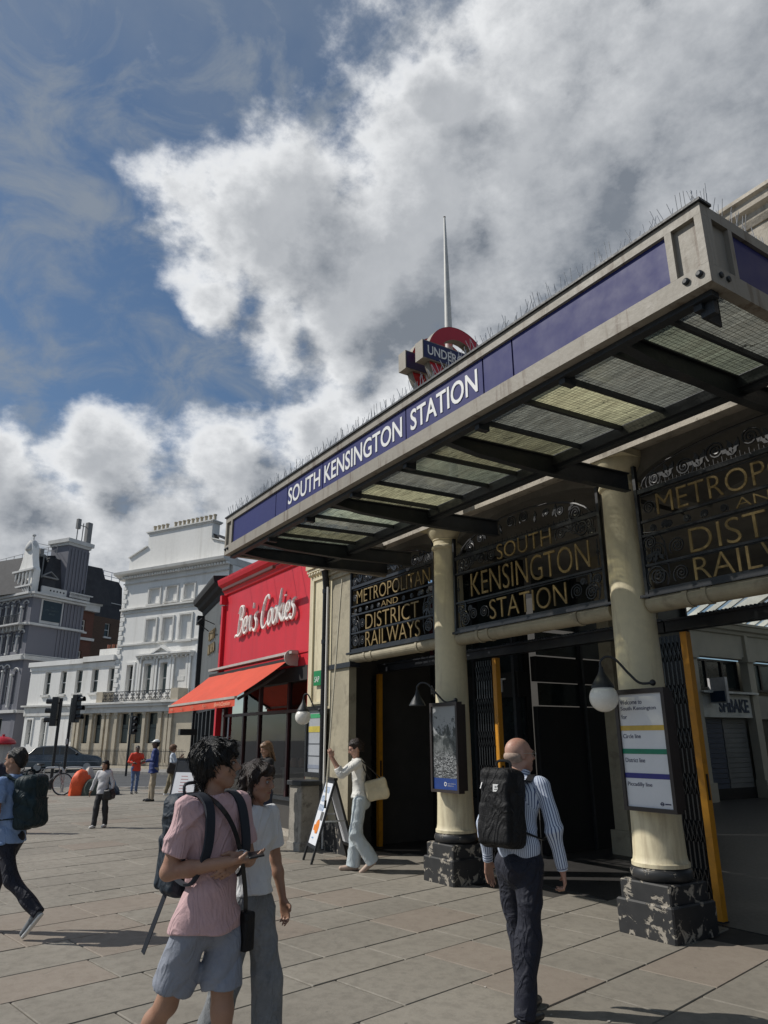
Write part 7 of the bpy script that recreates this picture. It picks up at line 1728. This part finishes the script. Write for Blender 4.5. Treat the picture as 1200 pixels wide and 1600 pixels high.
def backpack(P, label, m, w=.155, hgt=.235, d=.085, patch=False, h=.008, drop=0.0, group=None, strapm=None, fold=.003, cat='backpack'):
    """worn on the back of person P, with straps over the shoulders"""
    s = P['s']; F = P['F']; t = thing('backpack', label, cat, tuple(F @ Vector(tuple(P['ch']))), F.to_euler().z, group=group)
    Rl = rotx(-P['lean']); c = P['ch'] + A3(0, -.125 * s - d, -.03 * s - drop)
    v = Vol(h, .03); v.box(c, (w - .05, d - .045, hgt - .05), .05, R_=Rl); v.box(c + A3(0, -.03, hgt - .07), (w - .07, d - .05, .03), .05, R_=Rl)
    v.box(c + A3(0, -d - .012, -hgt * .35), (w - .055, .018, hgt * .42), .03, R_=Rl, k=.012); v.box(c + A3(0, -d - .004, hgt * .42), (w - .065, .012, hgt * .22), .025, R_=Rl, k=.012)
    v.mesh('bag_body', m, t, F, fold=fold, fs=(18, 18, 12), seed=4)
    def W(p): return Rl @ (A3(*p)) + c
    zp = MB(F); hw = w - .02
    for zc, wd_, dd in ((hgt * .10, hw, -d - .048), (hgt * .66, hw * .8, -d - .034)):
        zp.tube([tuple(W((-wd_, dd + .05, zc - .05))), tuple(W((-wd_ * .86, dd + .008, zc))), tuple(W((0, dd, zc + .012))), tuple(W((wd_ * .86, dd + .008, zc))), tuple(W((wd_, dd + .05, zc - .05)))], .0035, 5)
    zp.tube([tuple(W((-hw, -d * .3, -hgt + .03))), tuple(W((-hw, -d * .3, hgt * .6))), tuple(W((-hw * .7, -d * .4, hgt + .005))), tuple(W((hw * .7, -d * .4, hgt + .005))), tuple(W((hw, -d * .3, hgt * .6))), tuple(W((hw, -d * .3, -hgt + .03)))], .004, 5)
    zp.build('zip', M['black'], t)
    b = MB(F); b.tube(smooth([tuple(W((-.05, d * .2, hgt - .005))), tuple(W((-.045, d * .1, hgt + .05))), tuple(W((.045, d * .1, hgt + .05))), tuple(W((.05, d * .2, hgt - .005)))], 4), .009, 6); b.build('grab_handle', strapm or M['black'], t)
    if patch:
        b = MB(F); b.add([tuple(W((x_, -d - .050, hgt * .40 + z_))) for x_, z_ in ((-.0, 0), (.042, 0), (.042, .046), (-.0, .046))], [(0, 1, 2, 3)]); b.build('label_patch', M['white'], t)
        b = MB(F); b.add([tuple(W((x_, -d - .0515, hgt * .40 + z_))) for x_, z_ in ((.009, .012), (.033, .012), (.033, .017), (.009, .017))], [(0, 1, 2, 3)]); b.add([tuple(W((x_, -d - .0515, hgt * .40 + z_))) for x_, z_ in ((.014, .024), (.028, .024), (.028, .036), (.014, .036))], [(0, 1, 2, 3)]); b.build('label_mark', M['leadtrim'], t)
        b = MB(F); b.tube([tuple(W((-.085, -d - .045, hgt * .62))), tuple(W((-.092, -d - .055, hgt * .46)))], .005, 5); b.build('zip_pull', M['chrome'], t)
    for sg, S in ((1, P['SR']), (-1, P['SL'])):
        x = S[0] * .62
        pts = [c + A3(sg * .05, d * .8, hgt * .75), A3(x, S[1] - .075 * s, S[2] + .035 * s), A3(x, S[1] + .0 * s, S[2] + .072 * s), A3(x, S[1] + .085 * s, S[2] + .02 * s), A3(x * 1.1, S[1] + .118 * s, S[2] - .10 * s), A3(x * 1.25, S[1] + .112 * s, S[2] - .22 * s), A3(x * 1.45, S[1] + .04 * s, S[2] - .34 * s), c + A3(sg * (w - .03), d * .7, -hgt * .6)]
        pts = smooth([tuple(p) for p in pts], 5); q = MB(F); 
        for a, b_ in zip(pts[:-1], pts[1:]): pass
        n = len(pts); vs = []; wd_ = .027 * s
        for i, p in enumerate(pts):
            tg_ = (Vector(pts[min(i + 1, n - 1)]) - Vector(pts[max(i - 1, 0)])).normalized(); side = Vector((1, 0, 0)); side = (side - tg_ * side.dot(tg_)).normalized(); nn_ = tg_.cross(side).normalized(); ww = wd_ if i < n * .72 else wd_ * .45
            for a_, b_ in ((-1, -.5), (1, -.5), (1, .5), (-1, .5)): vs.append(Vector(p) + side * ww * a_ + nn_ * .012 * b_)
        fs = [(i * 4 + k, i * 4 + (k + 1) % 4, i * 4 + 4 + (k + 1) % 4, i * 4 + 4 + k) for i in range(n - 1) for k in range(4)]
        q.add(vs, fs, True); q.build('shoulder_strap', strapm or M['black'], t)
    return t, c, F
def shoulder_bag(F, strap_top, bottom, size, m, label, yaw=0.0, handle=True, strapm=None, cat='bag'):
    t = thing('handbag', label, cat, tuple(F @ Vector(bottom)), F.to_euler().z)
    c = A3(*bottom); v = Vol(.009, .02); v.box(c, size, .03, R_=rotz(yaw) @ rotx(-.28)); v.box(c - A3(0, 0, size[2] * .6), (size[0] * 1.2, size[1] * 1.05, size[2] * .4), .03, k=.04); v.mesh('bag_body', m, t, F, fold=.004, fs=(20, 20, 14))
    b = MB(F); st_ = Vector(strap_top)
    for q in (-1, 1): b.tube(smooth([tuple(c + A3(0, q * size[1] * .7, size[2])), tuple(np.array(st_) * .5 + (c + A3(0, q * size[1] * .9, size[2])) * .5), tuple(st_)], 5), .008, 6)
    b.build('strap', strapm or m, t); return t

IRa = math.atan2(rt.y, rt.x)                       # image right, on the ground
AW = math.atan2(fw.y, fw.x)                        # straight away from the camera
c_pink = mat('pink_cotton', (.54, .36, .37), .85, var=.06, scale=5, bump=.25, bscale=90, wrinkle=.45)
c_white = mat('white_cotton', (.66, .67, .68), .85, var=.04, scale=5, bump=.25, bscale=90, wrinkle=.45)
c_linen = mat('ivory_linen', (.72, .71, .67), .85, var=.04, bump=.25, bscale=90, wrinkle=.45)
c_greysh = mat('grey_blue_shorts', (.24, .26, .31), .85, var=.08, scale=6, bump=.3, bscale=90, wrinkle=.4)
c_greyj = mat('washed_grey_denim', (.20, .21, .22), .85, var=.25, scale=5, bump=.4, bscale=120, wrinkle=.5)
c_paleblue = mat('pale_blue_trousers', (.48, .53, .55), .85, var=.06, scale=5, bump=.3, bscale=90, wrinkle=.45)
c_navy = mat('navy_wool', (.010, .012, .024), .8, var=.15, bump=.3, bscale=100, wrinkle=.7)
c_blue = mat('light_blue_cotton', (.22, .32, .52), .85, var=.08, scale=6, bump=.3, bscale=90, wrinkle=.45)
c_packnavy = mat('navy_nylon', (.022, .032, .045), .6, var=.2, scale=8, bump=.3, bscale=60, spec=.25, wrinkle=.7)
c_packblack = mat('black_nylon', (.012, .012, .013), .6, var=.25, scale=8, bump=.4, bscale=140, spec=.25, wrinkle=.5)
c_packteal = mat('dark_teal_nylon', (.012, .026, .032), .6, var=.2, scale=8, bump=.3, bscale=60, spec=.25, wrinkle=.7)
def stripes_mat():
    m = bpy.data.materials.new('blue_white_stripe'); m.use_nodes = True; t = NT(m.node_tree); b = t.n['Principled BSDF']
    a = t.node('ShaderNodeAttribute', attribute_name='stripe'); f = t.math('FRACT', a.outputs['Fac'])
    k = t.math('LESS_THAN', t.math('ABSOLUTE', t.math('SUBTRACT', f, .5)), .17)
    t.put(b.inputs[0], t.mix(k, (.60, .66, .76), (.06, .09, .20))); b.inputs['Roughness'].default_value = .85; return m
# --- old man walking into the station
om = person('bald elderly man in a blue and white striped shirt walking towards the station', -3.955, 3.65, math.atan2(.95, -.30), H=1.72, h=.0075, lean=.09, bend=.16, skin='skinpale', build=1.03,
            headyaw=-.55, headpitch=-.05, legs=((-.14, .10, -.02), (.20, .14, -.03)), armR=((.085, -.03, -.27), (.10, .02, -.52)), armL=((-.10, -.02, -.27), (-.13, .05, -.52)), handR=dict(n=(-.9, -.4, 0), curl=.75), handL=dict(n=(.9, -.5, 0), curl=.25),
            top=stripes_mat(), sleeve='long', bottom=c_navy, btype='cargo', hair='bald', hairm=M['hairgrey'], shoes='black', stripe=.019, fold=.006, glasses=True, hem=.95, tuck=True)
backpack(om, 'large black backpack with a small white square patch, on the old man', c_packblack, w=.145, hgt=.245, d=.080, patch=True)
for W_, E_ in ((om['WR'], om['ER']), (om['WL'], om['EL'])):
    v = Vol(.007, .008); u = unit3(W_ - E_); v.cone(W_ - u * .055, W_ + u * .002, .037 * om['s'], .036 * om['s'], cap=True, k=.005, tag_=2); v.mesh('cuff', bpy.data.materials['blue_white_stripe'], om['t'], om['F'], stripes=.017)
v = Vol(.007, .01); v.cone(om['nk'] + A3(0, .01, -.02), om['nk'] + A3(0, .03, .055), .073, .066, cap=True, tag_=2); v.cone(om['nk'] + A3(0, .02, .04), om['nk'] + A3(0, .04, .12), .056, .054, sub=True, k=.004); v.mesh('collar', bpy.data.materials['blue_white_stripe'], om['t'], om['F'], stripes=.017)
b = MB(om['F']); p_ = om['pel']; b.tube([(p_[0] + .139 * math.cos(a), p_[1] + .103 * math.sin(a), p_[2] + .10) for a in [2 * PI * i / 28 for i in range(28)]], .014, 6, closed=True); b.build('belt', M['black'], om['t'])
# --- young man in pink with folded arms
gh_ = R(20)
gy_ = person('young man with black hair in a pink t-shirt and grey shorts, arms folded', -3.74, 1.41, gh_, H=1.69, h=.007, lean=-.02, build=.97, headyaw=R(46), headpitch=.04,
             legs=((-.40, .35, .0), (.10, .05, .0)), armR=((.055, -.045, -.285), (-.115, .205, -.235)), armL=((-.055, .035, -.27), (.13, .18, -.225)),
             handR=dict(d=(-.8, .6, .03), n=(-.1, -.1, 1), curl=.30), handL=dict(d=(.9, .05, -.42), n=(-.2, -1, -.1), curl=.28), top=c_pink, sleeve='short', bottom=c_greysh, btype='shorts', hair='mop', hairm=M['hairblack'], shoes='white', fold=.0065, hem=.84, flare=.03)
strands(gy_, 1100, M['hairblack'], .055)
bp, bc, bF = backpack(gy_, 'dark navy backpack with a dangling strap, on the young man in pink', c_packnavy, w=.135, hgt=.235, d=.066, drop=.05, strapm=mat('navy_webbing', (.016, .022, .034), .7), fold=.006)
b = MB(bF); b.bar(tuple(bc + A3(.10, -.02, -.22)), tuple(bc + A3(.10, -.16, -.50)), .028, .004, (1, 0, 0)); b.build('dangling_strap', bpy.data.materials['navy_webbing'], bp)
# camera strap across the chest, watch, phone
g = gy_; tt_ = thing('shoulder_strap_bag', 'black strap running across the chest of the young man in pink', 'bag strap', tuple(g['F'] @ Vector(tuple(g['ch']))), gh_ - PI / 2)
pts = smooth([tuple(p) for p in (g['nk'] + A3(.055, -.055, .035), g['nk'] + A3(.072, .005, .020), g['ch'] + A3(.050, .098, .115), g['ch'] + A3(-.01, .135, .02), g['ch'] + A3(-.075, .135, -.12), g['ch'] + A3(-.13, .12, -.30), g['ch'] + A3(-.155, .10, -.40))], 5)
q = MB(g['F'])
for a, b_ in zip(pts[:-1], pts[1:]): q.bar(a, Vector(b_) + (Vector(b_) - Vector(a)) * .1, .026, .004, (0, 1, .2))
q.build('strap', M['black'], tt_)
v = Vol(.008, .015); v.box(g['ch'] + A3(-.165, .09, -.47), (.022, .03, .075), .012); v.mesh('pouch', c_packblack, tt_, g['F'])
wp = g['WL'] * .93 + g['EL'] * .07; ud = unit3(g['WL'] - g['EL']); L = Matrix.Translation(tuple(wp)) @ Vector(tuple(ud)).to_track_quat('Z', 'Y').to_matrix().to_4x4()
b = MB(g['F']); b.lathe([(.027, -.011), (.031, -.011), (.031, .011), (.027, .011)], (0, 0, 0), 20, L=L); b.build('watch_strap', mat('pale_watch', (.5, .5, .5), .4), g['t'])
fd = Vector((0, 1, .5)).normalized(); b = MB(g['F']); b.ball(tuple(Vector(tuple(wp)) + fd * .030), .018, 12, 8, sc=(1, .6, 1)); b.build('watch_face', M['chrome'], g['t'])
ph = thing('phone', 'dark phone held by the young man in pink', 'phone', tuple(g['F'] @ Vector(tuple(g['WR']))), gh_ - PI / 2)
pc_ = Vector(tuple(g['WR'] + unit3(A3(-.8, .6, .03)) * .125 + A3(0, 0, .022))); L = Matrix.Translation(pc_) @ Matrix.Rotation(R(50), 4, 'Z') @ Matrix.Rotation(.15, 4, 'X')
b = MB(g['F']); b.bbox(-.075, .075, -.036, .036, -.004, .005, .003, L=L); b.build('phone_body', M['black'], ph)
# --- young woman walking beside him
gw = person('young woman in a white t-shirt and wide grey jeans beside the man in pink', -4.17, 1.81, R(24), H=1.58, h=.0075, lean=.03, fem=True, headyaw=R(12), headpitch=-.12,
            legs=((-.20, .15, .0), (.20, .12, .0)), armR=((.08, .02, -.27), (.11, .10, -.50)), armL=((-.06, -.01, -.27), (-.08, .05, -.51)), handR=dict(curl=.4), handL=dict(n=(1, .2, 0), curl=.45),
            top=c_white, sleeve='short', bottom=c_greyj, btype='wide', hair='long', hairm=M['hairbrown'], shoes='white', fold=.0055, hem=.96, flare=.04)
strands(gw, 600, M['hairbrown'], .06, 3, .03)
# --- woman in white with the pole
ww = person('woman in a white blouse and pale blue trousers holding a long pole', -9.13, 5.53, IRa + PI + .12, H=1.70, h=.009, lean=.06, bend=.14, fem=True, headyaw=.1, headpitch=-.45, skin='skinpale',
            legs=((.10, .02, .0), (.16, .75, .0)), armR=((.02, .22, -.16), (-.06, .36, .06)), armL=((-.0, .23, -.15), (.02, .38, .10)), handR=dict(d=(-.1, .4, 1), n=(-1, .1, 0), curl=.95), handL=dict(d=(.1, .3, 1), n=(1, .1, 0), curl=.95),
            top=c_linen, sleeve='rolled', bottom=c_paleblue, btype='wide', hair='bun', hairm=M['hairbrown'], shoes=mat('beige_shoe', (.45, .33, .26), .6), fold=.006, hem=.93, flare=.02)
s_ = ww['SR']; shoulder_bag(ww['F'], tuple(ww['SL'] + A3(-.02, -.04, .04)), tuple(ww['pel'] + A3(-.08, -.23, .12)), (.035, .12, .10), mat('cream_canvas', (.55, .48, .33), .85), 'cream canvas tote hanging behind the woman in white', strapm=M['black'])
# --- man in blue at the left edge
lm = person('man in a light blue polo shirt striding out of the left edge', -8.17, 1.05, IRa + PI - .25, H=1.66, h=.0085, lean=.08, build=1.08, headyaw=.15, headpitch=-.18, skin='skin',
            legs=((.34, .10, .0), (-.42, .50, .0)), armR=((.05, .12, -.26), (.02, .30, -.40)), armL=((-.05, -.05, -.27), (-.07, .05, -.50)), handL=dict(n=(1, .3, 0), curl=.6),
            top=c_blue, sleeve='short', bottom=c_navy, hair='short', hairm=M['hairblack'], shoes=mat('grey_trainer', (.16, .17, .18), .7), sole=M['white'], fold=.006, hem=.84, flare=.05)
backpack(lm, 'dark teal backpack on the man in light blue', c_packteal, w=.14, hgt=.235, d=.085, drop=.05, fold=.006, strapm=c_packteal)
# --- small woman crossing the paving
cw = person('small woman in a white top and dark trousers walking towards the camera', -16.45, 3.75, AW + PI - .15, H=1.30, h=.0105, fem=True, build=1.1, legs=((.20, .15, .01), (-.12, .10, .01)), top=mat('white_sweater', (.58, .57, .58), .85), sleeve='long', bottom=mat('charcoal_trousers', (.03, .03, .032), .8),
            btype='cargo', hair='long', hairm=M['hairblack'], shoes='white', far=False, fold=.006, hem=.86, armR=((.10, .0, -.26), (.15, .05, -.48)), armL=((-.10, .0, -.26), (-.12, .05, -.46)))
shoulder_bag(cw['F'], tuple(cw['SL'] + A3(0, 0, .05)), tuple(cw['pel'] + A3(-.17, .04, -.05)), (.05, .07, .07), M['black'], 'black shoulder bag on the small woman in white')
# --- distant group by the road
p1 = person('person in an orange red jacket and blue jeans in the far group', -25.9, 6.90, AW + PI + .5, H=1.52, h=.014, far=True, skin='skindark', build=1.1, legs=((.18, .10, .02), (-.18, .05, .02)), top=mat('orange_red_jacket', (.70, .05, .02), .7), sleeve='long', bottom=mat('blue_denim', (.10, .15, .28), .85), btype='slim', hair='short', hairm=M['hairblack'], armR=((.08, .02, -.26), (-.05, .22, -.30)), armL=((-.08, .02, -.26), (.04, .24, -.30)), fold=.007)
p2 = person('man in a blue jacket, beige trousers and white cap', -22.45, 6.50, IRa + PI + .3, H=1.70, h=.013, far=True, skin='skindark', build=1.1, legs=((.06, .02, .01), (-.03, .0, .01)), top=mat('royal_blue_jacket', (.015, .035, .16), .7), sleeve='long', bottom=mat('beige_chino', (.36, .30, .22), .85), hair='short', hairm=M['hairblack'], armR=((.06, .05, -.26), (-.04, .26, -.26)), armL=((-.06, .05, -.26), (.02, .26, -.28)), fold=.007, hem=.78)
v = Vol(.012, .01); v.ell(p2['hc'] + A3(0, -.01, .05), (.088, .105, .075)); v.cut(p2['hc'] + A3(0, 0, .045), (0, 0, -1)); v.cone(p2['hc'] + A3(0, .09, .05), p2['hc'] + A3(0, .14, .045), .045, .03, sc=(1, 1, .25)); v.mesh('cap', M['white'], p2['t'], p2['F'])
p3 = person('person with curly brown hair in a pale shirt and khaki trousers', -24.3, 7.62, IRa + .2, H=1.53, h=.014, far=True, fem=True, legs=((.16, .05, .01), (-.16, .10, .01)), top=mat('pale_blue_shirt', (.48, .53, .60), .85), sleeve='rolled', bottom=mat('khaki_cotton', (.20, .17, .11), .85), btype='cargo', hair='curly', hairm=mat('auburn_curls', (.12, .06, .03), .7), shoes='white', armR=((.02, .12, -.24), (-.02, .30, -.06)), armL=((-.02, .10, -.25), (.0, .28, -.14)), fold=.007)
shoulder_bag(p3['F'], tuple(p3['SL'] + A3(0, 0, .05)), tuple(p3['pel'] + A3(.16, .05, .0)), (.06, .14, .12), mat('dark_brown_bag', (.03, .022, .018), .7), 'dark bag at the hip of the curly haired person')
# --- woman at the shop window, behind the pair
p4 = person('long haired woman in a black top by the red shop window', -11.6, 5.20, AW + PI - .9, H=1.66, h=.011, far=True, fem=True, headpitch=-.3, top=mat('black_top', (.012, .012, .014), .8), sleeve='short', bottom=mat('dark_denim', (.02, .03, .06), .85), btype='slim', hair='long', hairm=mat('light_brown_hair', (.16, .09, .045), .5, var=.4, scale=30), shoes='white', armR=((.05, .05, -.26), (-.06, .22, -.22)), armL=((-.05, .05, -.26), (.05, .22, -.22)), hem=.98)
# --- person behind the man in blue
p5 = person('person in a dark jacket half hidden behind the man in light blue', -16.6, 1.95, AW + PI + .2, H=1.50, h=.012, far=True, skin='skin', top=mat('navy_jacket', (.012, .014, .03), .8), sleeve='long', bottom=c_navy, hair='short', hairm=M['hairbrown'])
